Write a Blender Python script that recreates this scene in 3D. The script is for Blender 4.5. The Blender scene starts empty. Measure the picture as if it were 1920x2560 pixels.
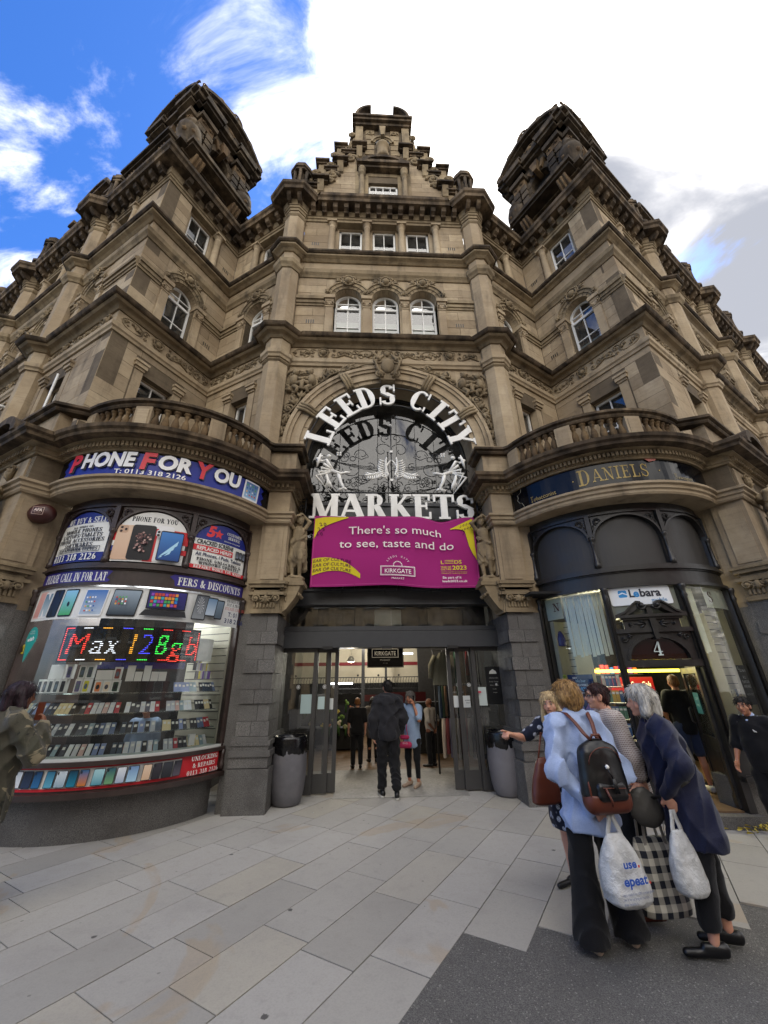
import bpy, bmesh, math, random
import numpy as np
from math import sin, cos, pi, radians as R, atan2, sqrt
from mathutils import Vector, Matrix, noise
random.seed(7); np.random.seed(7)
SC = bpy.context.scene
COL = SC.collection
# ---------------- camera ----------------
cam = bpy.data.cameras.new('camera'); camo = bpy.data.objects.new('camera', cam); COL.objects.link(camo)
cam.sensor_fit = 'VERTICAL'; cam.sensor_height = 34.6; cam.lens = 34.6*962/2560; cam.clip_end = 900; cam.clip_start = .05
pt, rl, yw = R(24.1), R(-0.77), R(2.94)
_f = Vector((sin(yw)*cos(pt), cos(yw)*cos(pt), sin(pt))); _r = Vector((cos(yw), -sin(yw), 0)); _u = _r.cross(_f)
_r2 = _r*cos(rl)+_u*sin(rl); _u2 = _u*cos(rl)-_r*sin(rl)
M4 = Matrix((_r2, _u2, -_f)).transposed().to_4x4(); M4.translation = Vector((-.5, -7.6, 1.65))
camo.matrix_world = M4
SC.camera = camo
SC.render.resolution_x = 768; SC.render.resolution_y = 1024
# ---------------- exposure, sun, sky ----------------
SC.view_settings.view_transform = 'Standard'; SC.view_settings.look = 'None'
SC.view_settings.gamma = 1; SC.view_settings.use_curve_mapping = False
SC.view_settings.exposure = 2.3
SC.cycles.max_bounces = 8; SC.cycles.transparent_max_bounces = 16; SC.cycles.diffuse_bounces = 3
SC.cycles.use_denoising = True
SUN_EL, SUN_AZ = R(52), R(-28)   # azimuth measured from +y towards +x ; behind the building, right
sun = bpy.data.lights.new('sun', 'SUN'); sun.energy = 1.3; sun.angle = R(12); sun.color = (1, .95, .86)
suno = bpy.data.objects.new('sun', sun); COL.objects.link(suno)
SUN_AZ = R(35)
sd = Vector((sin(SUN_AZ)*cos(SUN_EL), cos(SUN_AZ)*cos(SUN_EL), sin(SUN_EL)))
suno.rotation_euler = sd.to_track_quat('Z', 'Y').to_euler()
W = bpy.data.worlds.new('World'); SC.world = W; W.use_nodes = True
def build_world():
    nt = W.node_tree; N = nt.nodes; L = nt.links; N.clear()
    out = N.new('ShaderNodeOutputWorld'); bg = N.new('ShaderNodeBackground'); bg.inputs['Strength'].default_value = .1
    L.new(bg.outputs[0], out.inputs[0])
    sky = N.new('ShaderNodeTexSky'); sky.sky_type = 'NISHITA'; sky.sun_disc = False
    sky.sun_elevation = SUN_EL; sky.sun_rotation = SUN_AZ; sky.ozone_density = 2.0; sky.dust_density = .6; sky.air_density = 1.0
    hs = N.new('ShaderNodeHueSaturation'); hs.inputs['Saturation'].default_value = 1.25; hs.inputs['Value'].default_value = .5
    tint = N.new('ShaderNodeMix'); tint.data_type = 'RGBA'; tint.blend_type = 'MULTIPLY'; tint.inputs[0].default_value = 1
    tint.inputs[7].default_value = (.62, .82, 1.18, 1)
    L.new(sky.outputs[0], hs.inputs['Color']); L.new(hs.outputs[0], tint.inputs[6])
    tc = N.new('ShaderNodeTexCoord'); sep = N.new('ShaderNodeSeparateXYZ'); L.new(tc.outputs['Generated'], sep.inputs[0])
    def m(op, a, b=None, c=None, cl=False):
        n = N.new('ShaderNodeMath'); n.operation = op; n.use_clamp = cl
        for i, v in enumerate((a, b, c)):
            if v is None: continue
            if isinstance(v, (int, float)): n.inputs[i].default_value = v
            else: L.new(v, n.inputs[i])
        return n.outputs[0]
    z = m('MAXIMUM', sep.outputs[2], .06)
    px = m('DIVIDE', sep.outputs[0], z); py = m('DIVIDE', sep.outputs[1], z)
    cb = N.new('ShaderNodeCombineXYZ'); L.new(px, cb.inputs[0]); L.new(py, cb.inputs[1])
    def tex(scale, det, rough, off=(0, 0, 0), rot=0, sc=(1, 1, 1), dist=0):
        mp = N.new('ShaderNodeMapping'); L.new(cb.outputs[0], mp.inputs[0]); mp.inputs['Location'].default_value = off
        mp.inputs['Rotation'].default_value = (0, 0, rot); mp.inputs['Scale'].default_value = sc
        t = N.new('ShaderNodeTexNoise'); t.inputs['Scale'].default_value = scale; t.inputs['Detail'].default_value = det
        t.inputs['Roughness'].default_value = rough; t.inputs['Distortion'].default_value = dist
        L.new(mp.outputs[0], t.inputs['Vector']); return t.outputs['Fac']
    n1 = tex(1.9, 10, .6, (3.9, 1.1, 0), .5, (1, 1.1, 1), .7)
    # the cloud bank lies towards +x and behind the street; the open blue lies towards -x
    g = m('ADD', m('MULTIPLY', sep.outputs[0], 1.15), m('MULTIPLY', m('ABSOLUTE', m('MINIMUM', sep.outputs[1], 0)), .9))
    a = m('ADD', m('SUBTRACT', n1, .5), g)
    fac = N.new('ShaderNodeMapRange'); fac.interpolation_type = 'SMOOTHSTEP'; L.new(a, fac.inputs[0])
    fac.inputs[1].default_value = .0; fac.inputs[2].default_value = .14
    # gaps of blue low on the right
    n4 = tex(.9, 8, .6, (8.3, .6, 0), .3, (1.5, .8, 1), .8)
    gap = N.new('ShaderNodeMapRange'); gap.interpolation_type = 'SMOOTHSTEP'; L.new(n4, gap.inputs[0]); gap.inputs[1].default_value = .60; gap.inputs[2].default_value = .68; gap.inputs[3].default_value = 1; gap.inputs[4].default_value = 0
    # thin wisps across the blue
    n2 = tex(1.25, 8, .62, (7.7, 2.1, 0), 1.2, (1, 2.2, 1), 1.0)
    wz = N.new('ShaderNodeMapRange'); wz.interpolation_type = 'SMOOTHSTEP'; L.new(n2, wz.inputs[0]); wz.inputs[1].default_value = .50; wz.inputs[2].default_value = .78
    mask = m('MAXIMUM', m('MULTIPLY', fac.outputs[0], gap.outputs[0]), m('MULTIPLY', wz.outputs[0], .75))
    n3 = tex(1.3, 7, .55, (8.3, .6, 0), -.5, (1, 1.6, 1), .5)
    sh = N.new('ShaderNodeMapRange'); sh.interpolation_type = 'SMOOTHSTEP'; L.new(n3, sh.inputs[0]); sh.inputs[1].default_value = .27; sh.inputs[2].default_value = .62
    shx = m('MULTIPLY', sh.outputs[0], m('MULTIPLY', m('ADD', sep.outputs[0], -.15), 4.5, cl=True), cl=True)
    cc = N.new('ShaderNodeMix'); cc.data_type = 'RGBA'; L.new(shx, cc.inputs[0])
    cc.inputs[6].default_value = (7.4, 7.1, 6.7, 1); cc.inputs[7].default_value = (1.15, 1.2, 1.36, 1)
    mx = N.new('ShaderNodeMix'); mx.data_type = 'RGBA'; L.new(mask, mx.inputs[0]); L.new(tint.outputs[2], mx.inputs[6]); L.new(cc.outputs[2], mx.inputs[7])
    L.new(mx.outputs[2], bg.inputs['Color'])
build_world()

# ---------------- materials ----------------
MATS = {}
def rgb(h):
    if isinstance(h, tuple): return h
    h = h.lstrip('#'); h = h if len(h) == 6 else ''.join(c+c for c in h); v = [int(h[i:i+2], 16)/255 for i in (0, 2, 4)]
    return tuple((c/12.92 if c <= .04045 else ((c+.055)/1.055)**2.4) for c in v)
class NT:
    def __init__(s, name):
        s.mt = bpy.data.materials.new(name); s.mt.use_nodes = True; s.t = s.mt.node_tree; s.N = s.t.nodes; s.L = s.t.links
        s.N.clear(); s.out = s.N.new('ShaderNodeOutputMaterial'); s.b = s.N.new('ShaderNodeBsdfPrincipled'); s.L.new(s.b.outputs[0], s.out.inputs[0])
        s.tc = s.N.new('ShaderNodeTexCoord'); s.geo = s.N.new('ShaderNodeNewGeometry')
    def noise(s, sc, det=5, ro=.55, vec=None, stretch=None, dist=0, out='Fac'):
        n = s.N.new('ShaderNodeTexNoise'); n.inputs['Scale'].default_value = sc; n.inputs['Detail'].default_value = det; n.inputs['Roughness'].default_value = ro
        n.inputs['Distortion'].default_value = dist
        v = vec or s.geo.outputs['Position']
        if stretch:
            mp = s.N.new('ShaderNodeMapping'); mp.inputs['Scale'].default_value = stretch; s.L.new(v, mp.inputs[0]); v = mp.outputs[0]
        s.L.new(v, n.inputs['Vector']); return n.outputs[out]
    def voro(s, sc, feat='F1', vec=None, out='Distance', rnd=1):
        n = s.N.new('ShaderNodeTexVoronoi'); n.feature = feat; n.inputs['Scale'].default_value = sc; n.inputs['Randomness'].default_value = rnd
        s.L.new(vec or s.geo.outputs['Position'], n.inputs['Vector']); return n.outputs[out]
    def m(s, op, a, b=None, c=None, cl=False):
        n = s.N.new('ShaderNodeMath'); n.operation = op; n.use_clamp = cl
        for i, v in enumerate((a, b, c)):
            if v is None: continue
            if isinstance(v, (int, float)): n.inputs[i].default_value = v
            else: s.L.new(v, n.inputs[i])
        return n.outputs[0]
    def mr(s, v, a, b, c=0., d=1., smooth=True):
        n = s.N.new('ShaderNodeMapRange'); n.interpolation_type = 'SMOOTHSTEP' if smooth else 'LINEAR'
        s.L.new(v, n.inputs[0]); n.inputs[1].default_value = a; n.inputs[2].default_value = b; n.inputs[3].default_value = c; n.inputs[4].default_value = d
        return n.outputs[0]
    def mix(s, f, a, b, mode='MIX'):
        n = s.N.new('ShaderNodeMix'); n.data_type = 'RGBA'; n.blend_type = mode
        for i, v in ((0, f), (6, a), (7, b)):
            if isinstance(v, (int, float)): n.inputs[i].default_value = v
            elif isinstance(v, (tuple, str)): n.inputs[i].default_value = (*rgb(v), 1)
            else: s.L.new(v, n.inputs[i])
        return n.outputs[2]
    def bump(s, h, st=.3, d=.01):
        n = s.N.new('ShaderNodeBump'); n.inputs['Strength'].default_value = st; n.inputs['Distance'].default_value = d
        s.L.new(h, n.inputs['Height']); s.L.new(n.outputs[0], s.b.inputs['Normal'])
    def col(s, c):
        if isinstance(c, (tuple, str)): s.b.inputs['Base Color'].default_value = (*rgb(c), 1)
        else: s.L.new(c, s.b.inputs['Base Color'])
    def rough(s, r):
        if isinstance(r, (int, float)): s.b.inputs['Roughness'].default_value = r
        else: s.L.new(r, s.b.inputs['Roughness'])
    def rnd(s):
        oi = s.N.new('ShaderNodeObjectInfo')
        return s.m('FRACT', s.m('ADD', s.m('MULTIPLY', oi.outputs['Random'], 1.0), s.geo.outputs['Random Per Island']))
def mat(name, fn):
    if name not in MATS:
        k = NT(name); fn(k); MATS[name] = k.mt
    return MATS[name]
def stone_fn(light, mid, dark, soot, sootamt, var=.5):
    def fn(k):
        r = k.rnd()
        n1 = k.noise(.9, 6, .6); n2 = k.noise(7, 6, .65); n3 = k.noise(2.2, 5, .6, stretch=(1.6, 1.6, .35)); n4 = k.noise(60, 3, .6)
        bed = k.noise(3, 4, .6, stretch=(.6, .6, 9))
        c = k.mix(k.mr(n1, .3, .7), mid, light); c = k.mix(k.m('MULTIPLY', k.mr(r, 0, 1, 0, 1, False), var), c, dark)
        c = k.mix(k.mr(bed, .45, .75, 0, .3), c, dark)
        c = k.mix(k.mr(n2, .45, .8, 0, .4), c, dark); c = k.mix(k.mr(k.noise(.55, 5, .65), .46, .66, 0, .5), c, dark)
        s = k.m('ADD', k.m('MULTIPLY', n3, .75), k.m('MULTIPLY', n1, .25))
        c = k.mix(k.mr(s, .62-sootamt*.4, .85-sootamt*.35, 0, .35+.6*min(1, sootamt*1.2)), c, soot)
        c = k.mix(k.mr(n4, .35, .75, 0, .25), c, k.mix(.5, c, dark))
        k.col(c); k.rough(.9); k.b.inputs['Specular IOR Level'].default_value = .2
        k.bump(k.m('ADD', k.m('MULTIPLY', n4, .5), k.m('MULTIPLY', n2, 1.2)), .45, .012)
    return fn
def M(name):
    return MATS[name]
mat('sandstone', stone_fn('#b3a388', '#9e8c70', '#6f604d', '#36302a', .3, .6))
mat('sandstone_plain', stone_fn('#b3a388', '#9e8c70', '#776855', '#36302a', .34, .4))
mat('carved_stone', stone_fn('#a09073', '#86765c', '#574b3c', '#27221e', .42, .3))
mat('sooty_stone', stone_fn('#8d7a60', '#5f5142', '#342c24', '#181512', .68, .4))
mat('tower_stone', stone_fn('#7d6e58', '#594d3e', '#302921', '#17130f', .6, .8))
mat('joint_mortar', stone_fn('#6f6351', '#5c5142', '#463c30', '#2b2520', .3, .1))
def fn(k):
    n = k.noise(160, 2, .5); n2 = k.noise(3, 5, .6); n3 = k.noise(18, 5, .7); r = k.rnd()
    c = k.mix(k.mr(n, .35, .65), '#3a3937', '#7d7a75'); c = k.mix(k.m('MULTIPLY', r, .4), c, '#2e2c2b'); c = k.mix(k.mr(n2, .4, .7, 0, .5), c, '#3b3734'); c = k.mix(k.mr(n3, .5, .8, 0, .3), c, '#817c74')
    k.col(c); k.rough(k.mr(n3, .3, .7, .45, .75)); k.bump(k.m('ADD', n, n3), .25, .004)
mat('granite', fn)
def fn(k):
    v = k.tc.outputs['Object']; r = k.rnd()
    n1 = k.noise(1.7, 6, .6); n2 = k.noise(9, 6, .7); n4 = k.noise(90, 3, .6)
    c = k.mix(k.mr(r, 0, 1, 0, 1, False), '#97948d', '#a09d97'); c = k.mix(k.mr(k.m('FRACT', k.m('MULTIPLY', r, 7.3)), .9, .92), c, '#9e998d')
    c = k.mix(k.mr(k.m('FRACT', k.m('MULTIPLY', r, 13.7)), .86, .9), c, '#918e87')
    st = k.mr(k.noise(.62, 4, .55, dist=1.2), .585, .62); c = k.mix(k.m('MULTIPLY', st, .38), c, '#9a8463')
    c = k.mix(k.mr(n1, .45, .75, 0, .35), c, '#827e79'); c = k.mix(k.mr(n2, .5, .8, 0, .4), c, '#77736e'); c = k.mix(k.mr(n4, .4, .7, 0, .18), c, '#6d6b69')
    fl = k.N.new('ShaderNodeMapping'); fl.inputs['Scale'].default_value = (1, 1, 0); k.L.new(k.geo.outputs['Position'], fl.inputs[0]); gv = k.voro(1.9, vec=fl.outputs[0]); gm = k.mr(k.noise(40, 2, .5), .3, .7, .75, 1.25)
    gum = k.mr(k.m('MULTIPLY', gv, gm), .034, .046, .9, 0); 
    gv2 = k.voro(4.7, vec=fl.outputs[0]); gum2 = k.mr(k.m('MULTIPLY', gv2, gm), .035, .055, .6, 0)
    keep2 = k.mr(k.voro(4.7, vec=fl.outputs[0], out='Color'), .3, .5)
    c = k.mix(gum, c, '#3d3b39'); c = k.mix(k.m('MULTIPLY', gum2, keep2), c, '#5b5854')
    k.col(c); k.rough(.8); k.bump(k.m('ADD', n2, n4), .25, .004)
mat('paving', fn)
def fn(k):
    n = k.noise(150, 2, .6); n2 = k.noise(2, 5, .6); v = k.voro(170)
    sp = k.mr(k.voro(130, out='Color'), .86, .9)
    c = k.mix(k.mr(n, .3, .7), '#403f3d', '#6b6966'); c = k.mix(k.mr(n2, .4, .7, 0, .35), c, '#403e3c'); c = k.mix(k.m('MULTIPLY', sp, .45), c, '#a3a09a')
    k.col(c); k.rough(.85); k.bump(k.m('ADD', n, v), .6, .006)
mat('asphalt', fn)
def simple(name, c, rough=.5, metal=0, nsc=14, namt=.25, c2=None, bump=.1, spec=None, bsc=None):
    def fn(k):
        n = k.noise(nsc, 6, .6); n2 = k.noise(nsc*.15, 4, .6)
        d = c2 or tuple(x*.55 for x in rgb(c))
        q = k.mix(k.mr(n, .35, .8, 0, namt), c, d); q = k.mix(k.mr(n2, .4, .75, 0, namt), q, d)
        k.col(q); k.rough(k.mr(n, .2, .8, max(0, rough-.07), min(1, rough+.1))); k.b.inputs['Metallic'].default_value = metal
        if spec is not None: k.b.inputs['Specular IOR Level'].default_value = spec
        if bump: k.bump(k.noise(bsc or nsc*3, 4, .6), bump, .004)
    return mat(name, fn)
simple('white_window_paint', '#d9d8d2', .45, nsc=9, namt=.2, c2='#9a968a')
simple('letter_paint', '#e6e5df', .5, nsc=5, namt=.25, c2='#a9a495')
simple('black_timber', '#191817', .38, nsc=8, namt=.5, c2='#2e2b28')
simple('brown_timber', '#2d2320', .38, nsc=8, namt=.5, c2='#45352f')
simple('board_panel', '#272625', .5, nsc=4, namt=.5, c2='#36332f')
simple('grey_steel', '#35373a', .42, nsc=6, namt=.35, c2='#232426')
simple('steel_post', '#3b3a39', .4, nsc=6, namt=.3)
simple('iron', '#101011', .45, nsc=12, namt=.2)
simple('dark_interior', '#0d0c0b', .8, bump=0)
simple('shop_floor', '#57524b', .35, nsc=3)
simple('wood_floor', '#6b543c', .4, nsc=5, namt=.5)
simple('door_mat', '#8b8984', .55, nsc=25, namt=.5)
simple('cream_wall', '#c9c0a8', .8, nsc=3)
simple('red_paint', '#7f1620', .4)
simple('white_board', '#b9bab5', .6, nsc=4, namt=.25)
simple('slat_white', '#aaa694', .6, nsc=4, namt=.25)
simple('bin_plastic', '#57565a', .55, nsc=5, namt=.5, c2='#7a777a')
simple('bin_bag', '#0c0c0e', .22, nsc=10, bump=.8, bsc=14)
simple('alarm_box', '#3d1712', .45)
simple('copper_dome', '#8b8f90', .4, nsc=3)
simple('ivory', '#c9cfc4', .7, nsc=3, namt=.2)
simple('maroon_gloss', '#2a0f0d', .15)
simple('black_gloss', '#0a0c11', .12, nsc=3, namt=.1, bump=0, spec=.25)
simple('blue_sign', '#17206f', .25, nsc=4, namt=.2)
simple('lead_strip', '#1b1a19', .5)
simple('litter_yellow', '#b9a53a', .7)
def fn(k):
    a = k.N.new('ShaderNodeAttribute'); a.attribute_name = 'Col'; k.L.new(a.outputs['Color'], k.b.inputs['Base Color']); k.rough(.42)
    k.b.inputs['Specular IOR Level'].default_value = .35
mat('print', fn)
def fn(k):
    a = k.N.new('ShaderNodeAttribute'); a.attribute_name = 'Col'; k.L.new(a.outputs['Color'], k.b.inputs['Base Color']); k.rough(.85)
    wv = k.N.new('ShaderNodeTexNoise'); wv.inputs['Scale'].default_value = 3; k.b.inputs['Specular IOR Level'].default_value = .2
mat('print_matt', fn)
def fn(k):
    a = k.N.new('ShaderNodeAttribute'); a.attribute_name = 'Col'; k.L.new(a.outputs['Color'], k.b.inputs['Emission Color']); k.b.inputs['Emission Strength'].default_value = .42
    k.col((.01, .01, .01)); k.rough(.5)
mat('led_light', fn)
def glassfn(tint, lo, hi, rough=.0, dirt=0.04, bmp=.05):
    def fn(k):
        tr = k.N.new('ShaderNodeBsdfTransparent'); tr.inputs[0].default_value = (*tint, 1)
        gl = k.N.new('ShaderNodeBsdfGlossy'); gl.inputs['Roughness'].default_value = rough
        gl.inputs[0].default_value = (1, 1, 1, 1)
        fr = k.N.new('ShaderNodeFresnel'); fr.inputs[0].default_value = 1.5
        f = k.m('ADD', k.m('MULTIPLY', fr.outputs[0], hi), lo, cl=True)
        ms = k.N.new('ShaderNodeMixShader'); k.L.new(f, ms.inputs[0]); k.L.new(tr.outputs[0], ms.inputs[1]); k.L.new(gl.outputs[0], ms.inputs[2])
        df = k.N.new('ShaderNodeBsdfDiffuse'); df.inputs[0].default_value = (.55, .55, .52, 1)
        m2 = k.N.new('ShaderNodeMixShader'); k.L.new(k.m('MULTIPLY', k.mr(k.noise(2.5, 6, .7), .3, .8), dirt), m2.inputs[0]); k.L.new(ms.outputs[0], m2.inputs[1]); k.L.new(df.outputs[0], m2.inputs[2])
        bp = k.N.new('ShaderNodeBump'); bp.inputs['Strength'].default_value = bmp; bp.inputs['Distance'].default_value = .02; k.L.new(k.noise(1.6, 2, .5), bp.inputs['Height'])
        k.L.new(bp.outputs[0], gl.inputs['Normal'])
        k.N.remove(k.b); k.L.new(m2.outputs[0], k.out.inputs[0])
    return fn
mat('shop_glass', glassfn((.95, .97, .95), .0, 1.05))
mat('window_glass', glassfn((.55, .58, .57), .06, 1.3, .02, .10))
mat('arch_glass', glassfn((.22, .24, .25), .03, .95, .015, .08, .012))
mat('door_glass', glassfn((.5, .53, .52), .05, 1.3, 0, .06))
def emis(name, c, st):
    def fn(k):
        k.b.inputs['Emission Color'].default_value = (*rgb(c), 1); k.b.inputs['Emission Strength'].default_value = st; k.col((.1, .1, .1))
    return mat(name, fn)
emis('yellow_tube', '#f4e23a', 1.6); emis('warm_bulb', '#ffe6b0', 5); emis('white_tube', '#f3f6ff', 3.5)

# ---------------- scene graph helpers ----------------
def tag(o, label=None, cat=None, group=None, kind=None):
    if label: o['label'] = label
    if cat: o['category'] = cat
    if group: o['group'] = group
    if kind: o['kind'] = kind
    return o
def empty(name, loc=(0, 0, 0), rz=0, parent=None):
    o = bpy.data.objects.new(name, None); COL.objects.link(o); o.location = loc; o.rotation_euler = (0, 0, rz); o.empty_display_size = .2
    if parent: o.parent = parent
    return o
class Fr:
    """flat wall frame: a to the viewer's right, off outwards, z up"""
    def __init__(s, o, u, n): s.o = Vector((o[0], o[1], 0)); s.u = Vector((u[0], u[1], 0)).normalized(); s.n = Vector((n[0], n[1], 0)).normalized(); s.da = 1e9
    def P(s, a, off, z): p = s.o+s.u*a+s.n*off; return (p.x, p.y, z)
class Cy:
    """drum frame: a = arc length at radius r, measured from -y towards +x"""
    def __init__(s, c, r): s.c = c; s.r = r; s.da = .09
    def P(s, a, off, z):
        t = a/s.r; q = s.r+off; return (s.c[0]+q*sin(t), s.c[1]-q*cos(t), z)
NOSPLIT = {'dentil_course', 'arch_joints', 'vent_slots', 'modillion_pairs', 'carved_frieze', 'spandrel_carving', 'iron_scrolls', 'painted_leaves', 'led_dots', 'stonework', 'outer_slabs', 'tie_cord', 'white_stripes', 'pier_panel_carving', 'glasses', 'balcony_railing'}
ORD = 'first second third fourth fifth sixth seventh eighth ninth tenth eleventh twelfth thirteenth fourteenth fifteenth sixteenth seventeenth eighteenth nineteenth'.split()
TEN = ['', '', 'twent', 'thirt', 'fort']
def ordw(n): return ORD[n] if n < 19 else (TEN[(n+1)//10]+'ieth' if (n+1) % 10 == 0 else TEN[(n+1)//10]+'y-'+ORD[(n+1) % 10-1])
class MB:
    def __init__(s): s.v = []; s.f = []; s.c = []; s.hasc = False; s.smooth = []; s.calls = []
    def add(s, vs, fs, col=None, smooth=False):
        b = len(s.v); s.v.extend([tuple(v) for v in vs]); s.calls.append((b, len(s.v), len(s.f), len(s.f)+len(fs)))
        for i, f in enumerate(fs):
            s.f.append([b+j for j in f]); s.smooth.append(smooth)
            if col is None: s.c.append(None)
            else:
                s.hasc = True
                s.c.append([col[j] for j in f] if (isinstance(col, list) and len(col) == len(vs)) else col)
    def clusters(s, tol=.012):
        A_ = np.array(s.v); bb = [(A_[c[0]:c[1]].min(0)-tol, A_[c[0]:c[1]].max(0)+tol) for c in s.calls]; n = len(bb); par = list(range(n))
        def find(i):
            while par[i] != i: par[i] = par[par[i]]; i = par[i]
            return i
        lo = np.array([b[0] for b in bb]); hi = np.array([b[1] for b in bb])
        for i in range(n):
            for j in np.nonzero(((lo[i] <= hi[i+1:]) & (hi[i] >= lo[i+1:])).all(1))[0]: par[find(i)] = find(i+1+int(j))
        d = {}
        for i in range(n): d.setdefault(find(i), []).append(s.calls[i])
        return list(d.values())
    def box(s, F, a0, a1, o0, o1, z0, z1, col=None):
        if a1 < a0: a0, a1 = a1, a0
        n = max(1, int(math.ceil((a1-a0)/F.da))) if F.da < 100 else 1
        vs = []
        for i in range(n+1):
            a = a0+(a1-a0)*i/n
            vs += [F.P(a, o0, z0), F.P(a, o1, z0), F.P(a, o1, z1), F.P(a, o0, z1)]
        fs = [(0, 1, 2, 3), (4*n, 4*n+3, 4*n+2, 4*n+1)]
        for i in range(n):
            b = 4*i
            for j in range(4):
                k = (j+1) % 4; fs.append((b+j, b+4+j, b+4+k, b+k))
        s.add(vs, fs, col)
    def wbox(s, x0, x1, y0, y1, z0, z1, col=None): s.box(Fr((0, 0), (1, 0), (0, 1)), x0, x1, y0, y1, z0, z1, col)
    def prism(s, F, poly, o0, o1, col=None):
        n = len(poly); vs = [F.P(a, o1, z) for a, z in poly]+[F.P(a, o0, z) for a, z in poly]
        fs = [list(range(n)), list(range(2*n-1, n-1, -1))]+[(i, n+i, n+(i+1) % n, (i+1) % n) for i in range(n)]
        s.add(vs, fs, col)
    def lathe(s, c, prof, n=12, sm=True, col=None):
        vs = []; 
        for r, z in prof:
            for i in range(n): t = 2*pi*i/n; vs.append((c[0]+r*cos(t), c[1]+r*sin(t), c[2]+z))
        fs = []
        for j in range(len(prof)-1):
            for i in range(n): k = (i+1) % n; fs.append((j*n+i, j*n+k, (j+1)*n+k, (j+1)*n+i))
        fs.append(list(range(n-1, -1, -1))); fs.append([(len(prof)-1)*n+i for i in range(n)])
        s.add(vs, fs, col, sm)
    def tube(s, pts, r, n=6, col=None, closed=False, sm=True):
        pts = [Vector(p) for p in pts]; m = len(pts); vs = []; rr = r if isinstance(r, (list, tuple)) else [r]*m
        up = Vector((.13, .31, .94)).normalized(); prev = None
        for i, p in enumerate(pts):
            if closed: d = pts[(i+1) % m]-pts[(i-1) % m]
            else: d = pts[min(i+1, m-1)]-pts[max(i-1, 0)]
            if d.length < 1e-9: d = Vector((0, 0, 1))
            d.normalize()
            if prev is None: x = d.cross(up); x = x if x.length > .05 else d.cross(Vector((1, 0, 0)))
            else: x = prev-d*prev.dot(d)
            x.normalize(); prev = x; y = d.cross(x)
            for k in range(n): t = 2*pi*k/n; vs.append(p+x*(rr[i]*cos(t))+y*(rr[i]*sin(t)))
        fs = []
        for i in range(m if closed else m-1):
            j = (i+1) % m
            for k in range(n): l = (k+1) % n; fs.append((i*n+k, i*n+l, j*n+l, j*n+k))
        if not closed: fs.append(list(range(n-1, -1, -1))); fs.append([(m-1)*n+k for k in range(n)])
        s.add(vs, fs, col, sm)
    def ball(s, c, r, n=8, m=5, col=None, M3=None):
        rx, ry, rz = r if isinstance(r, (tuple, list)) else (r, r, r); vs = []
        for j in range(m+1):
            ph = -pi/2+pi*j/m
            for i in range(n):
                t = 2*pi*i/n; v = Vector((rx*cos(ph)*cos(t), ry*cos(ph)*sin(t), rz*sin(ph)))
                if M3 is not None: v = M3 @ v
                vs.append(Vector(c)+v)
        fs = [(j*n+i, j*n+(i+1) % n, (j+1)*n+(i+1) % n, (j+1)*n+i) for j in range(m) for i in range(n)]
        s.add(vs, fs, col, True)
    def sweep(s, path, prof, closed=False, caps=True):
        """path: plan points with outward on the right-hand side of travel; prof: (off,z) outer outline, closed by itself"""
        n = len(path); m = len(prof); vs = []
        for i in range(n):
            p = Vector(path[i]); a = Vector(path[i-1]) if (i > 0 or closed) else None; b = Vector(path[(i+1) % n]) if (i < n-1 or closed) else None
            d1 = (p-a).normalized() if a is not None else (b-p).normalized(); d2 = (b-p).normalized() if b is not None else d1
            n1 = Vector((d1.y, -d1.x)); n2 = Vector((d2.y, -d2.x)); mm = n1+n2; k = mm.length_squared
            mi = mm*(2/k) if k > .3 else n1
            for o, z in prof: q = p+mi*o; vs.append((q.x, q.y, z))
        fs = []
        for i in range(n if closed else n-1):
            j = (i+1) % n
            for k in range(m): l = (k+1) % m; fs.append((i*m+k, j*m+k, j*m+l, i*m+l))
        if caps and not closed: fs.append(list(range(m))); fs.append([(n-1)*m+k for k in range(m-1, -1, -1)])
        s.add(vs, fs)
    def build(s, name, material, parent=None, bevel=0, fixn=True):
        if parent is not None and fixn and 1 < len(s.calls) < 400 and name not in NOSPLIT:
            gs = s.clusters()
            if 1 < len(gs) <= 60:
                out = None
                for g in gs:
                    q = MB(); q.hasc = s.hasc
                    for v0, v1, f0, f1 in g:
                        b = len(q.v)-v0; q.v += s.v[v0:v1]; q.f += [[i+b for i in f] for f in s.f[f0:f1]]; q.c += s.c[f0:f1]; q.smooth += s.smooth[f0:f1]
                    o = q.build(name, material, parent); out = out or o
                return out
        me = bpy.data.meshes.new(name); me.from_pydata(s.v, [], s.f)
        ms = material if isinstance(material, list) else [material]
        for q in ms: me.materials.append(MATS[q] if isinstance(q, str) else q)
        if s.hasc:
            at = me.color_attributes.new('Col', 'FLOAT_COLOR', 'CORNER'); cc = []
            for f, c in zip(s.f, s.c):
                if c is None: c = (.5, .5, .5)
                if isinstance(c, list): cc += [(*rgb(x), 1) for x in c]
                else: cc += [(*rgb(c), 1)]*len(f)
            at.data.foreach_set('color', np.array(cc, dtype=np.float32).ravel())
        me.polygons.foreach_set('use_smooth', s.smooth)
        if fixn:
            bm = bmesh.new(); bm.from_mesh(me); bmesh.ops.recalc_face_normals(bm, faces=bm.faces); bm.to_mesh(me); bm.free()
        me.update()
        o = bpy.data.objects.new(name, me); COL.objects.link(o)
        if parent:
            o.parent = parent; o.matrix_parent_inverse = Matrix.Identity(4)
            mw = wm(parent); o.matrix_basis = mw.inverted()
        return o
def wm(o):
    m = o.matrix_basis.copy(); p = o.parent
    while p: m = p.matrix_basis @ m; p = p.parent
    return m
def obj_from(name, me, parent, mw):
    o = bpy.data.objects.new(name, me); COL.objects.link(o)
    if parent: o.parent = parent; o.matrix_basis = wm(parent).inverted() @ mw
    else: o.matrix_basis = mw
    return o
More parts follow.
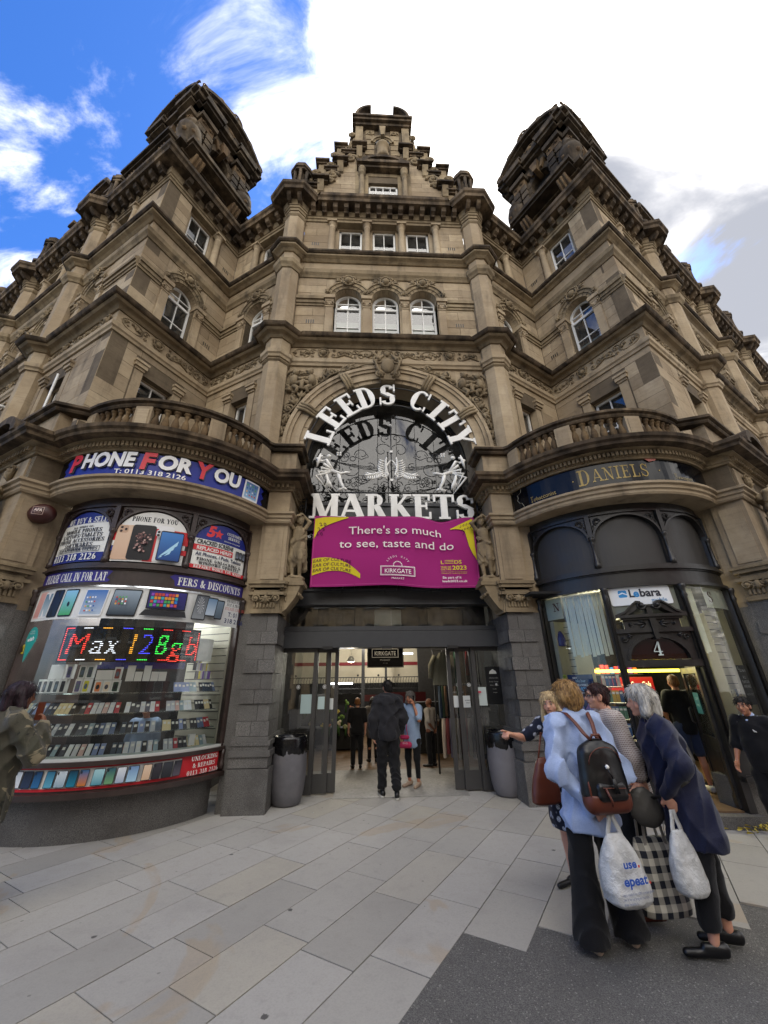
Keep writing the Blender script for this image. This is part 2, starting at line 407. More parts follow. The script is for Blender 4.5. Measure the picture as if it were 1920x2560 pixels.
def copy_tree(o, parent=None):
    c = o.copy(); COL.objects.link(c)
    if parent: c.parent = parent
    for ch in [x for x in KIDS(o)]: copy_tree(ch, c)
    return c
def lamp(loc, e, c, r=.12, parent=None):
    l = bpy.data.lights.new('lamp_fill_light', 'POINT'); l.energy = e; l.color = c; l.shadow_soft_size = r
    o = bpy.data.objects.new('lamp_fill_light', l); COL.objects.link(o); o.location = loc
    if parent: o.parent = parent; o.matrix_basis = wm(parent).inverted() @ Matrix.Translation(loc)
    return o
def KIDS(o): return [x for x in bpy.data.objects if x.parent == o]
# ================= text =================
_tx = {}
def sans(txt, bold=0., shear=0., space=1.0):
    """returns (verts2d, faces, width) of a line of text, cap height 1"""
    key = (txt, bold, shear, space)
    if key in _tx: return _tx[key]
    cu = bpy.data.curves.new('t', 'FONT'); cu.body = txt; cu.offset = bold; cu.shear = shear; cu.space_character = space; cu.resolution_u = 3
    ob = bpy.data.objects.new('t', cu); COL.objects.link(ob)
    dg = bpy.context.evaluated_depsgraph_get(); me = bpy.data.meshes.new_from_object(ob.evaluated_get(dg))
    vs = [(v.co.x/.73, v.co.y/.73) for v in me.vertices]; fs = [list(p.vertices) for p in me.polygons]
    bpy.data.objects.remove(ob); bpy.data.curves.remove(cu); bpy.data.meshes.remove(me)
    w = max([v[0] for v in vs], default=0); _tx[key] = (vs, fs, w); return _tx[key]
# slab-serif letters drawn as strokes: v x y0 y1 w | h y x0 x1 t | d x0 y0 x1 y1 w | a cx cy rx ry a0 a1 w(thick) t(thin) | s x y w (serif)
GL = {
 'A': (.78, 'd .06 0 .34 1 .09;d .34 1 .68 0 .2;h .3 .18 .56 .08;s .07 0 .24;s .67 0 .34'),
 'B': (.72, 'v .2 0 1;s .16 0 .3;s .16 1 .3;h .04 .1 .4 .08;h .52 .2 .4 .08;h .96 .1 .4 .08;a .38 .76 .22 .24 -90 90;a .38 .28 .27 .28 -90 90'),
 'C': (.74, 'a .4 .5 .34 .5 50 310;v .68 .68 .98 .06;v .68 .04 .26 .06'),
 'D': (.78, 'v .2 0 1;s .16 0 .3;s .16 1 .3;h .04 .1 .36 .08;h .96 .1 .36 .08;a .34 .5 .36 .5 -90 90'),
 'E': (.72, 'v .2 0 1;s .16 0 .3;s .16 1 .3;h .04 .1 .64 .08;h .52 .2 .5 .08;h .96 .1 .62 .08;v .62 0 .28 .07;v .6 .74 1 .07;v .5 .38 .66 .06'),
 'F': (.68, 'v .2 0 1;s .2 0 .38;s .16 1 .3;h .52 .2 .48 .08;h .96 .1 .62 .08;v .6 .72 1 .07;v .48 .38 .66 .06'),
 'G': (.8, 'a .4 .5 .34 .5 50 345;v .66 .0 .42 .18;s .66 .42 .3;v .7 .68 .98 .06'),
 'H': (.84, 'v .2 0 1;v .64 0 1;h .5 .2 .64 .08;s .2 0 .36;s .2 1 .36;s .64 0 .36;s .64 1 .36'),
 'I': (.42, 'v .21 0 1;s .21 0 .4;s .21 1 .4'),
 'J': (.56, 'v .36 .2 1;s .36 1 .4;a .22 .2 .22 .2 180 360'),
 'K': (.82, 'v .2 0 1;s .2 0 .36;s .2 1 .36;d .26 .42 .66 1 .08;d .34 .56 .68 0 .2;s .66 1 .28;s .68 0 .34'),
 'L': (.68, 'v .2 0 1;s .2 1 .38;s .16 0 .3;h .04 .1 .62 .08;v .6 0 .32 .07'),
 'M': (1.0, 'v .16 0 1 .08;v .82 0 1 .2;d .16 1 .48 .05 .2;d .82 1 .5 .05 .08;s .14 0 .28;s .14 1 .3;s .82 0 .34;s .84 1 .3'),
 'N': (.84, 'v .16 0 1 .08;v .68 0 1 .08;d .16 1 .68 0 .2;s .14 0 .28;s .12 1 .26;s .68 1 .3'),
 'O': (.8, 'a .4 .5 .35 .5 0 360'),
 'P': (.7, 'v .2 0 1;s .2 0 .38;s .16 1 .3;h .48 .2 .38 .08;h .96 .1 .38 .08;a .36 .72 .28 .28 -90 90'),
 'Q': (.8, 'a .4 .5 .35 .5 0 360;d .4 .15 .7 -.15 .12'),
 'R': (.8, 'v .2 0 1;s .2 0 .38;s .16 1 .3;h .5 .2 .38 .08;h .96 .1 .38 .08;a .36 .74 .26 .26 -90 90;d .4 .5 .64 0 .2;s .7 0 .22'),
 'S': (.66, 'a .33 .74 .27 .26 20 250;a .33 .27 .28 .27 -160 70;d .2 .6 .48 .42 .2;v .59 .66 1 .06;v .05 0 .36 .06'),
 'T': (.74, 'v .37 0 1;s .37 0 .38;h .96 .04 .7 .08;v .05 .7 1 .07;v .69 .7 1 .07'),
 'U': (.82, 'v .2 .3 1;v .64 .3 1 .08;s .2 1 .36;s .64 1 .3;a .4 .3 .24 .3 180 360'),
 'V': (.78, 'd .14 1 .4 0 .2;d .68 1 .4 0 .08;s .14 1 .34;s .68 1 .26'),
 'W': (1.08, 'd .14 1 .34 0 .2;d .56 1 .34 0 .08;d .52 1 .74 0 .2;d .96 1 .74 0 .08;s .14 1 .32;s .55 1 .3;s .96 1 .24'),
 'X': (.78, 'd .14 1 .62 0 .2;d .64 1 .12 0 .08;s .14 1 .3;s .64 1 .26;s .12 0 .26;s .62 0 .32'),
 'Y': (.78, 'd .12 1 .38 .42 .2;d .68 1 .38 .42 .08;v .38 0 .46;s .12 1 .32;s .68 1 .26;s .38 0 .38'),
 'Z': (.68, 'h .96 .08 .6 .08;h .04 .06 .6 .08;d .5 1 .16 0 .2;v .08 .7 1 .06;v .6 0 .3 .06'),
 '0': (.62, 'a .31 .5 .25 .5 0 360'), '1': (.5, 'v .27 0 1 .18;s .27 0 .38;d .1 .8 .27 1 .08'),
 '2': (.62, 'a .3 .72 .24 .28 -30 170;d .5 .6 .1 .08 .1;h .06 .06 .54 .12;v .54 0 .24 .05'),
 '3': (.6, 'a .28 .75 .22 .25 -90 160;a .28 .27 .25 .27 -160 90;h .52 .2 .32 .07'),
 '4': (.64, 'v .42 0 1 .16;d .42 1 .04 .3 .07;h .28 .04 .6 .07;s .42 0 .34'),
 '5': (.6, 'a .28 .32 .26 .32 -160 110;v .14 .5 1 .07;h .94 .12 .52 .14'),
 '6': (.62, 'a .31 .3 .25 .3 0 360;a .42 .5 .36 .5 95 180'),
 '7': (.58, 'h .93 .06 .54 .14;d .5 .9 .2 0 .15'),
 '8': (.62, 'a .31 .75 .21 .25 0 360;a .31 .27 .26 .27 0 360'), '9': (.62, 'a .31 .7 .25 .3 0 360;a .2 .5 .36 .5 -85 0'),
 '&': (.86, 'a .32 .77 .18 .23 0 360;a .3 .25 .24 .25 60 360;d .24 .62 .76 .02 .16;d .5 .14 .74 .5 .07;s .74 .5 .22'),
 '!': (.3, 'v .14 .3 1 .16;v .14 0 .16 .16'), '?': (.55, 'a .26 .76 .22 .24 -80 180;v .27 .24 .56 .12;v .27 0 .15 .14'),
 '/': (.5, 'd .08 0 .4 1 .08'), '(': (.34, 'a .36 .5 .26 .55 110 250'), ')': (.34, 'a 0 .5 .26 .55 -70 70'), ':': (.3, 'v .14 .1 .26 .14;v .14 .55 .71 .14'),
 '.': (.26, 'v .12 0 .15 .14'), ',': (.26, 'v .12 -.12 .15 .12'), "'": (.2, 'v .1 .7 1 .08'), '-': (.4, 'h .42 .06 .34 .1'), '@': (.7, 'a .35 .5 .3 .4 0 360'),
}
def glyph(ch, wt=1.0, ser=1.):
    """list of polygons (convex) for one serif letter"""
    if ch not in GL: return .4, []
    w, spec = GL[ch]; out = []
    for i, st in enumerate(spec.split(';')):
        p = st.split(); t = p[0]; q = [float(x) for x in p[1:]]
        if t == 'v':
            h = (q[3] if len(q) > 3 else .2)*wt/2; out.append([(q[0]-h, q[1]), (q[0]+h, q[1]), (q[0]+h, q[2]), (q[0]-h, q[2])])
        elif t == 'h':
            h = q[3]/2*max(wt, .7); out.append([(q[1], q[0]-h), (q[2], q[0]-h), (q[2], q[0]+h), (q[1], q[0]+h)])
        elif t == 'd':
            h = q[4]*wt/2; dx, dy = q[2]-q[0], q[3]-q[1]; l = math.hypot(dx, dy); k = h*l/max(abs(dy), .25)
            out.append([(q[0]-k, q[1]), (q[0]+k, q[1]), (q[2]+k, q[3]), (q[2]-k, q[3])])
        elif t == 's':
            h = q[2]/2; y = q[1]; sg = -1 if y > .4 and y != .5 else 1
            if y == .5: out.append([(q[0]-h, y), (q[0]+h, y), (q[0]+h, y+.07), (q[0]-h, y+.07)])
            else: out.append([(q[0]-h, y), (q[0]+h, y), (q[0]+h, y+sg*.085), (q[0]-h, y+sg*.085)])
        elif t == 'a':
            cx, cy, rx, ry, a0, a1 = q; n = max(4, int(abs(a1-a0)/18))
            for j in range(n):
                seg = []
                for a, inn in ((j, 0), (j+1, 0), (j+1, 1), (j, 1)):
                    th = R(a0+(a1-a0)*a/n); tk = (.07+.12*abs(cos(th))**1.5)*wt if inn else 0
                    ty = (.08+.0*abs(cos(th)))*max(wt, .7) if inn else 0
                    seg.append((cx+(rx-tk)*cos(th), cy+(ry-ty)*sin(th)))
                out.append(seg)
    return w, out
def serif_width(txt, wt=1., sp=0): return sum((GL[c][0] if c in GL else .4)+sp for c in txt)-sp
class Art:
    """flat print on a frame: every layer 1.2 mm proud of the last"""
    def __init__(s, F, off=.004): s.F = F; s.mb = MB(); s.o = off; s.k = 0
    def nx(s): s.k += 1; return s.o+s.k*.0011
    def quad(s, a0, z0, a1, z1, c, c2=None, off=None):
        o = off or s.nx(); n = max(1, int(math.ceil(abs(a1-a0)/min(s.F.da, 5)))); c2 = c2 or c
        vs = []; cs = []
        for i in range(n+1): a = a0+(a1-a0)*i/n; vs += [s.F.P(a, o, z0), s.F.P(a, o, z1)]; cs += [c, c2]
        s.mb.add(vs, [(2*i, 2*i+2, 2*i+3, 2*i+1) for i in range(n)], [rgb(x) for x in cs])
    def poly(s, pts, c, c2=None, off=None):
        o = off or s.nx(); zs = [p[1] for p in pts]; lo, hi = min(zs), max(zs)
        c = rgb(c); c2 = rgb(c2) if c2 else c
        cs = [tuple(x+(y-x)*(z-lo)/max(1e-6, hi-lo) for x, y in zip(c, c2)) for _, z in pts]
        if s.F.da < 100 and max(p[0] for p in pts)-min(p[0] for p in pts) > .2:
            a0 = min(p[0] for p in pts); a1 = max(p[0] for p in pts); n = int(math.ceil((a1-a0)/s.F.da))
            for i in range(n):
                l = a0+(a1-a0)*i/n; r = a0+(a1-a0)*(i+1)/n; pp = clip(clip(pts, l, 1), r, -1)
                if len(pp) > 2:
                    cc = [tuple(x+(y-x)*(z-lo)/max(1e-6, hi-lo) for x, y in zip(c, c2)) for _, z in pp]
                    s.mb.add([s.F.P(a, o, z) for a, z in pp], [list(range(len(pp)))], cc)
            return
        s.mb.add([s.F.P(a, o, z) for a, z in pts], [list(range(len(pts)))], cs)
    def ell(s, a, z, ra, rz, c, c2=None, n=20, off=None, rot=0):
        s.poly([(a+ra*cos(2*pi*i/n)*cos(rot)-rz*sin(2*pi*i/n)*sin(rot), z+ra*cos(2*pi*i/n)*sin(rot)+rz*sin(2*pi*i/n)*cos(rot)) for i in range(n)], c, c2, off)
    def rr(s, a0, z0, a1, z1, r, c, c2=None, skew=0, off=None):
        pts = []
        for cx, cz, t0 in ((a1-r, z1-r, 0), (a0+r, z1-r, 90), (a0+r, z0+r, 180), (a1-r, z0+r, 270)):
            for j in range(4): t = R(t0+j*30); x, y = cx+r*cos(t), cz+r*sin(t); pts.append((x+skew*(y-z0), y))
        s.poly(pts, c, c2, off)
    def sans(s, txt, a, z, h, c, align='c', bold=0., shear=0., width=None, space=1., rot=0, off=None, sx=1.):
        vs, fs, w = sans(txt, bold, shear, space); 
        if not fs: return
        k = h; kx = h*sx if width is None else width/w
        x0 = {'c': -w/2, 'l': 0, 'r': -w}[align]; o = off or s.nx(); cr, sr = cos(rot), sin(rot)
        pts = []
        for x, y in vs:
            X, Y = (x+x0)*kx, y*k; pts.append(s.F.P(a+X*cr-Y*sr, o, z+X*sr+Y*cr))
        s.mb.add(pts, fs, rgb(c))
    def serif(s, txt, a, z, h, c, align='c', wt=1., width=None, shear=0, sp=.02, off=None):
        w = serif_width(txt, wt, sp); k = h; kx = h if width is None else width/w; x = {'c': -w/2, 'l': 0, 'r': -w}[align]; o = off or s.nx(); i = 0
        for ch in txt:
            gw, ps = glyph(ch, wt)
            for p in ps:
                i += 1; s.mb.add([s.F.P(a+(x+px+shear*py)*kx, o+.00002*(i % 40), z+py*k) for px, py in p], [list(range(len(p)))], rgb(c))
            x += gw+sp
    def frame(s, a0, z0, a1, z1, t, c):
        o = s.nx()
        for q in ((a0, z0, a1, z0+t), (a0, z1-t, a1, z1), (a0, z0+t, a0+t, z1-t), (a1-t, z0+t, a1, z1-t)): s.quad(*q, c, off=o)
    def build(s, name, parent=None, mat='print'): return s.mb.build(name, mat, parent, fixn=False)
def clip(pts, a, sg):
    out = []
    for i in range(len(pts)):
        p, q = pts[i], pts[(i+1) % len(pts)]; dp, dq = (p[0]-a)*sg, (q[0]-a)*sg
        if dp >= 0: out.append(p)
        if dp*dq < 0: t = dp/(dp-dq); out.append((p[0]+(q[0]-p[0])*t, p[1]+(q[1]-p[1])*t))
    return out

# ================= plan =================
C30, S30 = cos(R(30)), .5
TIP = {-1: (-6.1, -1.25), 1: (6.1, -1.25)}; INN = {-1: (-4.85, .915), 1: (4.85, .915)}
FC = Fr((0, -.31), (1, 0), (0, -1))
FW = {-1: Fr(TIP[-1], (S30, C30), (C30, -S30)), 1: Fr(INN[1], (S30, -C30), (-C30, -S30))}
FS = {-1: Fr(INN[-1], (C30, -S30), (-S30, -C30)), 1: Fr((2.72, -.31), (C30, S30), (S30, -C30))}
FT = {-1: Fr(TIP[-1], (C30, -S30), (-S30, -C30)), 1: Fr(TIP[1], (C30, S30), (S30, -C30))}
def oct_pts(F, a): return [F.P(a+x, o, 0)[:2] for x, o in ((-.29, 0), (-.29, .12), (-.12, .29), (.12, .29), (.29, .12), (.29, 0))]
def corner_oct(sd):
    c = (sd*2.72, -.31); base = [(-.26, .15), (-.286, -.119), (-.119, -.286), (.119, -.286), (.286, -.119), (.286, 0)]
    pts = [(c[0]+x, c[1]+y) for x, y in base]
    return pts if sd < 0 else [(2*c[0]-x, y) for x, y in reversed(pts)]
PIL = (3.2, 7.5, 11.8)
def upper_path():
    p = [FT[-1].P(-16, 0, 0)[:2]]
    for a in (-11.8, -7.5, -3.2): p += oct_pts(FT[-1], a)
    p += [TIP[-1], INN[-1]]+corner_oct(-1)+corner_oct(1)+[INN[1], TIP[1]]
    for a in PIL: p += oct_pts(FT[1], a)
    p += [FT[1].P(16, 0, 0)[:2]]
    return p
UP = upper_path()
BLD = tag(empty('market_building', (0, 2, 0)), 'soot-darkened sandstone market hall with corner towers and a stepped gable over a round arch', 'building')

# ---- stones ----
_sm = None
def unit_stone():
    global _sm
    if _sm is None:
        mb = MB(); mb.wbox(-.5, .5, -.5, .5, -.5, .5); o = mb.build('stone', 'sandstone'); _sm = o.data
        b = bmesh.new(); b.from_mesh(_sm); bmesh.ops.recalc_face_normals(b, faces=b.faces); b.to_mesh(_sm); b.free(); bpy.data.objects.remove(o)
    return _sm
STONES = []   # (frame,a0,a1,o0,o1,z0,z1,parent)
CAMP = Vector((-.5, -7.6, 1.65))
def fill_stones(F, a0, a1, z0, z1, holes, parent, course=.31, lo=.5, hi=1.0, th=.035, jt=.009):
    zs = sorted({z0, z1} | {z for h in holes for z in h[2:4] if z0 < z < z1})
    rows = []
    for p, q in zip(zs[:-1], zs[1:]):
        n = max(1, round((q-p)/course)); rows += [(p+(q-p)*i/n, p+(q-p)*(i+1)/n) for i in range(n)]
    for i, (p, q) in enumerate(rows):
        spans = [(a0, a1)]
        for h in holes:
            if h[2] < q-.01 and h[3] > p+.01:
                ns = []
                for s, e in spans:
                    if h[0] > s: ns.append((s, min(e, h[0])))
                    if h[1] < e: ns.append((max(s, h[1]), e))
                spans = [(s, e) for s, e in ns if e-s > .02]
        for s, e in spans:
            x = s; first = True
            while x < e-.02:
                l = random.uniform(lo, hi)*(random.uniform(.45, .8) if first and i % 2 else 1); first = False
                y = x+l
                if e-y < .3: y = e
                STONES.append((F, x+jt/2, y-jt/2, -th, random.uniform(-.003, .003), p+jt/2, q-jt/2, parent)); x = y
def flush_stones(limit=300):
    def key(t):
        F, a0, a1, o0, o1, z0, z1, par = t; c = Vector(F.P((a0+a1)/2, o1, (z0+z1)/2)); d = CAMP-c; n = F.n
        return -(a1-a0)*(z1-z0)*max(0.02, abs(d.normalized().dot(n)))/d.length_squared
    STONES.sort(key=key); me = unit_stone(); rest = {}
    for i, (F, a0, a1, o0, o1, z0, z1, par) in enumerate(STONES):
        if i < limit:
            c = Vector(F.P((a0+a1)/2, (o0+o1)/2, (z0+z1)/2))
            m = Matrix((F.u*(a1-a0), F.n*(o1-o0), Vector((0, 0, 1))*(z1-z0))).transposed().to_4x4(); m.translation = c
            obj_from('stone', me, par, m)
        else: rest.setdefault(par, MB()).box(F, a0, a1, o0, o1, z0, z1)
    for par, mb in rest.items():
        o = mb.build('stonework', 'sandstone', par); o['kind'] = 'stuff'
def wall_backing(F, a0, a1, z0, z1, holes, name='wall', depth=.22, back=-.36):
    """mortar-coloured backing behind the stones with reveals round each opening"""
    mb = MB(); xs = sorted({a0, a1} | {x for h in holes for x in h[:2]}); zs = sorted({z0, z1} | {z for h in holes for z in h[2:4]})
    for x0, x1 in zip(xs[:-1], xs[1:]):
        for y0, y1 in zip(zs[:-1], zs[1:]):
            cx, cz = (x0+x1)/2, (y0+y1)/2
            if any(h[0] < cx < h[1] and h[2] < cz < h[3] for h in holes): continue
            mb.box(F, x0, x1, back, -.012, y0, y1)
    return mb.build(name, 'joint_mortar', BLD)
def arch_infill(F, ac, r, zs, zt, parent, o0=-.3, o1=0., half=None, mat_='sandstone_plain', n=14):
    """stone between a round arch head and the square top of its opening"""
    mb = MB(); h = half or r
    for i in range(n):
        t0 = pi-pi*i/n; t1 = pi-pi*(i+1)/n
        x0, y0, x1, y1 = ac+r*cos(t0), zs+r*sin(t0), ac+r*cos(t1), zs+r*sin(t1)
        mb.prism(F, [(x0, y0), (x1, y1), (x1, zt), (x0, zt)], o0, o1)
    return mb.build('arch_head', mat_, parent)
def arch_mould(F, ac, zs, rings, parent, name='arch_moulding', mat_='carved_stone', n=20, t0=180, t1=0):
    """concentric rings: (r0,r1,off0,off1)"""
    mb = MB()
    for r0, r1, o0, o1 in rings:
        vs = []
        for i in range(n+1):
            t = R(t0+(t1-t0)*i/n)
            for r, o in ((r0, o0), (r0, o1), (r1, o1), (r1, o0)): vs.append(F.P(ac+r*cos(t), o, zs+r*sin(t)))
        fs = [(4*i+k, 4*i+(k+1) % 4, 4*i+4+(k+1) % 4, 4*i+4+k) for i in range(n) for k in range(4)]+[(0, 1, 2, 3), (4*n+3, 4*n+2, 4*n+1, 4*n)]
        mb.add(vs, fs)
    return mb.build(name, mat_, parent)
def scroll(mb, F, a, z, r, turns=1.4, dirn=1, start=0., off=.03, tk=.018, n=5):
    pts = []; rs = []; N = int(13*turns)
    for i in range(N+1):
        f = i/N; t = start+dirn*2*pi*turns*f; rr = r*(1-f*.88)
        pts.append(F.P(a+rr*cos(t), off+.025*f, z+rr*sin(t))); rs.append(tk*(1-.35*f))
    mb.tube(pts, rs, n); mb.ball(F.P(a, off+.03, z), tk*1.5, 6, 4)
def leafy(mb, F, a, z, ang, L, w, off=.03):
    c, s = cos(ang), sin(ang)
    for k in range(3):
        q = (k-1)*.55; cc, ss = cos(ang+q), sin(ang+q); l = L*(1-.25*abs(k-1))
        mb.tube([F.P(a, off, z), F.P(a+cc*l*.5, off+.03, z+ss*l*.5), F.P(a+cc*l, off, z+ss*l)], [w*.5, w, w*.25], 5)
def cartouche(mb, F, a, z, r, off=.04):
    mb.ball(F.P(a, off, z), (1e-3+r*.62,)*3 if False else r*.55, 9, 6)
    for s in (-1, 1):
        scroll(mb, F, a+s*r*.75, z+r*.55, r*.42, 1.1, s, pi*(s > 0), off, r*.13)
        scroll(mb, F, a+s*r*.55, z-r*.6, r*.3, 1, -s, pi*(s > 0), off, r*.12)
    mb.tube([F.P(a+r*.8*cos(t), off+.02, z+r*.95*sin(t)) for t in [2*pi*i/14 for i in range(14)]], r*.13, 5, closed=True)
def frieze(F, a0, a1, z0, z1, parent, rnd):
    mb = MB(); h = z1-z0; zc = (z0+z1)/2; L = a1-a0; n = max(2, round(L/.55)); w = L/n
    for i in range(n):
        a = a0+w*(i+.5); kind = i % 3
        if kind == 1: cartouche(mb, F, a, zc, h*.4)
        elif kind == 0:
            for j in range(9): mb.ball(F.P(a+rnd.uniform(-.12, .12), .03, zc+rnd.uniform(-.07, .07)), rnd.uniform(.022, .036), 6, 4)
            mb.tube([F.P(a+w*.4*cos(t), .02, zc+h*.42*sin(t)) for t in [2*pi*k/14 for k in range(14)]], .014, 5, closed=True)
            for s in (-1, 1): leafy(mb, F, a+s*.13, zc, 0 if s > 0 else pi, .1, .02)
        else:
            for s in (-1, 1): scroll(mb, F, a+s*w*.2, zc+.02, h*.3, 1.5, s, pi*(s > 0), .02, .017)
            mb.tube([F.P(a-w*.4, .02, z0+.05), F.P(a, .04, zc-.02), F.P(a+w*.4, .02, z0+.05)], .018, 5)
            leafy(mb, F, a, zc, pi/2, h*.4, .02)
        s = 1 if i % 2 else -1
        if i: scroll(mb, F, a0+w*i, zc+s*.05, h*.26, 1.3, s, .5, .02, .015); leafy(mb, F, a0+w*i, zc-s*.07, -s*pi/2, .09, .018)
    o = mb.build('carved_frieze', 'carved_stone', parent); return o

# ---- windows ----
PANES = []
def window(F, ac, w, z0, z1, arched=False, rec=.2, grid=(2, 2), transom=None, blind=None, tgrid=(2, 2), parent=BLD):
    """white timber window > frame bars, panes, blind"""
    h = w/2; zs = z1-h if arched else z1; t = .055; mb = MB(); o0, o1 = -rec-.05, -rec
    mb.box(F, ac-h, ac-h+t, o0, o1, z0, zs); mb.box(F, ac+h-t, ac+h, o0, o1, z0, zs); mb.box(F, ac-h-.02, ac+h+.02, o0, o1+.03, z0, z0+t*1.3)
    def bar(a0, a1, y0, y1, d=.0): mb.box(F, a0, a1, o0, o1-.008+d, y0, y1)
    tz = transom or z1
    if transom: bar(ac-h+t, ac+h-t, transom-.03, transom+.045, .02)
    lo, hi = z0+t*1.3, (transom-.03 if transom else zs-t)
    for i in range(1, grid[0]): x = ac-h+w*i/grid[0]; bar(x-.014, x+.014, lo, hi)
    for j in range(1, grid[1]): y = lo+(hi-lo)*j/grid[1]; bar(ac-h+t, ac+h-t, y-.014, y+.014, .002)
    if not arched: mb.box(F, ac-h, ac+h, o0, o1, z1-t, z1)
    if transom:
        top = z1 if arched else z1-t; bar(ac-.014, ac+.014, transom+.045, top-.01 if not arched else z1-.03)
        if arched: y = transom+.045+(zs+.1-transom)*.6; bar(ac-h+t, ac+h-t, y-.014, y+.014, .002)
    if arched:
        n = 14
        for i in range(n):
            a, b = pi*i/n, pi*(i+1)/n
            mb.prism(F, [(ac+(h-t)*cos(a), zs+(h-t)*sin(a)), (ac+h*cos(a), zs+h*sin(a)), (ac+h*cos(b), zs+h*sin(b)), (ac+(h-t)*cos(b), zs+(h-t)*sin(b))], o0, o1)
    wo = mb.build('window', 'white_window_paint', parent)
    g = -rec-.03
    def pane(poly):
        p = MB(); p.add([F.P(a, g, z) for a, z in poly], [list(range(len(poly)))]); p.build('pane', 'window_glass', wo, fixn=False)
    xs = [ac-h+t*.6]+[ac-h+w*i/grid[0] for i in range(1, grid[0])]+[ac+h-t*.6]; ys = [lo]+[lo+(hi-lo)*j/grid[1] for j in range(1, grid[1])]+[hi]
    for x0, x1 in zip(xs[:-1], xs[1:]):
        for y0, y1 in zip(ys[:-1], ys[1:]): pane([(x0, y0), (x1, y0), (x1, y1), (x0, y1)])
    if transom:
        if arched:
            for s in (-1, 1):
                arc = [(ac+s*(h-t*.5)*cos(pi/2*i/7), zs+(h-t*.5)*sin(pi/2*i/7)) for i in range(8)]
                pane([(ac, transom), (ac+s*(h-t*.5), transom)]+arc)
        else:
            for s in (-1, 1): pane([(ac, transom), (ac+s*(h-t*.5), transom), (ac+s*(h-t*.5), z1-t*.5), (ac, z1-t*.5)])
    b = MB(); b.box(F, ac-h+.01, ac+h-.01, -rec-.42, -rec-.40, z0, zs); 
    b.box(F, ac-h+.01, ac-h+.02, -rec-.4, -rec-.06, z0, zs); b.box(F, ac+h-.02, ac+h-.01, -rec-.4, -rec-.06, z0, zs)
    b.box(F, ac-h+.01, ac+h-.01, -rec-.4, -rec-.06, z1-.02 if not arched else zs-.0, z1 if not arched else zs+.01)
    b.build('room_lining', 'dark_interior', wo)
    if blind:
        b = MB(); b.box(F, ac-h+.04, ac+h-.04, -rec-.1, -rec-.09, z0+.03, z0+(z1-z0)*blind); b.build('blind', 'ivory', wo)
    return wo
def sweep_part(name, path, prof, m, parent=BLD, closed=False):
    mb = MB(); mb.sweep(path, prof, closed); return mb.build(name, m, parent)
def vents(mb, F, a, z):
    for i in range(4): mb.box(F, a-.12+i*.06, a-.095+i*.06, -.02, .0035, z, z+.13)

rnd = random.Random(3)
# ---- string courses and cornices that run round the whole upper wall ----
sweep_part('frieze_band', UP, [(-.2, 8.84), (.04, 8.84), (.055, 8.9), (.09, 8.93), (.1, 9.03), (.03, 9.05), (.012, 9.06), (.012, 9.44), (-.2, 9.44)], 'sandstone_plain')
sweep_part('first_cornice', UP, [(-.25, 9.575), (.27, 9.575), (.3, 9.59), (.32, 9.62), (.34, 9.67), (.05, 9.73), (-.25, 9.73)], 'sooty_stone')
sweep_part('cornice_bed', UP, [(-.25, 9.44), (.05, 9.44), (.09, 9.49), (.12, 9.51), (.2, 9.53), (.25, 9.572), (-.25, 9.572)], 'carved_stone')
sweep_part('string_course', UP, [(-.25, 12.12), (.03, 12.12), (.06, 12.18), (.11, 12.24), (.13, 12.36), (.03, 12.41), (-.25, 12.41)], 'carved_stone')
sweep_part('string_band', UP, [(-.25, 12.41), (0, 12.41), (0, 12.78), (-.25, 12.78)], 'sandstone_plain')
sweep_part('second_cornice', UP, [(-.25, 12.92), (.23, 12.92), (.27, 12.96), (.27, 13.02), (.04, 13.08), (-.25, 13.08)], 'sooty_stone')
sweep_part('cornice_bed', UP, [(-.25, 12.78), (.04, 12.78), (.1, 12.83), (.19, 12.87), (.2, 12.917), (-.25, 12.917)], 'carved_stone')
sweep_part('architrave', UP, [(-.3, 14.72), (.03, 14.72), (.03, 14.82), (.06, 14.83), (.06, 14.92), (-.3, 14.92)], 'carved_stone')
sweep_part('main_cornice', UP, [(-.3, 15.16), (.4, 15.16), (.42, 15.27), (.47, 15.31), (.48, 15.42), (.05, 15.52), (-.3, 15.52)], 'sooty_stone')
sweep_part('cornice_bed', UP, [(-.3, 14.922), (.08, 14.922), (.1, 15.157), (-.3, 15.157)], 'carved_stone')
mod = MB(); mod.prism(Fr((0, 0), (1, 0), (0, 1)), [(.08, 14.93), (.19, 14.93), (.21, 14.98), (.3, 15.02), (.34, 15.155), (.08, 15.155)], -.07, .07)
mod_o = mod.build('modillion', 'sooty_stone'); MODM = mod_o.data; bpy.data.objects.remove(mod_o); mod = MB()
def modillions(F, a0, a1, o=0., sp=.33):
    n = max(1, int((a1-a0)/sp)); w = (a1-a0)/n
    for i in range(n):
        m_ = Matrix((F.n, F.u, Vector((0, 0, 1)))).transposed().to_4x4(); p = F.P(a0+w*(i+.5), 0, 0); m_.translation = p; obj_from('modillion', MODM, BLD, m_)
modillions(FC, -2.35, 2.35)
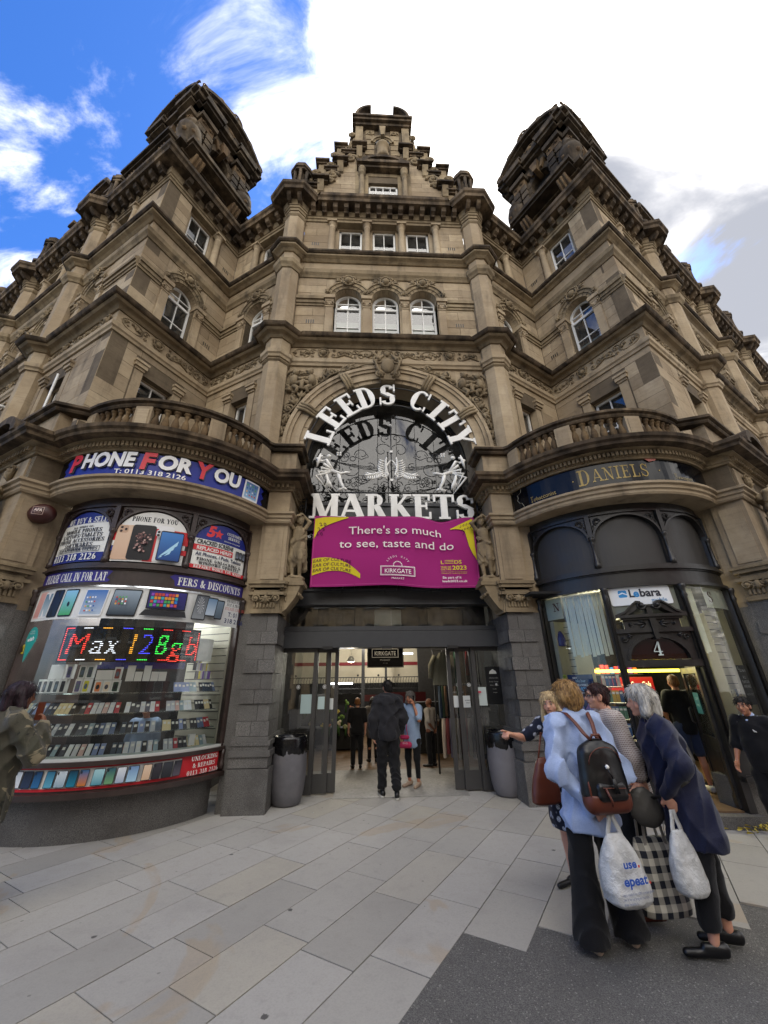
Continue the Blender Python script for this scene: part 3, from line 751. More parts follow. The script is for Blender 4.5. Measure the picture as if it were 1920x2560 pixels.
for s in (-1, 1):
    modillions(FW[s], *((.2, 2.3) if s < 0 else (.2, 2.3))); modillions(FS[s], *((.15, 2.1) if s < 0 else (.36, 2.3)))
    for p, q in ((0, 2.85), (3.55, 7.15), (7.85, 11.45), (12.1, 16)): modillions(FT[s], *((-q, -p) if s < 0 else (p, q)))
    for a in PIL:
        for x in (-.17, .17): mod.prism(Fr(FT[s].P(s*a+x, 0, 0)[:2], FT[s].n, FT[s].u), [(.3, 14.94), (.45, 14.97), (.56, 15.06), (.6, 15.15), (.3, 15.15)], -.06, .06)
    for x in (-.16, .16): mod.prism(Fr((s*2.72+x, -.31), (0, -1), (1, 0)), [(.3, 14.94), (.45, 14.97), (.56, 15.06), (.6, 15.15), (.3, 15.15)], -.06, .06)
o = mod.build('modillion_pairs', 'sooty_stone', BLD); o['kind'] = 'stuff'
# ---- octagonal pilasters ----
def pilaster(pts, inner, z0, z1):
    mb = MB(); n = len(pts); pts = list(pts)+[inner]; z = z0
    vs = [(x, y, zz) for zz in (z0, z1) for x, y in pts]; m = len(pts)
    mb.add(vs, [[i, (i+1) % m, m+(i+1) % m, m+i] for i in range(m)]+[list(range(m)), list(range(m, 2*m))])
    return mb.build('pilaster', 'sandstone_plain', BLD)
def ring(pts, z0, z1, pr, m='carved_stone', name='pilaster_band'):
    mb = MB(); mb.sweep(pts, [(-.05, z0), (0.01, z0), (pr, z0+(z1-z0)*.4), (pr, z1-.02), (-.05, z1)]); return mb.build(name, m, BLD)
PILZ = [(6.2, 8.84), (9.73, 12.12), (13.08, 14.72)]
for s in (-1, 1):
    co = corner_oct(s)
    for z0, z1 in PILZ: pilaster(co, (s*2.72, .1), z0 if z0 > 6.3 else 5.5, z1)
    ring(co, 14.5, 14.62, .04); ring(co, 9.0-.28, 8.8, .04); ring(co, 13.08, 13.3, .04)
    for a in PIL:
        oc = oct_pts(FT[s], s*a)
        for z0, z1 in PILZ: pilaster(oc, FT[s].P(s*a, -.2, 0)[:2], z0 if z0 > 6.3 else 4.6, z1)
        ring(oc, 14.5, 14.62, .04)
# ---- walls ----
def half_column(mb, F, a, z0, z1, r=.105):
    c = F.P(a, -.02, 0); c = (c[0], c[1], 0)
    mb.lathe(c, [(r*1.35, z0), (r*1.35, z0+.07), (r*1.2, z0+.09), (r*1.2, z0+.14), (r, z0+.17), (r*.97, z0+(z1-z0)*.5), (r*.85, z1-.3), (r*.95, z1-.28), (r*.95, z1-.25), (r*.86, z1-.24), (r*.9, z1-.15), (r*1.25, z1-.1), (r*1.3, z1-.08)], 14)
    mb.box(F, a-r*1.4, a+r*1.4, -.15, r*1.45-.02, z1-.08, z1)
def arched_bay(F, cs, al, ar, wallpar, r=.37, zsill=9.73, zsp=11.330, vent=None):
    """surround of arched windows: jamb pilasters, ionic capitals, arch rings, carved cartouche"""
    for ac in cs:
        arch_infill(F, ac, r, zsp, 12.12, wallpar, -.3, -.002)
        arch_mould(F, ac, zsp, [(r, r+.1, -.1, .035), (r+.1, r+.2, -.1, .06), (r+.2, r+.23, -.1, .09)], BLD)
        mb = MB()
        F.P(ac, 0, 0); cartouche(mb, F, ac, zsp+r+.24, .19, .08)
        for q in (-1, 1):
            x, z = ac+q*(r+.18)*cos(R(38)), zsp+(r+.18)*sin(R(20))
            leafy(mb, F, ac+q*(r+.22), zsp+.12, pi/2+q*.5, .17, .035, .07); scroll(mb, F, ac+q*(r+.2), zsp+.1, .07, 1.2, -q, 0, .09, .02)
            leafy(mb, F, ac+q*.22, zsp+r+.22, pi/2-q*1.2, .2, .03, .07)
        mb.build('carved_cartouche', 'carved_stone', BLD)
        mb = MB()
        for j in range(9):
            t = pi*(j+.5)/9; mb.prism(F, [(ac+(r+.005)*cos(t-.01), zsp+(r+.005)*sin(t-.01)), (ac+(r+.195)*cos(t-.01), zsp+(r+.195)*sin(t-.01)), (ac+(r+.195)*cos(t+.01), zsp+(r+.195)*sin(t+.01)), (ac+(r+.005)*cos(t+.01), zsp+(r+.005)*sin(t+.01))], .05, .063)
        mb.build('arch_joints', 'sooty_stone', BLD)['kind'] = 'stuff'
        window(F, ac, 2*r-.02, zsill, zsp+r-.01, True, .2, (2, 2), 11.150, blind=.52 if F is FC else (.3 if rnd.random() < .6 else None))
    mb = MB(); xs = []
    for ac in cs: xs += [ac-r-.12, ac+r+.12]
    xs.sort(); seen = []
    for x in xs:
        if seen and abs(seen[-1]-x) < .2: seen[-1] = (seen[-1]+x)/2
        else: seen.append(x)
    for x in seen:
        w = .1; mb.box(F, x-w, x+w, -.25, .045, zsill, 10.990); mb.box(F, x-w-.03, x+w+.03, -.1, .07, zsill, zsill+.1)
        mb.box(F, x-w-.015, x+w+.015, -.25, .06, 10.930, 10.970)
        mb.box(F, x-w-.02, x+w+.02, -.25, .08, 11.130, 11.210); mb.box(F, x-w-.05, x+w+.05, -.25, .12, 11.210, 11.330)
        for q in (-1, 1): scroll(mb, F, x+q*.09, 11.060, .06, 1.4, q, pi*(q > 0)-q*.3, .07, .017)
        mb.box(F, x-.1, x+.1, -.2, .07, 10.990, 11.130)
    mb.build('window_pier', 'sandstone_plain', BLD)
    mb = MB(); spans = []
    if seen[0]-.15 > al: spans.append((al, seen[0]-.15))
    if seen[-1]+.15 < ar: spans.append((seen[-1]+.15, ar))
    for p, q in spans:
        mb.box(F, p, q, -.2, .03, 10.990, 11.070); mb.box(F, p, q, -.2, .06, 11.070, 11.180); mb.box(F, p, q, -.2, .1, 11.180, 11.290); mb.box(F, p, q, -.2, .05, 11.290, 11.330)
    mb.build('impost_string', 'carved_stone', BLD)
def bay_l2(F, a0, a1, cs, vts=()):
    holes = [(c-.37, c+.37, 9.73, 12.12) for c in cs]
    w = wall_backing(F, a0, a1, 9.73, 12.12, holes); 
    st = [(c-.37, c+.37, 9.73, 11.2) for c in cs]+[(c-.62, c+.62, 11.2, 11.85) for c in cs]
    fill_stones(F, a0, a1, 9.73, 12.12, [(c-.6, c+.6, 9.73, 12.12) for c in cs], w)
    mb = MB(); iv = []
    for c in cs:
        for p, q in ((c-.6, c-.37), (c+.37, c+.6)):
            if iv and p < iv[-1][1]: iv[-1][1] = q
            else: iv.append([p, q])
    for p, q in iv: mb.box(F, max(p, a0), min(q, a1), -.2, -.006, 9.73, 12.12)
    mb.build('ashlar_margin', 'sandstone_plain', w)
    arched_bay(F, cs, a0, a1, w)
    if vts:
        mb = MB()
        for v in vts: vents(mb, F, v, 10.35)
        mb.build('vent_slots', 'iron', BLD)['kind'] = 'stuff'
def bay_l3(F, a0, a1, cs, cols, lo, hi, vts=()):
    """recessed loggia with half columns and rectangular windows"""
    w = wall_backing(F, a0, a1, 13.08, 14.72, [(lo, hi, 13.08, 14.72)])
    fill_stones(F, a0, a1, 13.08, 14.72, [(lo, hi, 13.08, 14.72)], w)
    mb = MB()
    xs = [lo]+[v for c in cs for v in (c-.36, c+.36)]+[hi]
    for p, q in zip(xs[::2], xs[1::2]): mb.box(F, p, q, -.36, -.17, 13.08, 14.72)
    for c in cs: mb.box(F, c-.36, c+.36, -.36, -.17, 14.69, 14.72)
    mb.build('loggia_wall', 'sandstone_plain', w)
    for c in cols:
        mb = MB(); half_column(mb, F, c, 13.08, 14.72); mb.build('half_column', 'sandstone_plain', BLD)
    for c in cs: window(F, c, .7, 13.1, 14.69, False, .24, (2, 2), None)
    for c in cs:
        mb = MB(); mb.box(F, c-.33, c+.33, -.2, -.19, 13.16, 13.34)
        mb.build('radiator_slats', 'white_board', BLD)
    if vts:
        mb = MB()
        for v in vts: vents(mb, F, v, 13.6)
        mb.build('vent_slots', 'iron', BLD)['kind'] = 'stuff'
# ================= upper building =================
CW = 2.43
bay_l2(FC, -CW, CW, (-1.04, 0, 1.04), (-2.0, 2.0))
bay_l3(FC, -CW, CW, (-1.04, 0, 1.04), (-1.6, -.53, .53, 1.6), -1.62, 1.62, (-2.05, 2.05))
for s in (-1, 1):
    L = 2.5; wa = 1.22 if s < 0 else L-1.22
    bay_l2(FW[s], 0, L, (wa,), (L-.35,) if s < 0 else (.35,))
    ca = (1.74,) if s < 0 else (L-1.74,)
    lo, hi = (.75, 1.85) if s < 0 else (L-1.85, L-.75)
    bay_l3(FW[s], 0, L, (wa+(.0),), ca, lo, hi, (L-.3,) if s < 0 else (.3,))
    sl = 2.46; sa = 1.36 if s < 0 else sl-1.36
    a0, a1 = (0, sl-.25) if s < 0 else (.25, sl)
    bay_l2(FS[s], a0, a1, (sa,), ())
    bay_l3(FS[s], a0, a1, (sa,), ((sa-.5),) if s < 0 else ((sa+.5),), sa-.62, sa+.62)
    for p, q, cs in ((0, 2.9, (2.0,)), (3.5, 7.2, (4.6, 6.1)), (7.8, 11.5, (8.9, 10.4)), (12.1, 16, (14.,))):
        a0, a1 = (-q, -p) if s < 0 else (p, q); cc = tuple(sorted(s*c for c in cs))
        bay_l2(FT[s], a0, a1, cc)
        bay_l3(FT[s], a0, a1, cc, tuple(sorted([s*(cs[0]-.52), s*(cs[-1]+.52)]+([s*(cs[0]+cs[1])/2] if len(cs) > 1 else []))), min(cc)-.62, max(cc)+.62)
# level one (behind the balconies) : z 5.3 .. 8.84
def bay_l1(F, a0, a1, ac, w=.74, z0=5.3, zw=6.5):
    h = w/2; hole = (ac-h-.22, ac+h+.22, z0, 8.66)
    wl = wall_backing(F, a0, a1, z0, 8.84, [(ac-h-.02, ac+h+.02, zw, 8.25)])
    fill_stones(F, a0, a1, z0, 8.84, [(ac-h-.24, ac+h+.24, z0, 8.66)], wl, course=.36, lo=.6, hi=1.15)
    mb = MB()
    for q in (-1, 1):
        x = ac+q*(h+.11); mb.box(F, x-.1, x+.1, -.2, .0, z0, 8.32); mb.box(F, x-.11, x+.11, -.2, .03, 8.3, 8.36); mb.box(F, x-.14, x+.14, -.2, .07, 8.36, 8.46); mb.box(F, x-.16, x+.16, -.2, .1, 8.46, 8.52)
    mb.box(F, ac-h-.22, ac+h+.22, -.3, -.1, 8.52, 8.67); mb.box(F, ac-h, ac+h, -.3, -.16, 8.24, 8.52); mb.box(F, ac-h, ac+h, -.3, -.05, z0, zw)
    mb.build('window_surround', 'sandstone_plain', wl)
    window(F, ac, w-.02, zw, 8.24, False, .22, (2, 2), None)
for s in (-1, 1):
    bay_l1(FW[s], 0, 2.5, 1.22 if s < 0 else 2.5-1.22)
    bay_l1(FS[s], *((0, 2.2) if s < 0 else (.26, 2.46)), 1.3 if s < 0 else 2.46-1.3, .6)
    for p, q, c in ((0, 2.9, 2.0), (3.5, 7.2, 5.35), (7.8, 11.5, 9.6), (12.1, 16, 14)):
        bay_l1(FT[s], *((-q, -p) if s < 0 else (p, q)), s*c, .9 if c < 3 else 1.4)
    for F, a0, a1 in ((FW[s], .03, 2.47), (FS[s], *((.03, 2.15) if s < 0 else (.32, 2.43))), (FT[s], *((-2.9, -.03) if s < 0 else (.03, 2.9)))): frieze(F, a0, a1, 9.08, 9.43, BLD, rnd)
    for p, q in ((3.55, 7.15),): frieze(FT[s], *((-q, -p) if s < 0 else (p, q)), 9.08, 9.43, BLD, rnd)
frieze(FC, -2.4, 2.4, 9.08, 9.43, BLD, rnd)
# solid core so that nothing shows through
mb = MB(); core = [FT[-1].P(-16, -.75, 0)[:2], FT[-1].P(-.8, -.75, 0)[:2], (-5.0, 2.0), (-2.6, .5), (2.6, .5), (5.0, 2.0), FT[1].P(.8, -.75, 0)[:2], FT[1].P(16, -.75, 0)[:2], (14, 16), (-14, 16)]
n = len(core); vs = [(x, y, z) for z in (9.0, 15.5) for x, y in core]
mb.add(vs, [list(range(n)), list(range(n, 2*n))]+[(i, (i+1) % n, n+(i+1) % n, n+i) for i in range(n)]); mb.build('roof_slab', 'lead_strip', BLD)
# ---- central arch ----
AZ, AR, AO = 6.45, 1.9, 2.38
mb = MB()
n = 28
for i in range(n):
    t0, t1 = pi-pi*i/n, pi-pi*(i+1)/n; x0, z0, x1, z1 = AR*cos(t0), AZ+AR*sin(t0), AR*cos(t1), AZ+AR*sin(t1)
    mb.prism(FC, [(x0, z0), (x1, z1), (x1, 8.84), (x0, 8.84)], -.75, -.01)
for q in (-1, 1): mb.box(FC, q*AR, q*2.46, -.75, -.01, 5.5, 8.84)
aw = mb.build('wall', 'sandstone_plain', BLD)
arch_mould(FC, 0, AZ, [(AR, AR+.1, -.2, .03), (AR+.1, AR+.2, -.2, .075), (AR+.2, AR+.3, -.2, .06), (AR+.3, AR+.38, -.2, .1), (AR+.38, AR+.46, -.2, .13)], BLD, n=44, mat_='sandstone_plain')
mb = MB()
for j in range(17):
    t = pi*(j+.5)/17
    mb.prism(FC, [(AR*cos(t-.003), AZ+AR*sin(t-.003)), ((AR+.1)*cos(t-.003), AZ+(AR+.1)*sin(t-.003)), ((AR+.1)*cos(t+.003), AZ+(AR+.1)*sin(t+.003)), (AR*cos(t+.003), AZ+AR*sin(t+.003))], -.72, .033)
mb.build('arch_joints', 'sooty_stone', BLD)['kind'] = 'stuff'
# reeded torus bands tying the arch
mb = MB()
for t in (R(28), R(152), R(62), R(118)):
    for d in (-.035, -.0, .035):
        pts = [FC.P((AR-.02+k*.52/8)*cos(t+d), .06+.1*sin(pi*k/8), AZ+(AR-.02+k*.52/8)*sin(t+d)) for k in range(9)]; mb.tube(pts, .038, 6)
    scroll(mb, FC, (AO+.12)*cos(t+.08), AZ+(AO+.12)*sin(t+.08), .12, 1.3, 1, 0, .1, .03); leafy(mb, FC, (AO+.05)*cos(t-.08), AZ+(AO+.05)*sin(t-.08), t-1.2, .25, .04, .1)
mb.build('arch_ribbon', 'carved_stone', BLD)
# keystone
mb = MB(); mb.prism(FC, [(-.17, 8.3), (.17, 8.3), (.3, 9.0), (-.3, 9.0)], -.1, .2); mb.ball(FC.P(0, .2, 8.72), (.17, .1, .23), 10, 8)
for q in (-1, 1):
    scroll(mb, FC, q*.24, 8.93, .14, 1.5, q, pi*(q > 0), .2, .035); scroll(mb, FC, q*.2, 8.45, .11, 1.5, -q, pi*(q > 0), .2, .035)
    mb.tube([FC.P(q*.1, .22, 9.05), FC.P(q*.3, .22, 8.85), FC.P(q*.24, .24, 8.6), FC.P(q*.12, .24, 8.35)], .035, 6)
mb.build('keystone', 'carved_stone', BLD)
# spandrel carving with a pair of seated cherubs
def spandrel(q):
    mb = MB()
    for (x, z, r, tr, d, st) in ((2.28, 8.5, .17, 1.6, 1, 0), (1.42, 8.62, .15, 1.5, -1, 1), (1.0, 8.72, .08, 1.3, 1, 2), (2.3, 7.55, .2, 1.7, -1, 0), (2.34, 7.15, .13, 1.4, 1, 2), (2.38, 6.8, .13, 1.5, -1, 0), (1.95, 7.95, .14, 1.4, 1, 1), (2.2, 7.85, .12, 1.3, -1, 3), (.75, 8.78, .06, 1.2, -1, 0), (1.62, 8.42, .1, 1.3, 1, 2), (1.25, 8.66, .09, 1.2, 1, 4), (2.4, 6.55, .09, 1.2, 1, 1)):
        scroll(mb, FC, q*x, z, r, tr, d*q, st if q > 0 else pi-st, .03, .032)
    for (x, z, a, l, w) in ((2.0, 7.75, 2.4, .35, .055), (2.15, 7.6, 1.2, .3, .05), (1.75, 8.1, .3, .3, .05), (2.3, 7.35, -1.4, .28, .045), (2.4, 7.0, -1.6, .25, .04), (1.5, 8.52, 2.9, .25, .04), (1.15, 8.7, 3.0, .3, .035), (2.25, 8.0, .9, .3, .05), (1.9, 7.6, -2.2, .25, .05), (2.36, 6.68, -1.5, .22, .04), (1.8, 8.2, -.6, .3, .045)):
        leafy(mb, FC, q*x, z, a if q > 0 else pi-a, l, w, .05)
    def fig(x, z, k):   # a small crouching figure in relief
        P = lambda a, b, o=.1: FC.P(q*(x+a*k), o, z+b)
        mb.ball(P(0, .3, .15), (.075, .07, .085), 8, 6); mb.tube([P(.02, .22), P(.04, .1), P(.03, -.06)], [.07, .1, .1], 8)
        mb.tube([P(.02, .18), P(-.13, .1, .16), P(-.3, .12, .14)], [.045, .038, .03], 6); mb.tube([P(.03, -.05), P(-.15, .0, .16), P(-.16, -.18, .15), P(-.25, -.2, .15)], [.07, .06, .045, .03], 7)
        mb.tube([P(.04, -.08), P(-.08, -.16, .13), P(-.02, -.3, .12)], [.07, .055, .04], 7)
        for j in range(7): mb.ball(P(-.05+.1*cos(j), .32+.06*sin(j*1.3), .14), .03, 6, 4)
    fig(1.86, 8.22, -1); fig(2.2, 8.2, 1)
    mb.tube([FC.P(q*(2.03+.33*cos(t)), .05, 8.25+.36*sin(t)) for t in [2*pi*i/20 for i in range(20)]], .035, 6, closed=True)
    pts = [FC.P(q*(AO+.05+.03*sin(j*1.7))*cos(R(12+j*5.5)), .11, AZ+(AO+.05+.03*sin(j*1.7))*sin(R(12+j*5.5))) for j in range(14)]
    mb.tube(pts, .018, 5)
    return mb.build('spandrel_carving', 'carved_stone', BLD)
spandrel(-1); spandrel(1)
# ---- central gable ----
def gable(F, hw, k=1., parent=BLD):
    """stepped gable with aedicule, column-flanked window, broken pediment; hw = half width"""
    zb = 15.4; back, fr = -.55, .0; sx = hw/2.3
    mb = MB()
    prevx = 2.45*sx
    poly = [(-2.45*sx, zb), (2.45*sx, zb), (2.45*sx, 16.35), (2.05*sx, 16.5), (2.05*sx, 17.5), (1.5*sx, 17.6), (1.5*sx, 18.55), (.95*sx, 18.6), (.95*sx, 20.7), (-.95*sx, 20.7), (-.95*sx, 18.6), (-1.5*sx, 18.55), (-1.5*sx, 17.6), (-2.05*sx, 17.5), (-2.05*sx, 16.5), (-2.45*sx, 16.35)]
    # wall with a window hole : strips
    W0, W1 = 16.0, 17.25
    for a0, a1, z0, z1 in ((-2.4, -.5, zb, 16.8), (.5, 2.4, zb, 16.8), (-2.1, -.5, 16.8, 17.8), (.5, 2.1, 16.8, 17.8), (-.5, .5, zb, W0), (-.5, .5, W1, 18.9), (-1.55, -.5, 17.8, 18.9), (.5, 1.55, 17.8, 18.9), (-.95, .95, 18.9, 20.8)):
        mb.box(F, a0*sx, a1*sx, back, fr-.012, z0, z1)
    g = mb.build('gable_wall', 'joint_mortar', parent)
    H = [(-.95*sx, .95*sx, 15.9, 18.55)]
    fill_stones(F, -2.4*sx, 2.4*sx, zb, 16.8, H, g, course=.26); fill_stones(F, -2.1*sx, 2.1*sx, 16.8, 17.8, H, g, course=.26)
    fill_stones(F, -1.55*sx, 1.55*sx, 17.8, 18.9, [(-.95, .95, 15.9, 18.9)], g, course=.26)
    mb = MB()
    # window aedicule
    mb.box(F, -.95*sx, -.5, -.2, .002, 15.9, 18.3); mb.box(F, .5, .95*sx, -.2, .002, 15.9, 18.3); mb.box(F, -.5, .5, -.3, -.1, 17.2, 17.6); mb.box(F, -.5, .5, -.25, .01, 17.6, 18.4)
    mb.build('aedicule_wall', 'carved_stone', g)
    mb = MB(); mb.box(F, -.92*sx, .92*sx, -.1, .24, 15.78, 15.86); mb.box(F, -.88*sx, .88*sx, -.1, .2, 15.72, 15.79); mb.box(F, -.9*sx, .9*sx, -.1, .3, 15.86, 15.95)
    mb.box(F, -.85*sx, .85*sx, -.1, .2, 17.78, 17.9); mb.box(F, -.9*sx, .9*sx, -.1, .3, 17.9, 18.05)
    for q in (-1, 1):
        n = 8
    arc = [(.78*sx*cos(pi*i/12), 18.05+.42*sin(pi*i/12)) for i in range(13)]; inn = [(.6*sx*cos(pi*i/12), 18.05+.3*sin(pi*i/12)) for i in range(13)]
    for i in range(12): mb.prism(F, [inn[i], arc[i], arc[i+1], inn[i+1]], -.1, .26)
    # entablatures of the three stages
    def cap(a0, a1, z, h=.12, p=.16):
        mb.box(F, a0-.03, a1+.03, -.5, p*.5, z-h, z-h*.5); mb.box(F, a0-.08, a1+.08, -.55, p, z-h*.5, z)
    for q in (-1, 1):
        def C(x0, x1, z, **k): a = sorted((q*x0*sx, q*x1*sx)); cap(a[0], a[1], z, **k)
        C(1.93, 2.25, 18.3, h=.16); C(1.88, 2.28, 17.1, p=.26, h=.16); C(1.32, 1.66, 19.42, h=.16); C(1.28, 1.66, 18.3, p=.26, h=.16); C(.64, 1.02, 19.35, p=.26, h=.16); C(.7, 1.0, 20.85)
        C(1.6, 1.95, 17.95, p=.12, h=.16); C(1.0, 1.4, 19.1, p=.12, h=.16); C(2.2, 2.62, 16.85, p=.14, h=.14)
    mb.box(F, -1.0*sx, 1.0*sx, -.55, .18, 20.7, 20.85); mb.box(F, -1.08*sx, 1.08*sx, -.6, .28, 20.85, 20.98); mb.box(F, -1.12*sx, 1.12*sx, -.62, .34, 20.98, 21.1)
    mb.box(F, -.27, .27, -.4, .1, 21.1, 21.3)
    for q in (-1, 1):   # broken segmental pediment
        for i in range(7):
            t0, t1 = R(84-i*12), R(84-(i+1)*12); c0, c1 = max(0, cos(t0)), cos(t1)
            f = lambda t, r: (q*(.36+.66*cos(t)*r)*sx, 21.1+.82*sin(t)*r)
            mb.prism(F, [(q*.36*sx, 21.1), f(t0, .86), f(t1, .86)], -.45, .1); mb.prism(F, [f(t0, .86), f(t0, 1), f(t1, 1), f(t1, .86)], -.5, .3)
    mb.build('gable_cornice', 'sooty_stone', g)
    mb = MB()
    for q in (-1, 1):
        mb.box(F, q*1.96*sx, q*2.22*sx, -.5, .03, 17.0, 18.2); mb.box(F, q*1.35*sx, q*1.63*sx, -.5, .03, 18.2, 19.3); mb.box(F, q*.72*sx, q*.99*sx, -.45, .12, 19.3, 20.75)
        for x, z in ((2.08, 16.95), (1.47, 18.15), (.83, 19.2)):   # corbels
            mb.prism(Fr(F.P(q*x*sx, 0, 0)[:2], F.n, F.u), [(0, z-.45), (.06, z-.42), (.12, z-.2), (.18, z), (0, z)], -.1, .1)
        for x, z, r in ((1.72, 17.5, .24), (1.12, 18.6, .25), (1.8, 18.1, .16), (1.2, 19.25, .17), (2.42, 17.0, .2), (1.08, 19.5, .14), (1.12, 20.2, .13), (2.3, 17.6, .14), (1.7, 18.75, .15), (1.78, 17.15, .14)):
            scroll(mb, F, q*x*sx, z, r, 1.5, -q, pi*(q > 0), .03, .055); mb.ball(F.P(q*x*sx, -.1, z), r*.75, 8, 6); leafy(mb, F, q*x*sx, z+r*.7, pi/2-q*.5, r*.9, .05, .0)
        mb.ball(F.P(q*1.13*sx, -.1, 19.85), .12); mb.ball(F.P(q*1.78*sx, -.1, 18.35), .12); mb.prism(F, [(q*.98*sx, 19.2), (q*1.25*sx, 19.2), (q*1.15*sx, 19.7), (q*1.02*sx, 20.3), (q*.98*sx, 20.4)], -.4, .0)
        c = F.P(q*.72*sx, .1, 0); mb.lathe((c[0], c[1], 0), [(.12, 15.95), (.12, 16.05), (.095, 16.1), (.09, 17.3), (.08, 17.42), (.11, 17.45), (.13, 17.5), (.09, 17.6), (.13, 17.72), (.14, 17.78)], 12)
        for z in (19.0, 19.35, 19.7, 20.05, 20.4): mb.box(F, q*.3, q*.62*sx, -.3, .02, z, z+.3)
        scroll(mb, F, q*.45, 20.45, .13, 1.5, q, 0, .03, .03)
    cartouche(mb, F, 0, 18.2, .15, .12)
    mb.build('gable_carving', 'carved_stone', g)
    arch_mould(F, 0, 19.75, [(.27, .34, -.2, .06), (.34, .42, -.2, .1)], g); mb = MB(); mb.prism(F, [(-.06, 20.0), (.06, 20.0), (.12, 20.6), (-.12, 20.6)], -.1, .2)
    mb.lathe(F.P(0, .02, 0), [(.26, 18.55), (.26, 18.75), (.22, 18.8), (.22, 19.3), (.26, 19.35), (.26, 19.45)], 12); mb.build('gable_niche', 'carved_stone', g)
    mb = MB(); mb.prism(F, [(.27*cos(pi*i/12), 19.75+.27*sin(pi*i/12)) for i in range(13)], -.05, .03); mb.build('niche_shade_plate', 'lead_strip', g)  # dark plate over the wall face stands for the shade inside the niche
    window(F, 0, .98, 16.0, 17.2, False, .1, (4, 2), None, parent=BLD)
    return g
gable(Fr((0, -.22), (1, 0), (0, -1)), 2.3)
def turret(c):
    mb = MB(); p8 = lambda r: [(c[0]+r*cos(R(22.5+45*i)), c[1]+r*sin(R(22.5+45*i))) for i in range(8)][::-1]
    for r, z0, z1 in ((.36, 15.4, 16.0), (.42, 16.0, 16.1), (.3, 16.1, 16.3), (.2, 16.3, 17.1), (.34, 17.1, 17.2), (.38, 17.2, 17.32), (.32, 17.32, 17.5), (.2, 17.5, 17.62)):
        q = p8(r); vs = [(x, y, z) for z in (z0, z1) for x, y in q]; mb.add(vs, [list(range(8)), list(range(8, 16))]+[(i, (i+1) % 8, 8+(i+1) % 8, 8+i) for i in range(8)])
    for i in range(8): mb.lathe((c[0]+.26*cos(R(45*i)), c[1]+.26*sin(R(45*i)), 0), [(.05, 16.3), (.06, 16.4), (.045, 16.7), (.06, 17.1)], 8)
    mb.build('turret', 'sooty_stone', BLD)
turret((-2.72, -.28)); turret((2.72, -.28))
# lead dome behind the gable
mb = MB(); mb.lathe((0, 6.5, 15.5), [(2.9, 0), (2.9, 6.0)]+[(2.9*cos(R(a)), 6.0+3.4*sin(R(a))) for a in range(0, 86, 8)], 24); dm = mb.build('dome', 'copper_dome', BLD)
mb = MB()
for i in range(24): mb.tube([(2.93*cos(R(a))*cos(R(15*i)), 6.5+2.93*cos(R(a))*sin(R(15*i)), 21.5+3.43*sin(R(a))) for a in range(0, 86, 8)], .035, 4)
mb.build('dome_rib', 'white_board', dm)
# side gables + pinnacles over the street fronts
for s in (-1, 1):
    F = FT[s]; c = s*5.35; G = MB(); H = MB()
    f0, f1 = -.5, .1
    G.box(F, c-1.75, c+1.75, f0, .0, 15.4, 16.4); G.box(F, c-1.3, c+1.3, f0, .0, 16.4, 17.3); G.box(F, c-.85, c+.85, f0, .05, 17.3, 18.4)
    for x, z in ((1.75, 16.5), (1.3, 17.4), (.85, 18.5)): H.box(F, c-x-.1, c+x+.1, f0-.05, .18, z-.12, z)
    for q in (-1, 1):
        for x, z in ((1.62, 16.5), (1.17, 17.4)): H.box(F, c+q*x-.13, c+q*x+.13, f0, .1, z, z+.4); H.box(F, c+q*x-.2, c+q*x+.2, f0-.05, .2, z+.4, z+.52); scroll(H, F, c+q*(x-.3), z+.15, .14, 1.3, -q, pi*(q > 0), .05, .04)
    for i in range(8):
        t0, t1 = pi*i/8, pi*(i+1)/8; H.prism(F, [(c, 18.5), (c+1.0*cos(t0), 18.5+.62*sin(t0)), (c+1.0*cos(t1), 18.5+.62*sin(t1))], f0, .02); H.prism(F, [(c+.88*cos(t0), 18.5+.52*sin(t0)), (c+1.02*cos(t0), 18.5+.64*sin(t0)), (c+1.02*cos(t1), 18.5+.64*sin(t1)), (c+.88*cos(t1), 18.5+.52*sin(t1))], f0, .28)
    H.box(F, c-1.02, c+1.02, f0, .28, 18.4, 18.52)
    G.build('side_gable', 'carved_stone', BLD); H.build('side_gable_coping', 'sooty_stone', BLD)
    for a in PIL: turret(F.P(s*a, .05, 0)[:2])
    G = MB(); G.box(F, *sorted((s*2.3, s*3.0)), -.45, -.1, 15.4, 16.3); G.box(F, *sorted((s*2.2, s*3.0)), -.5, .02, 16.3, 16.45); G.box(F, *sorted((s*7.9, s*16)), -.45, -.05, 15.4, 15.9)
    G.box(F, *sorted((s*7.9, s*16)), -.5, .05, 15.9, 16.05)
    G.build('parapet', 'sooty_stone', BLD)
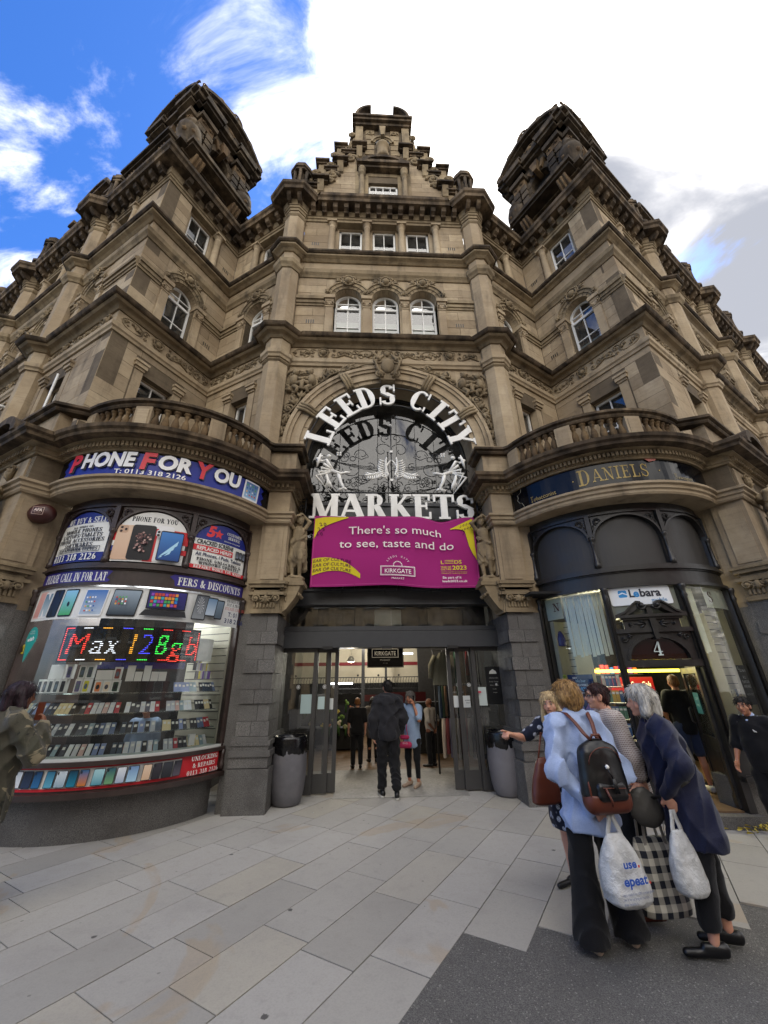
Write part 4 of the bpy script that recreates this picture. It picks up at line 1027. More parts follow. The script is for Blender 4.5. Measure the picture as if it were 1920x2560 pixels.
# ---- corner towers ----
def tower(s):
    """square belvedere on the corner, rusticated piers, arched openings, segmental pediments on each face"""
    tip = Vector((*TIP[s], 0)); uw = Vector((-s*S30, C30, 0)); us = Vector((s*C30, S30, 0))
    c = tip+uw*1.15+us*1.15
    root = c
    D = MB(); Lt = MB(); K = MB(); Hh = MB()
    dirs = [(-us, uw), (uw, us), (us, -uw), (-uw, -us)]     # outward, along
    B = 1.05
    def blk(mbx, r, z0, z1, ins=0):
        p = [c+uw*(a*r)+us*(b*r) for a, b in ((-1, -1), (1, -1), (1, 1), (-1, 1))]; vs = [(q.x, q.y, z) for z in (z0, z1) for q in p]
        mbx.add(vs, [(0, 1, 2, 3), (4, 5, 6, 7)]+[(i, (i+1) % 4, 4+(i+1) % 4, 4+i) for i in range(4)])
    blk(Lt, B-.1, 15.4, 16.35); 
    for r, z0, z1 in ((B, 15.4, 15.75), (B+.12, 16.35, 16.45), (B+.3, 16.45, 16.62)): blk(D, r, z0, z1)
    blk(K, B-.32, 16.6, 19.6)
    for r, z0, z1 in ((B-.02, 18.75, 18.9), (B-.02, 18.9, 19.2), (B+.16, 19.2, 19.32), (B+.3, 19.32, 19.5), (B-.1, 19.5, 19.9)): blk(D, r, z0, z1)
    for n_, al in dirs:
        F = Fr((c+n_*B)[:2], al, n_)
        for q in (-1, 1):
            x = q*.72
            D.box(F, x-.27, x+.27, -.3, .12, 16.62, 16.95); D.box(F, x-.3, x+.3, -.3, .2, 16.95, 17.05)
            for j in range(4):
                z = 17.05+j*.34; D.box(F, x-.27, x-.03, -.3, .16, z, z+.26); D.box(F, x+.03, x+.27, -.3, .16, z, z+.26); Lt.box(F, x-.24, x+.24, -.3, .06, z+.26, z+.34)
            Lt.box(F, x-.25, x+.25, -.3, .13, 18.41, 18.75); D.box(F, x-.31, x+.31, -.3, .24, 18.72, 18.92)
            for y in (-.13, .13): scroll(Lt, F, x+y, 18.6, .08, 1.3, 1, 0, .14, .02)
            # ressaut of the entablature
            D.box(F, x-.34, x+.34, -.1, .34, 19.2, 19.32); D.box(F, x-.38, x+.38, -.1, .42, 19.32, 19.5)
            # balcony brackets
            Lt.prism(Fr(F.P(x, 0, 0)[:2], n_, al), [(0, 15.85), (.1, 15.85), (.2, 16.0), (.3, 16.1), (.42, 16.35), (0, 16.38)], -.15, .15)
            for y in (-.12, 0, .12): Lt.tube([F.P(x+y, .12, 15.88), F.P(x+y, .2, 15.98), F.P(x+y, .3, 16.12), F.P(x+y, .42, 16.33)], .045, 6)
        D.box(F, -1.1, 1.1, -.1, .5, 16.4, 16.5); D.box(F, -1.16, 1.16, -.1, .58, 16.5, 16.64)
        for i in range(10):
            t0, t1 = pi*i/10, pi*(i+1)/10; r = .36
            D.prism(F, [(r*cos(t0), 18.05+r*sin(t0)), (.45*cos(t0), 18.05+.75*max(0, sin(t0))), (.45*cos(t1), 18.05+.75*max(0, sin(t1))), (r*cos(t1), 18.05+r*sin(t1))], -.35, .0)
        arch_r = [(.36*cos(pi*i/10), 18.05+.36*sin(pi*i/10)) for i in range(11)]
        Hh.prism(F, [(-.36, 16.65)]+[(x, z) for x, z in arch_r[::-1]]+[(.36, 16.65)], -.33, -.3)
        Lt.prism(F, [(-.07, 18.35), (.07, 18.35), (.16, 18.8), (-.16, 18.8)], -.2, .22)
        for q in (-1, 1): Lt.prism(F, [(q*.12, 18.45), (q*.2, 18.42), (q*.36, 18.75), (q*.24, 18.8)], -.2, .1)
        for j in range(4): z = 17.1+j*.34; D.box(F, -.46, -.36, -.3, .03, z, z+.3); D.box(F, .36, .46, -.3, .03, z, z+.3)
        # segmental pediment
        Rr = 1.3; hh = 1.0; N = 14
        pts = []
        for i in range(N+1):
            x = 1.32-2.64*i/N; pts.append((x, 19.5+hh*(sqrt(max(0, 1.75**2-x*x))-sqrt(1.75**2-1.32**2))/(1.75-sqrt(1.75**2-1.32**2))*.82))
        for i in range(N):
            (x0, z0), (x1, z1) = pts[i], pts[i+1]
            D.prism(F, [(x0, 19.45), (x1, 19.45), (x1, z1), (x0, z0)], -.4, .05); D.prism(F, [(x0, z0-.02), (x1, z1-.02), (x1, z1+.13), (x0, z0+.13)], -.9, .42); D.prism(F, [(x0, z0-.1), (x1, z1-.1), (x1, z1-.02), (x0, z0-.02)], -.4, .3)
            D.prism(F, [(x0, z0+.13), (x1, z1+.13), (x1, z1+.2), (x0, z0+.2)], -.9, .34)
        D.box(F, -1.34, -.3, -.2, .42, 19.5, 19.58); D.box(F, .3, 1.34, -.2, .42, 19.5, 19.58)
        cartouche(Lt, F, 0, 19.75, .26, .12)
        # urn / seated figure block on the corner between the faces
        p = c+n_*(B+.02)+al*(B+.02)
        D.lathe((p.x, p.y, 0), [(.2, 16.64), (.22, 16.75), (.13, 16.8), (.3, 17.1), (.36, 17.35), (.34, 17.6), (.2, 17.75), (.28, 17.85), (.2, 18.0), (.1, 18.15), (.12, 18.3), (.02, 18.45)], 12)
        for j in range(8): Lt.ball((p.x+.28*cos(j*.8), p.y+.28*sin(j*.8), 17.15+.1*(j % 3)), .09, 6, 4)
    for n_, al in dirs:
        F = Fr((c+n_*B)[:2], al, n_)
        for x, z, r in ((0, 20.52, .17), (.62, 20.25, .12), (-.62, 20.25, .12), (1.2, 19.75, .13), (-1.2, 19.75, .13)): Lt.ball(F.P(x, .2, z), (r, r, r*1.1), 8, 6); scroll(Lt, F, x, z, r*1.3, 1.3, 1, 0, .36, .035)
        D.box(F, -.2, .2, -.5, .3, 20.45, 20.75)
    blk(D, .9, 19.5, 20.3); blk(D, .5, 20.3, 20.75); blk(D, .56, 20.75, 20.85)
    D.lathe((c.x, c.y, 20.85), [(.35, 0), (.3, .1), (.15, .2), (.3, .4), (.34, .6), (.26, .8), (.08, .92), (.02, .95)], 12)
    q = c-us*.7*(1)+uw*(-.2); Lt.box(Fr((q.x, q.y), (uw.x, uw.y), (-us.x, -us.y)), -.25, .25, -.2, .2, 20.3, 21.15)
    for j in range(5): Lt.box(Fr((q.x, q.y), (uw.x, uw.y), (-us.x, -us.y)), -.25+j*.11, -.19+j*.11, .2, .24, 20.5, 21.2)
    K.build('tower_core', 'tower_stone', BLD); t = D.build('corner_tower', 'tower_stone', BLD); Lt.build('tower_stonework', 'carved_tower', t); Hh.build('opening_shade_plate', 'dark_interior', t)  # arched openings are near-black plates on the solid core, standing for shade
    mb = MB(); mb.tube([(c.x+.3, c.y, 21.5), (c.x+.34, c.y, 23.1)], .015, 5); mb.build('lightning_rod', 'iron', t)
mat('carved_tower', stone_fn('#8b7453', '#6b573e', '#42352a', '#241d18', .5, .6))
tower(-1); tower(1)
# ================= ground floor =================
DR = {-1: Cy((-4.3, -.2), 1.8), 1: Cy((4.3, -.2), 1.8)}
DG = {-1: Cy((-4.3, -.2), 2.05), 1: Cy((4.3, -.2), 2.05)}; DB = {-1: Cy((-4.3, -.2), 1.9), 1: Cy((4.3, -.2), 1.9)}
def A2(deg): return R(deg)*2.05
def A3(deg): return R(deg)*1.9
def A(deg): return R(deg)*1.8
def arcpts(s, d0, d1, n=22): return [DG[s].P(A2(d0+(d1-d0)*i/n), 0, 0)[:2] for i in range(n+1)]
OT = {-1: (-5.75, -2.12), 1: (5.75, -2.12)}
FO = {-1: Fr(OT[-1], (C30, -S30), (-S30, -C30)), 1: Fr(OT[1], (C30, S30), (S30, -C30))}
def gpath(s):
    if s < 0: return [FO[-1].P(-12, 0, 0)[:2], OT[-1]]+arcpts(-1, -36, 69.5)+[(-2.36, -.9), (-1.95, -.9), (-1.95, .3)]
    return [(1.95, .3), (1.95, -.9), (2.36, -.9)]+arcpts(1, -69.5, 36)+[OT[1], FO[1].P(12, 0, 0)[:2]]
for s in (-1, 1):
    gp = gpath(s)
    sweep_part('shop_cornice', gp, [(-.4, 5.22), (.19, 5.22), (.3, 5.23), (.31, 5.28), (.35, 5.31), (.36, 5.37), (.15, 5.43), (-.4, 5.45)], 'sooty_stone')
    sweep_part('cornice_bed', gp, [(-.4, 5.06), (.04, 5.06), (.05, 5.09), (.07, 5.1), (.07, 5.18), (.12, 5.19), (.17, 5.2), (.17, 5.217), (-.4, 5.217)], 'carved_stone')
    sweep_part('shop_moulding', gp, [(-.4, 4.40), (.03, 4.40), (.05, 4.43), (.05, 4.47), (.08, 4.49), (.08, 4.54), (.12, 4.56), (.12, 4.60), (0.01, 4.625), (-.4, 4.625)], 'sandstone_plain')
    # dentils
    mb = MB(); D = DR[s]; lo, hi = (-35, 68.5) if s < 0 else (-68.5, 35)
    n = 58
    for i in range(n):
        a = A2(lo+(hi-lo)*(i+.5)/n); mb.box(DG[s], a-.02, a+.02, .06, .125, 5.105, 5.18)
    for i in range(5): x = s*(2.0+.085*i); mb.box(Fr((0, -.9), (1, 0), (0, -1)), x-.02, x+.02, .06, .125, 5.105, 5.18)
    for i in range(30): mb.box(FO[s], s*(.06+.1*i)-.022, s*(.06+.1*i)+.022, .06, .125, 5.105, 5.18)
    for i in range(5): mb.box(Fr((s*1.95, -.86), (0, 1), (-s, 0)), .05+.1*i, .09+.1*i, .06, .125, 5.105, 5.18)
    mb.build('dentil_course', 'carved_stone', BLD)['kind'] = 'stuff'
    # balustrade
    zf = 5.56
    def RP(off): return arcpts(s, -38, 72) if s < 0 else arcpts(s, -72, 38)
    ends = ([OT[-1]] if s < 0 else [])
    bp = (([FO[-1].P(-6, -.1, 0)[:2], FO[-1].P(-.12, -.1, 0)[:2]] if s < 0 else [(1.9, -.31), (1.9, -.8), (2.4, -.8)]) + [DB[s].P(a, .0, 0)[:2] for a in ([A3(-33+101*i/22) for i in range(23)] if s < 0 else [A3(-68+101*i/22) for i in range(23)])] + ([(-2.4, -.8), (-1.9, -.8), (-1.9, -.31)] if s < 0 else [FO[1].P(.12, -.1, 0)[:2], FO[1].P(6, -.1, 0)[:2]]))
    sweep_part('balustrade_rail', bp, [(-.1, 6.01), (.08, 6.01), (.1, 6.04), (.1, 6.07), (.15, 6.09), (.15, 6.14), (.06, 6.17), (-.12, 6.17)], 'sooty_stone')
    sweep_part('balustrade_plinth', bp, [(-.12, 5.42), (.12, 5.42), (.12, 5.52), (-.12, 5.53)], 'sooty_stone')
    def pedestal(F, a, w=.13):
        mb = MB(); mb.box(F, a-w, a+w, -.12, .09, 5.53, 6.01); mb.box(F, a-w*.7, a+w*.7, .08, .1, 5.6, 5.95); return mb.build('balustrade_pedestal', 'sandstone', BLD)
    peds = (-30, 1, 35.5, 66) if s < 0 else (-66, -35.5, -1, 30)
    for p in peds: pedestal(DB[s], A3(p))
    bm_ = None; c0 = None
    for i in range(3):
        q0, q1 = sorted(peds)[i]+5.5, sorted(peds)[i+1]-5.5
        for j in range(6):
            a = A3(q0+(q1-q0)*j/5)
            P = DB[s].P(a, 0, 0)
            if bm_ is None:
                mb = MB(); mb.lathe((0, 0, 0), [(r_*.8, 5.53+(z_-5.65)*1.455) for r_, z_ in [(.08, 5.65), (.08, 5.675), (.05, 5.69), (.045, 5.71), (.072, 5.75), (.08, 5.785), (.062, 5.84), (.036, 5.88), (.034, 5.91), (.052, 5.92), (.04, 5.93), (.062, 5.95), (.075, 5.955), (.075, 5.98)]], 14)
                c0 = mb.build('baluster', 'carved_tower', None); bm_ = c0.data; bpy.data.objects.remove(c0)
            obj_from('baluster', bm_, BLD, Matrix.Translation((P[0], P[1], 0)) @ Matrix.Rotation(rnd.uniform(0, 6), 4, 'Z') @ Matrix.Diagonal((1, 1, 1, 1)))
    # solid pedestals at both ends, under the arch foot
    mb = MB(); mb.wbox(*sorted((s*1.92, s*2.5)), -.8, -.3, 5.4, 6.03); 
    mb.wbox(*sorted((s*1.9, s*2.5)), -.5, -.2, 6.16, 6.46)
    mb.build('arch_pedestal', 'sandstone_plain', BLD)
    mb = MB(); mb.box(FO[s], *sorted((s*.1, s*6)), -.3, -.1, 5.4, 6.02); mb.build('parapet_wall', 'sandstone_plain', BLD)
    # small segmental hood on the outer pier
    mb = MB()
    for i in range(10):
        t0, t1 = pi*i/10, pi*(i+1)/10; c = s*.55
        mb.prism(FO[s], [(c+.36*cos(t0), 5.36+.22*sin(t0)), (c+.5*cos(t0), 5.36+.36*sin(t0)), (c+.5*cos(t1), 5.36+.36*sin(t1)), (c+.36*cos(t1), 5.36+.22*sin(t1))], -.2, .38)
    mb.build('pier_hood', 'sooty_stone', BLD)
    # balcony slab
    mb = MB(); cs = [DR[s].P(a, .1, 0)[:2] for a in [A((-37 if s < 0 else -70)+107*i/16) for i in range(17)]]
    poly = cs+([(-2.0, -.75), (-2.0, .5), (-4.7, 2), FT[-1].P(-6, -.3, 0)[:2], FO[-1].P(-6, 0, 0)[:2], OT[-1]] if s < 0 else [OT[1], FO[1].P(6, 0, 0)[:2], FT[1].P(6, -.3, 0)[:2], (4.7, 2), (2.0, .5), (2.0, -.75)])
    n = len(poly); vs = [(x, y, z) for z in (4.72, 5.4) for x, y in poly]
    inner = [DR[s].P(a, .03, 0)[:2] for a in [A((-37 if s < 0 else -70)+107*i/16) for i in range(17)]]+poly[17:]
    vs = [(x, y, z) for z in (4.41, 5.4) for x, y in inner]
    mb.add(vs, [list(range(n)), list(range(n, 2*n))]+[(i, (i+1) % n, n+(i+1) % n, n+i) for i in range(n)]); mb.build('balcony_slab', 'joint_mortar', BLD)
    # stone of the piers
    FP = Fr((0, -.86), (1, 0), (0, -1)); mb = MB()
    mb.wbox(*sorted((s*1.95, s*2.42)), -.86, .3, 3.3, 4.42); mb.wbox(*sorted((s*1.95, s*2.36)), -.9, .3, 4.6, 5.1); mb.wbox(*sorted((s*2.02, s*2.35)), -.875, -.85, 3.36, 4.32)
    # statue niche side
    mb.wbox(*sorted((s*1.93, s*1.96)), -.8, -.4, 3.45, 4.35)
    # outer pier
    mb2 = MB(); o = Vector((*OT[s], 0)); Fw = Fr(OT[s], (-s*S30, C30), (-s*C30, -S30)) ; Fw = Fr(OT[s], (-s*S30, C30), (-s*C30, -S30))
    mb.box(FO[s], *sorted((0, s*1.15)), -.45, 0, 3.3, 5.1); mb.box(FO[s], *sorted((s*.15, s*1.0)), -.1, .02, 4.66, 5.03)
    mb.box(Fw, .06, .36, -.1, .015, 3.36, 4.3)
    mb.build('pier_stone', 'sandstone_plain', BLD)
    mb = MB(); mb.wbox(*sorted((s*2.0, s*2.7)), -.8, .3, 2.7, 5.3); mb.box(FO[s], *sorted((s*.05, s*1.3)), -.8, -.05, 2.7, 5.3); mb.box(Fw, .05, .6, -.6, -.04, 2.7, 5.3); mb.build('pier_core', 'sandstone_plain', BLD)
    mb = MB(); leafy(mb, FO[s], s*.57, 4.72, pi/2, .25, .05, .04); cartouche(mb, FO[s], s*.57, 4.87, .12, .05); mb.build('pier_panel_carving', 'carved_stone', BLD)
    # capitals
    mb = MB()
    def capital(F, a0, a1, face=True):
        for z0, z1, o in ((2.77, 2.84, .03), (2.84, 2.98, .015), (3.07, 3.12, .08), (3.16, 3.2, .03), (3.2, 3.26, .07), (3.26, 3.31, .1)): mb.box(F, a0-o, a1+o, -.3, o, z0, z1)
        mb.box(F, a0, a1, -.3, .03, 2.98, 3.2)
        for x, q in ((a0+.05, 1), (a1-.05, -1)): scroll(mb, F, x, 3.01, .07, 1.6, q, pi*(q < 0), .06, .02)
        if a1-a0 > .35: mb.ball(F.P((a0+a1)/2, .06, 3.0), (.05, .05, .07), 8, 6); leafy(mb, F, (a0+a1)/2, 3.0, 0, .13, .02, .05); leafy(mb, F, (a0+a1)/2, 3.0, pi, .13, .02, .05)
        for j in range(int((a1-a0)/.055)): mb.box(F, a0+.02+j*.055, a0+.05+j*.055, 0, .045, 2.86, 2.95)
    capital(Fr((0, -.86), (1, 0), (0, -1)), *sorted((s*1.98, s*2.42))); capital(Fr((s*1.95, 0), (0, -s), (-s, 0)), *sorted((s*.45, s*.83)))
    capital(FO[s], *sorted((s*.05, s*1.1))); capital(Fw, .04, .4)
    # statue bracket
    mb.wbox(*sorted((s*1.58, s*1.96)), -.84, -.44, 3.26, 3.33); mb.wbox(*sorted((s*1.62, s*1.96)), -.82, -.46, 3.33, 3.4); mb.prism(Fr((0, -.46), (1, 0), (0, -1)), [(s*1.96, 2.77), (s*1.86, 2.85), (s*1.72, 3.05), (s*1.64, 3.26), (s*1.96, 3.26)], 0, .36)
    for j in range(3): scroll(mb, Fr((s*1.7, -.64), (0, -s), (-s, 0)), (j-1)*.12, 3.1, .05, 1.3, 1, 0, .02, .018)
    mb.box(FO[s], *sorted((s*.3, s*.8)), 0, .42, 3.28, 3.4); mb.prism(Fr(FO[s].P(s*.55, 0, 0)[:2], FO[s].n, FO[s].u), [(0, 2.77), (.1, 2.85), (.25, 3.05), (.36, 3.28), (0, 3.28)], -.2, .2)
    mb.build('pier_capital', 'carved_stone', BLD)
    # granite piers : plinth, base mouldings, rusticated blocks
    core = MB(); core.wbox(*sorted((s*1.99, s*2.6)), -.82, .35, 0, 2.77); core.box(FO[s], *sorted((s*.04, s*1.2)), -.78, -.04, 0, 2.77); core.box(Fw, .04, .46, -.5, -.03, 0, 2.77)
    pc = core.build('granite_pier', 'granite', BLD)
    zz = .96; rows = []
    while zz < 2.7:
        h = .24 if len(rows) % 2 else .2; rows.append((zz, min(zz+h, 2.77), len(rows) % 2 == 0)); zz += h
    def gb(F, a0, a1, o0, o1, z0, z1, nm='granite_block'):
        m_ = MB(); m_.box(F, *sorted((a0, a1)), o0, o1, z0, z1); m_.build(nm, 'granite', pc)
    Fi = Fr((s*1.95, 0), (0, -s), (-s, 0))
    for i, (z0, z1, big) in enumerate(rows):
        e = 0 if big else -.028; j = .2 if i % 2 else .27
        gb(FP, s*(1.95-(0 if big else -.03)), s*(1.95+j), -.06, e, z0, z1-.006); gb(FP, s*(1.956+j), s*2.44, -.06, e, z0, z1-.006)
        gb(Fi, s*.3, s*.6, -.06, e, z0, z1-.006); gb(Fi, s*.606, s*.83, -.06, e, z0, z1-.006)
        for a0, a1 in ((0, .4), (.406, .8), (.806, 1.2)): gb(FO[s], s*a0, s*a1, -.06, e, z0, z1-.006)
        gb(Fw, .0, .2, -.06, e, z0, z1-.006); gb(Fw, .206, .42, -.06, e, z0, z1-.006)
    for z0, z1, o in ((0, .55, .07), (.56, .7, .035), (.7, .78, .065), (.78, .84, .03), (.84, .9, .05), (.9, .955, .015)):
        nm = 'granite_plinth'; m_ = MB(); m_.wbox(*sorted((s*(1.95-o), s*(2.44+.04))), -.86-o, .3, z0, z1); m_.build(nm, 'granite', pc)
        m_ = MB(); m_.box(FO[s], *sorted((-s*o, s*1.2)), -.7, o, z0, z1); m_.box(Fw, -.0, .44, -.5, o-.003, z0, z1-.002); m_.build(nm, 'granite', pc)
    # street front beyond the pier (seen only at a glancing angle)
    mb = MB(); mb.box(FO[s], *sorted((s*1.25, s*12)), -.5, -.3, 0, 5.2); mb.build('street_wall', 'carved_stone', BLD)
    for i in range(3):
        mb = MB(); mb.box(FO[s], *sorted((s*(4.2+3.6*i), s*(4.8+3.6*i))), -.3, .0, 0, 5.2); mb.build('street_pier', 'sandstone_plain', BLD)
# ---------- bowed shop fronts ----------
def shopfront(s, root, timber, lo, hi, mull):
    D = DR[s]; a0, a1 = A(lo), A(hi)
    def band(nm, m, z0, z1, o0, o1, x0=a0, x1=a1, par=root):
        mb = MB(); mb.box(D, x0, x1, o0, o1, z0, z1); return mb.build(nm, m, par)
    band('head_beam', timber, 4.2, 4.42, -.2, -.06); band('head_rail', timber, 4.24, 4.28, -.06, -.02); 
    band('transom_rail', timber, 3.22, 3.33, -.16, -.01); band('transom_bead', timber, 3.24, 3.27, -.01, .025); band('transom_bead', timber, 2.985, 3.03, -.16, .02); band('transom_panel', timber, 3.02, 3.23, -.16, -.03)
    # arched panels
    for i in range(3):
        x0, x1 = A(mull[i]), A(mull[i+1]); c = (x0+x1)/2; rx = (x1-x0)/2-.055; zsp, rz = 3.82, .37
        mb = MB(); n = 16
        for k in range(n):
            t0, t1 = pi-pi*k/n, pi-pi*(k+1)/n
            p = [(c+rx*cos(t0), zsp+rz*sin(t0)), (c+rx*cos(t1), zsp+rz*sin(t1)), (c+rx*cos(t1), 4.24), (c+rx*cos(t0), 4.24)]; mb.prism(D, p, -.12, -.05)
            mb.prism(D, [(c+rx*cos(t0), zsp+rz*sin(t0)), (c+rx*cos(t1), zsp+rz*sin(t1)), (c+(rx+.035)*cos(t1), zsp+(rz+.03)*sin(t1)), (c+(rx+.035)*cos(t0), zsp+(rz+.03)*sin(t0))], -.12, -.015)
        for q in (-1, 1):
            for r_ in (.06, .035): mb.tube([D.P(c+q*(rx-.09)+r_*cos(t), -.035, 4.13+r_*sin(t)) for t in [2*pi*j/10 for j in range(10)]], .009, 4, closed=True)
            for j in range(5): mb.ball(D.P(c+q*(rx-.09)+.045*cos(j*1.257), -.035, 4.13+.045*sin(j*1.257)), .018, 6, 4)
            mb.tube([D.P(c+q*(rx-.02), -.035, 4.07), D.P(c+q*(rx+.0), -.03, 4.0), D.P(c+q*(rx+.01), -.035, 3.95)], .012, 4)
        mb.build('arched_spandrel', timber, root)
    for i, m_ in enumerate(mull):
        P = D.P(A(m_), -.03, 0); mb = MB()
        mb.lathe((P[0], P[1], 0), [(.05, 3.33), (.05, 3.4), (.035, 3.42), (.045, 3.46), (.03, 3.5), (.026, 3.72), (.035, 3.74), (.03, 3.76), (.035, 3.79), (.05, 3.82), (.05, 3.86)], 10)
        mb.box(D, A(m_)-.035, A(m_)+.035, -.1, -.0, 3.86, 4.24); mb.box(D, A(m_)-.05, A(m_)+.05, -.14, -.05, 3.33, 3.9)
        mb.build('colonnette', timber, root)
    return D, band
mat('glass_shelf', glassfn((.8, .86, .84), .05, 1.2, .02, .15))

# ---- left: the phone shop ----
PS = tag(empty('phone_shop_front', (-4.3, -.2, 0)), 'bowed dark brown shopfront of the phone shop plastered with blue, white and red phone posters', 'shopfront')
ML = (-36.5, -1, 34.5, 70)
D, band = shopfront(-1, PS, 'brown_timber', -37, 70.5, ML)
a0, a1 = A(-37), A(70.5)
band('stall_riser', 'granite', 0, .49, -.5, -.13); band('sill_board', 'brown_timber', .47, .53, -.2, .07); band('lower_panel', 'brown_timber', .53, .8, -.2, -.03); band('window_sill', 'brown_timber', .79, .84, -.2, .04); band('window_ledge', 'white_board', .84, .87, -.25, -.0)
for e in (-36.3, 69.6):
    x = A(e); band('corner_post', 'brown_timber', .53, 3.0, -.14, .0, x-.035, x+.035)
    P = D.P(x, .02, 0); mb = MB(); mb.lathe((P[0], P[1], 0), [(.04, .55), (.04, .62), (.03, .64), (.03, .72), (.04, .8)], 8); mb.lathe((P[0], P[1], 0), [(.032, 2.76), (.03, 2.8), (.045, 2.85), (.035, 2.9), (.05, 2.95), (.05, 2.99)], 8); mb.build('post_capital', 'brown_timber', PS)
for i in range(3):
    mb = MB(); x0, x1 = A(-36)+i*(a1-a0)/3, A(-36)+(i+1)*(a1-a0)/3-.004; n = 8
    vs = [D.P(x0+(x1-x0)*j/n, -.04, z) for j in range(n+1) for z in (.87, 2.98)]; mb.add(vs, [(2*j, 2*j+2, 2*j+3, 2*j+1) for j in range(n)]); mb.build('shop_window_pane', 'shop_glass', PS, fixn=False)
# fascia
mb = MB(); mb.box(DG[-1], A2(-36), A2(69), -.12, -.0, 4.62, 5.07); mb.build('fascia_board', 'black_gloss', PS)
DF = DG[-1]; fb = Art(DF, .004); FB0, FB1 = A2(-31), A2(66)
pts = [(FB0+.07, 4.65), (FB0+.02, 4.70), (FB0+.07, 4.77), (FB0+.0, 4.84), (FB0+.07, 4.91), (FB0+.02, 4.98), (FB0+.1, 5.03)]
pts += [(FB1-.1, 5.03), (FB1-.02, 4.98), (FB1-.07, 4.91), (FB1, 4.84), (FB1-.07, 4.77), (FB1-.02, 4.70), (FB1-.07, 4.65)]
fb.poly(pts, '#1c2a86'); fs = fb.build('fascia_sign', PS)
def raised(F, txt, a, z, h, c, side, d=.03, bold=.045, shear=.1, off=.012, width=None):
    vs, fs_, w = sans(txt, bold, shear, 1.0); kx = h if width is None else width/w; mb = MB()
    for o, cc in ((off+d*.55, side), (off+d, c)):
        dx = .0 if o > off+d*.8 else .012
        mb.add([F.P(a+x*kx+dx, o-(0 if dx == 0 else .004), z+y*h-dx) for x, y in vs], fs_, rgb(cc))
    me_b = len(mb.v)
    # side walls from boundary edges
    from collections import Counter
    ec = Counter()
    for f in fs_:
        for i in range(len(f)): ec[tuple(sorted((f[i], f[(i+1) % len(f)])))] += 1
    for (i, j), k in ec.items():
        if k == 1: mb.add([F.P(a+vs[i][0]*kx, off, z+vs[i][1]*h), F.P(a+vs[j][0]*kx, off, z+vs[j][1]*h), F.P(a+vs[j][0]*kx, off+d, z+vs[j][1]*h), F.P(a+vs[i][0]*kx, off+d, z+vs[i][1]*h)], [(0, 1, 2, 3)], rgb(side))
    return mb, kx*w
x = A2(-25)
for tx, h, c in (('P', .29, '#c9303c'), ('HONE', .25, '#e6e6e4'), (' ', .1, None), ('F', .29, '#c9303c'), ('OR', .25, '#e6e6e4'), (' ', .1, None), ('Y', .29, '#c9303c'), ('OU', .25, '#e6e6e4')):
    if c is None: x += .04; continue
    wd = {'P': .22, 'HONE': .86, 'F': .22, 'OR': .49, 'Y': .24, 'OU': .47}[tx]
    mb, w = raised(DF, tx, x, 4.785-(.03 if len(tx) == 1 else 0), h, c, '#55565c', width=wd); mb.build('raised_lettering', 'print', fs, fixn=False); x += w+.022
a_ = Art(DF, .02); a_.sans('T: 0113 318 2126', A2(12), 4.66, .08, '#e8e8e6', bold=.015, width=1.02); 
a_.rr(A2(52), 4.655, A2(52)+.33, 5.03, .02, '#d9dbe0', skew=.08); a_.rr(A2(52)+.035, 4.69, A2(52)+.3, 5.0, .005, '#8fb7d8', '#4b6d9f', skew=.08)
for i in range(4):
    for j in range(4): a_.quad(A2(52)+.07+i*.056, 4.73+j*.065, A2(52)+.095+i*.056, 4.76+j*.065, random.choice(['#e8b04a', '#d9dee8', '#56a35c', '#c94f44', '#2f5ea8']))
a_.build('fascia_print', fs)
# arch posters
def poster_shape(i, z0=3.36):
    x0, x1 = A(ML[i])+.06, A(ML[i+1])-.06; c = (x0+x1)/2; rx = (x1-x0)/2
    return c, rx, [(x0, z0), (x1, z0)]+[(c+rx*cos(pi*k/16), 3.82+.35*sin(pi*k/16)) for k in range(17)]
def cut(pts, z0, z1):
    sw = [(z, a) for a, z in pts]; sw = clip(clip(sw, z0, 1), z1, -1); return [(a, z) for z, a in sw]
navy, wht, red = '#1f2a7c', '#dfe0da', '#c5262f'
c, rx, sh = poster_shape(0); p = Art(D, -.045)
p.poly(sh, wht); p.poly(cut(sh, 3.98, 4.2), navy); p.poly(cut(sh, 3.36, 3.5), navy)
p.serif('WE BUY & SELL', c+.02, 3.985, .1, wht, width=.78, wt=1.1); y = 3.955
for t, h, w in (('ALL KINDS OF:', .032, .42), ('MOBILE PHONES', .064, .74), ('LAPTOPS/TABLETS', .064, .8), ('PHONE ACCESSORIES', .064, .9), ('SOFTWARES', .064, .56), ('(ALL PHONES & LAPTOPS)', .032, .62)):
    y -= h+.014; p.serif(t, c, y, h, '#22232b', width=w, wt=1.15)
p.frame(c-.42, 3.515, c+.42, 3.6, .007, '#30313a'); p.serif('ALL NETWORK TOPUPS', c, 3.53, .055, '#22232b', width=.78, wt=1.15)
p.serif('0113 318 2126', c-.02, 3.385, .1, wht, width=.86, wt=1.1); p.build('buy_and_sell_poster', PS)
c, rx, sh = poster_shape(1); p = Art(D, -.045); p.poly(sh, '#e2e2dd')
p.serif('PHONE FOR YOU', c, 4.0, .08, '#25272e', width=.66, wt=1.2)
p.quad(c-.53, 3.52, c+.53, 3.6, '#2a3a86'); p.quad(c-.53, 3.68, c+.53, 3.9, red); p.quad(c-.53, 3.6, c-.3, 3.68, '#e2e2dd'); p.quad(c-.05, 3.37, c+.08, 3.9, red); p.quad(c+.35, 3.52, c+.53, 3.6, red)
p.rr(c-.5, 3.38, c-.22, 3.93, .04, '#caa88c', '#d9bda2'); p.rr(c-.47, 3.8, c-.34, 3.92, .03, '#c09e84')
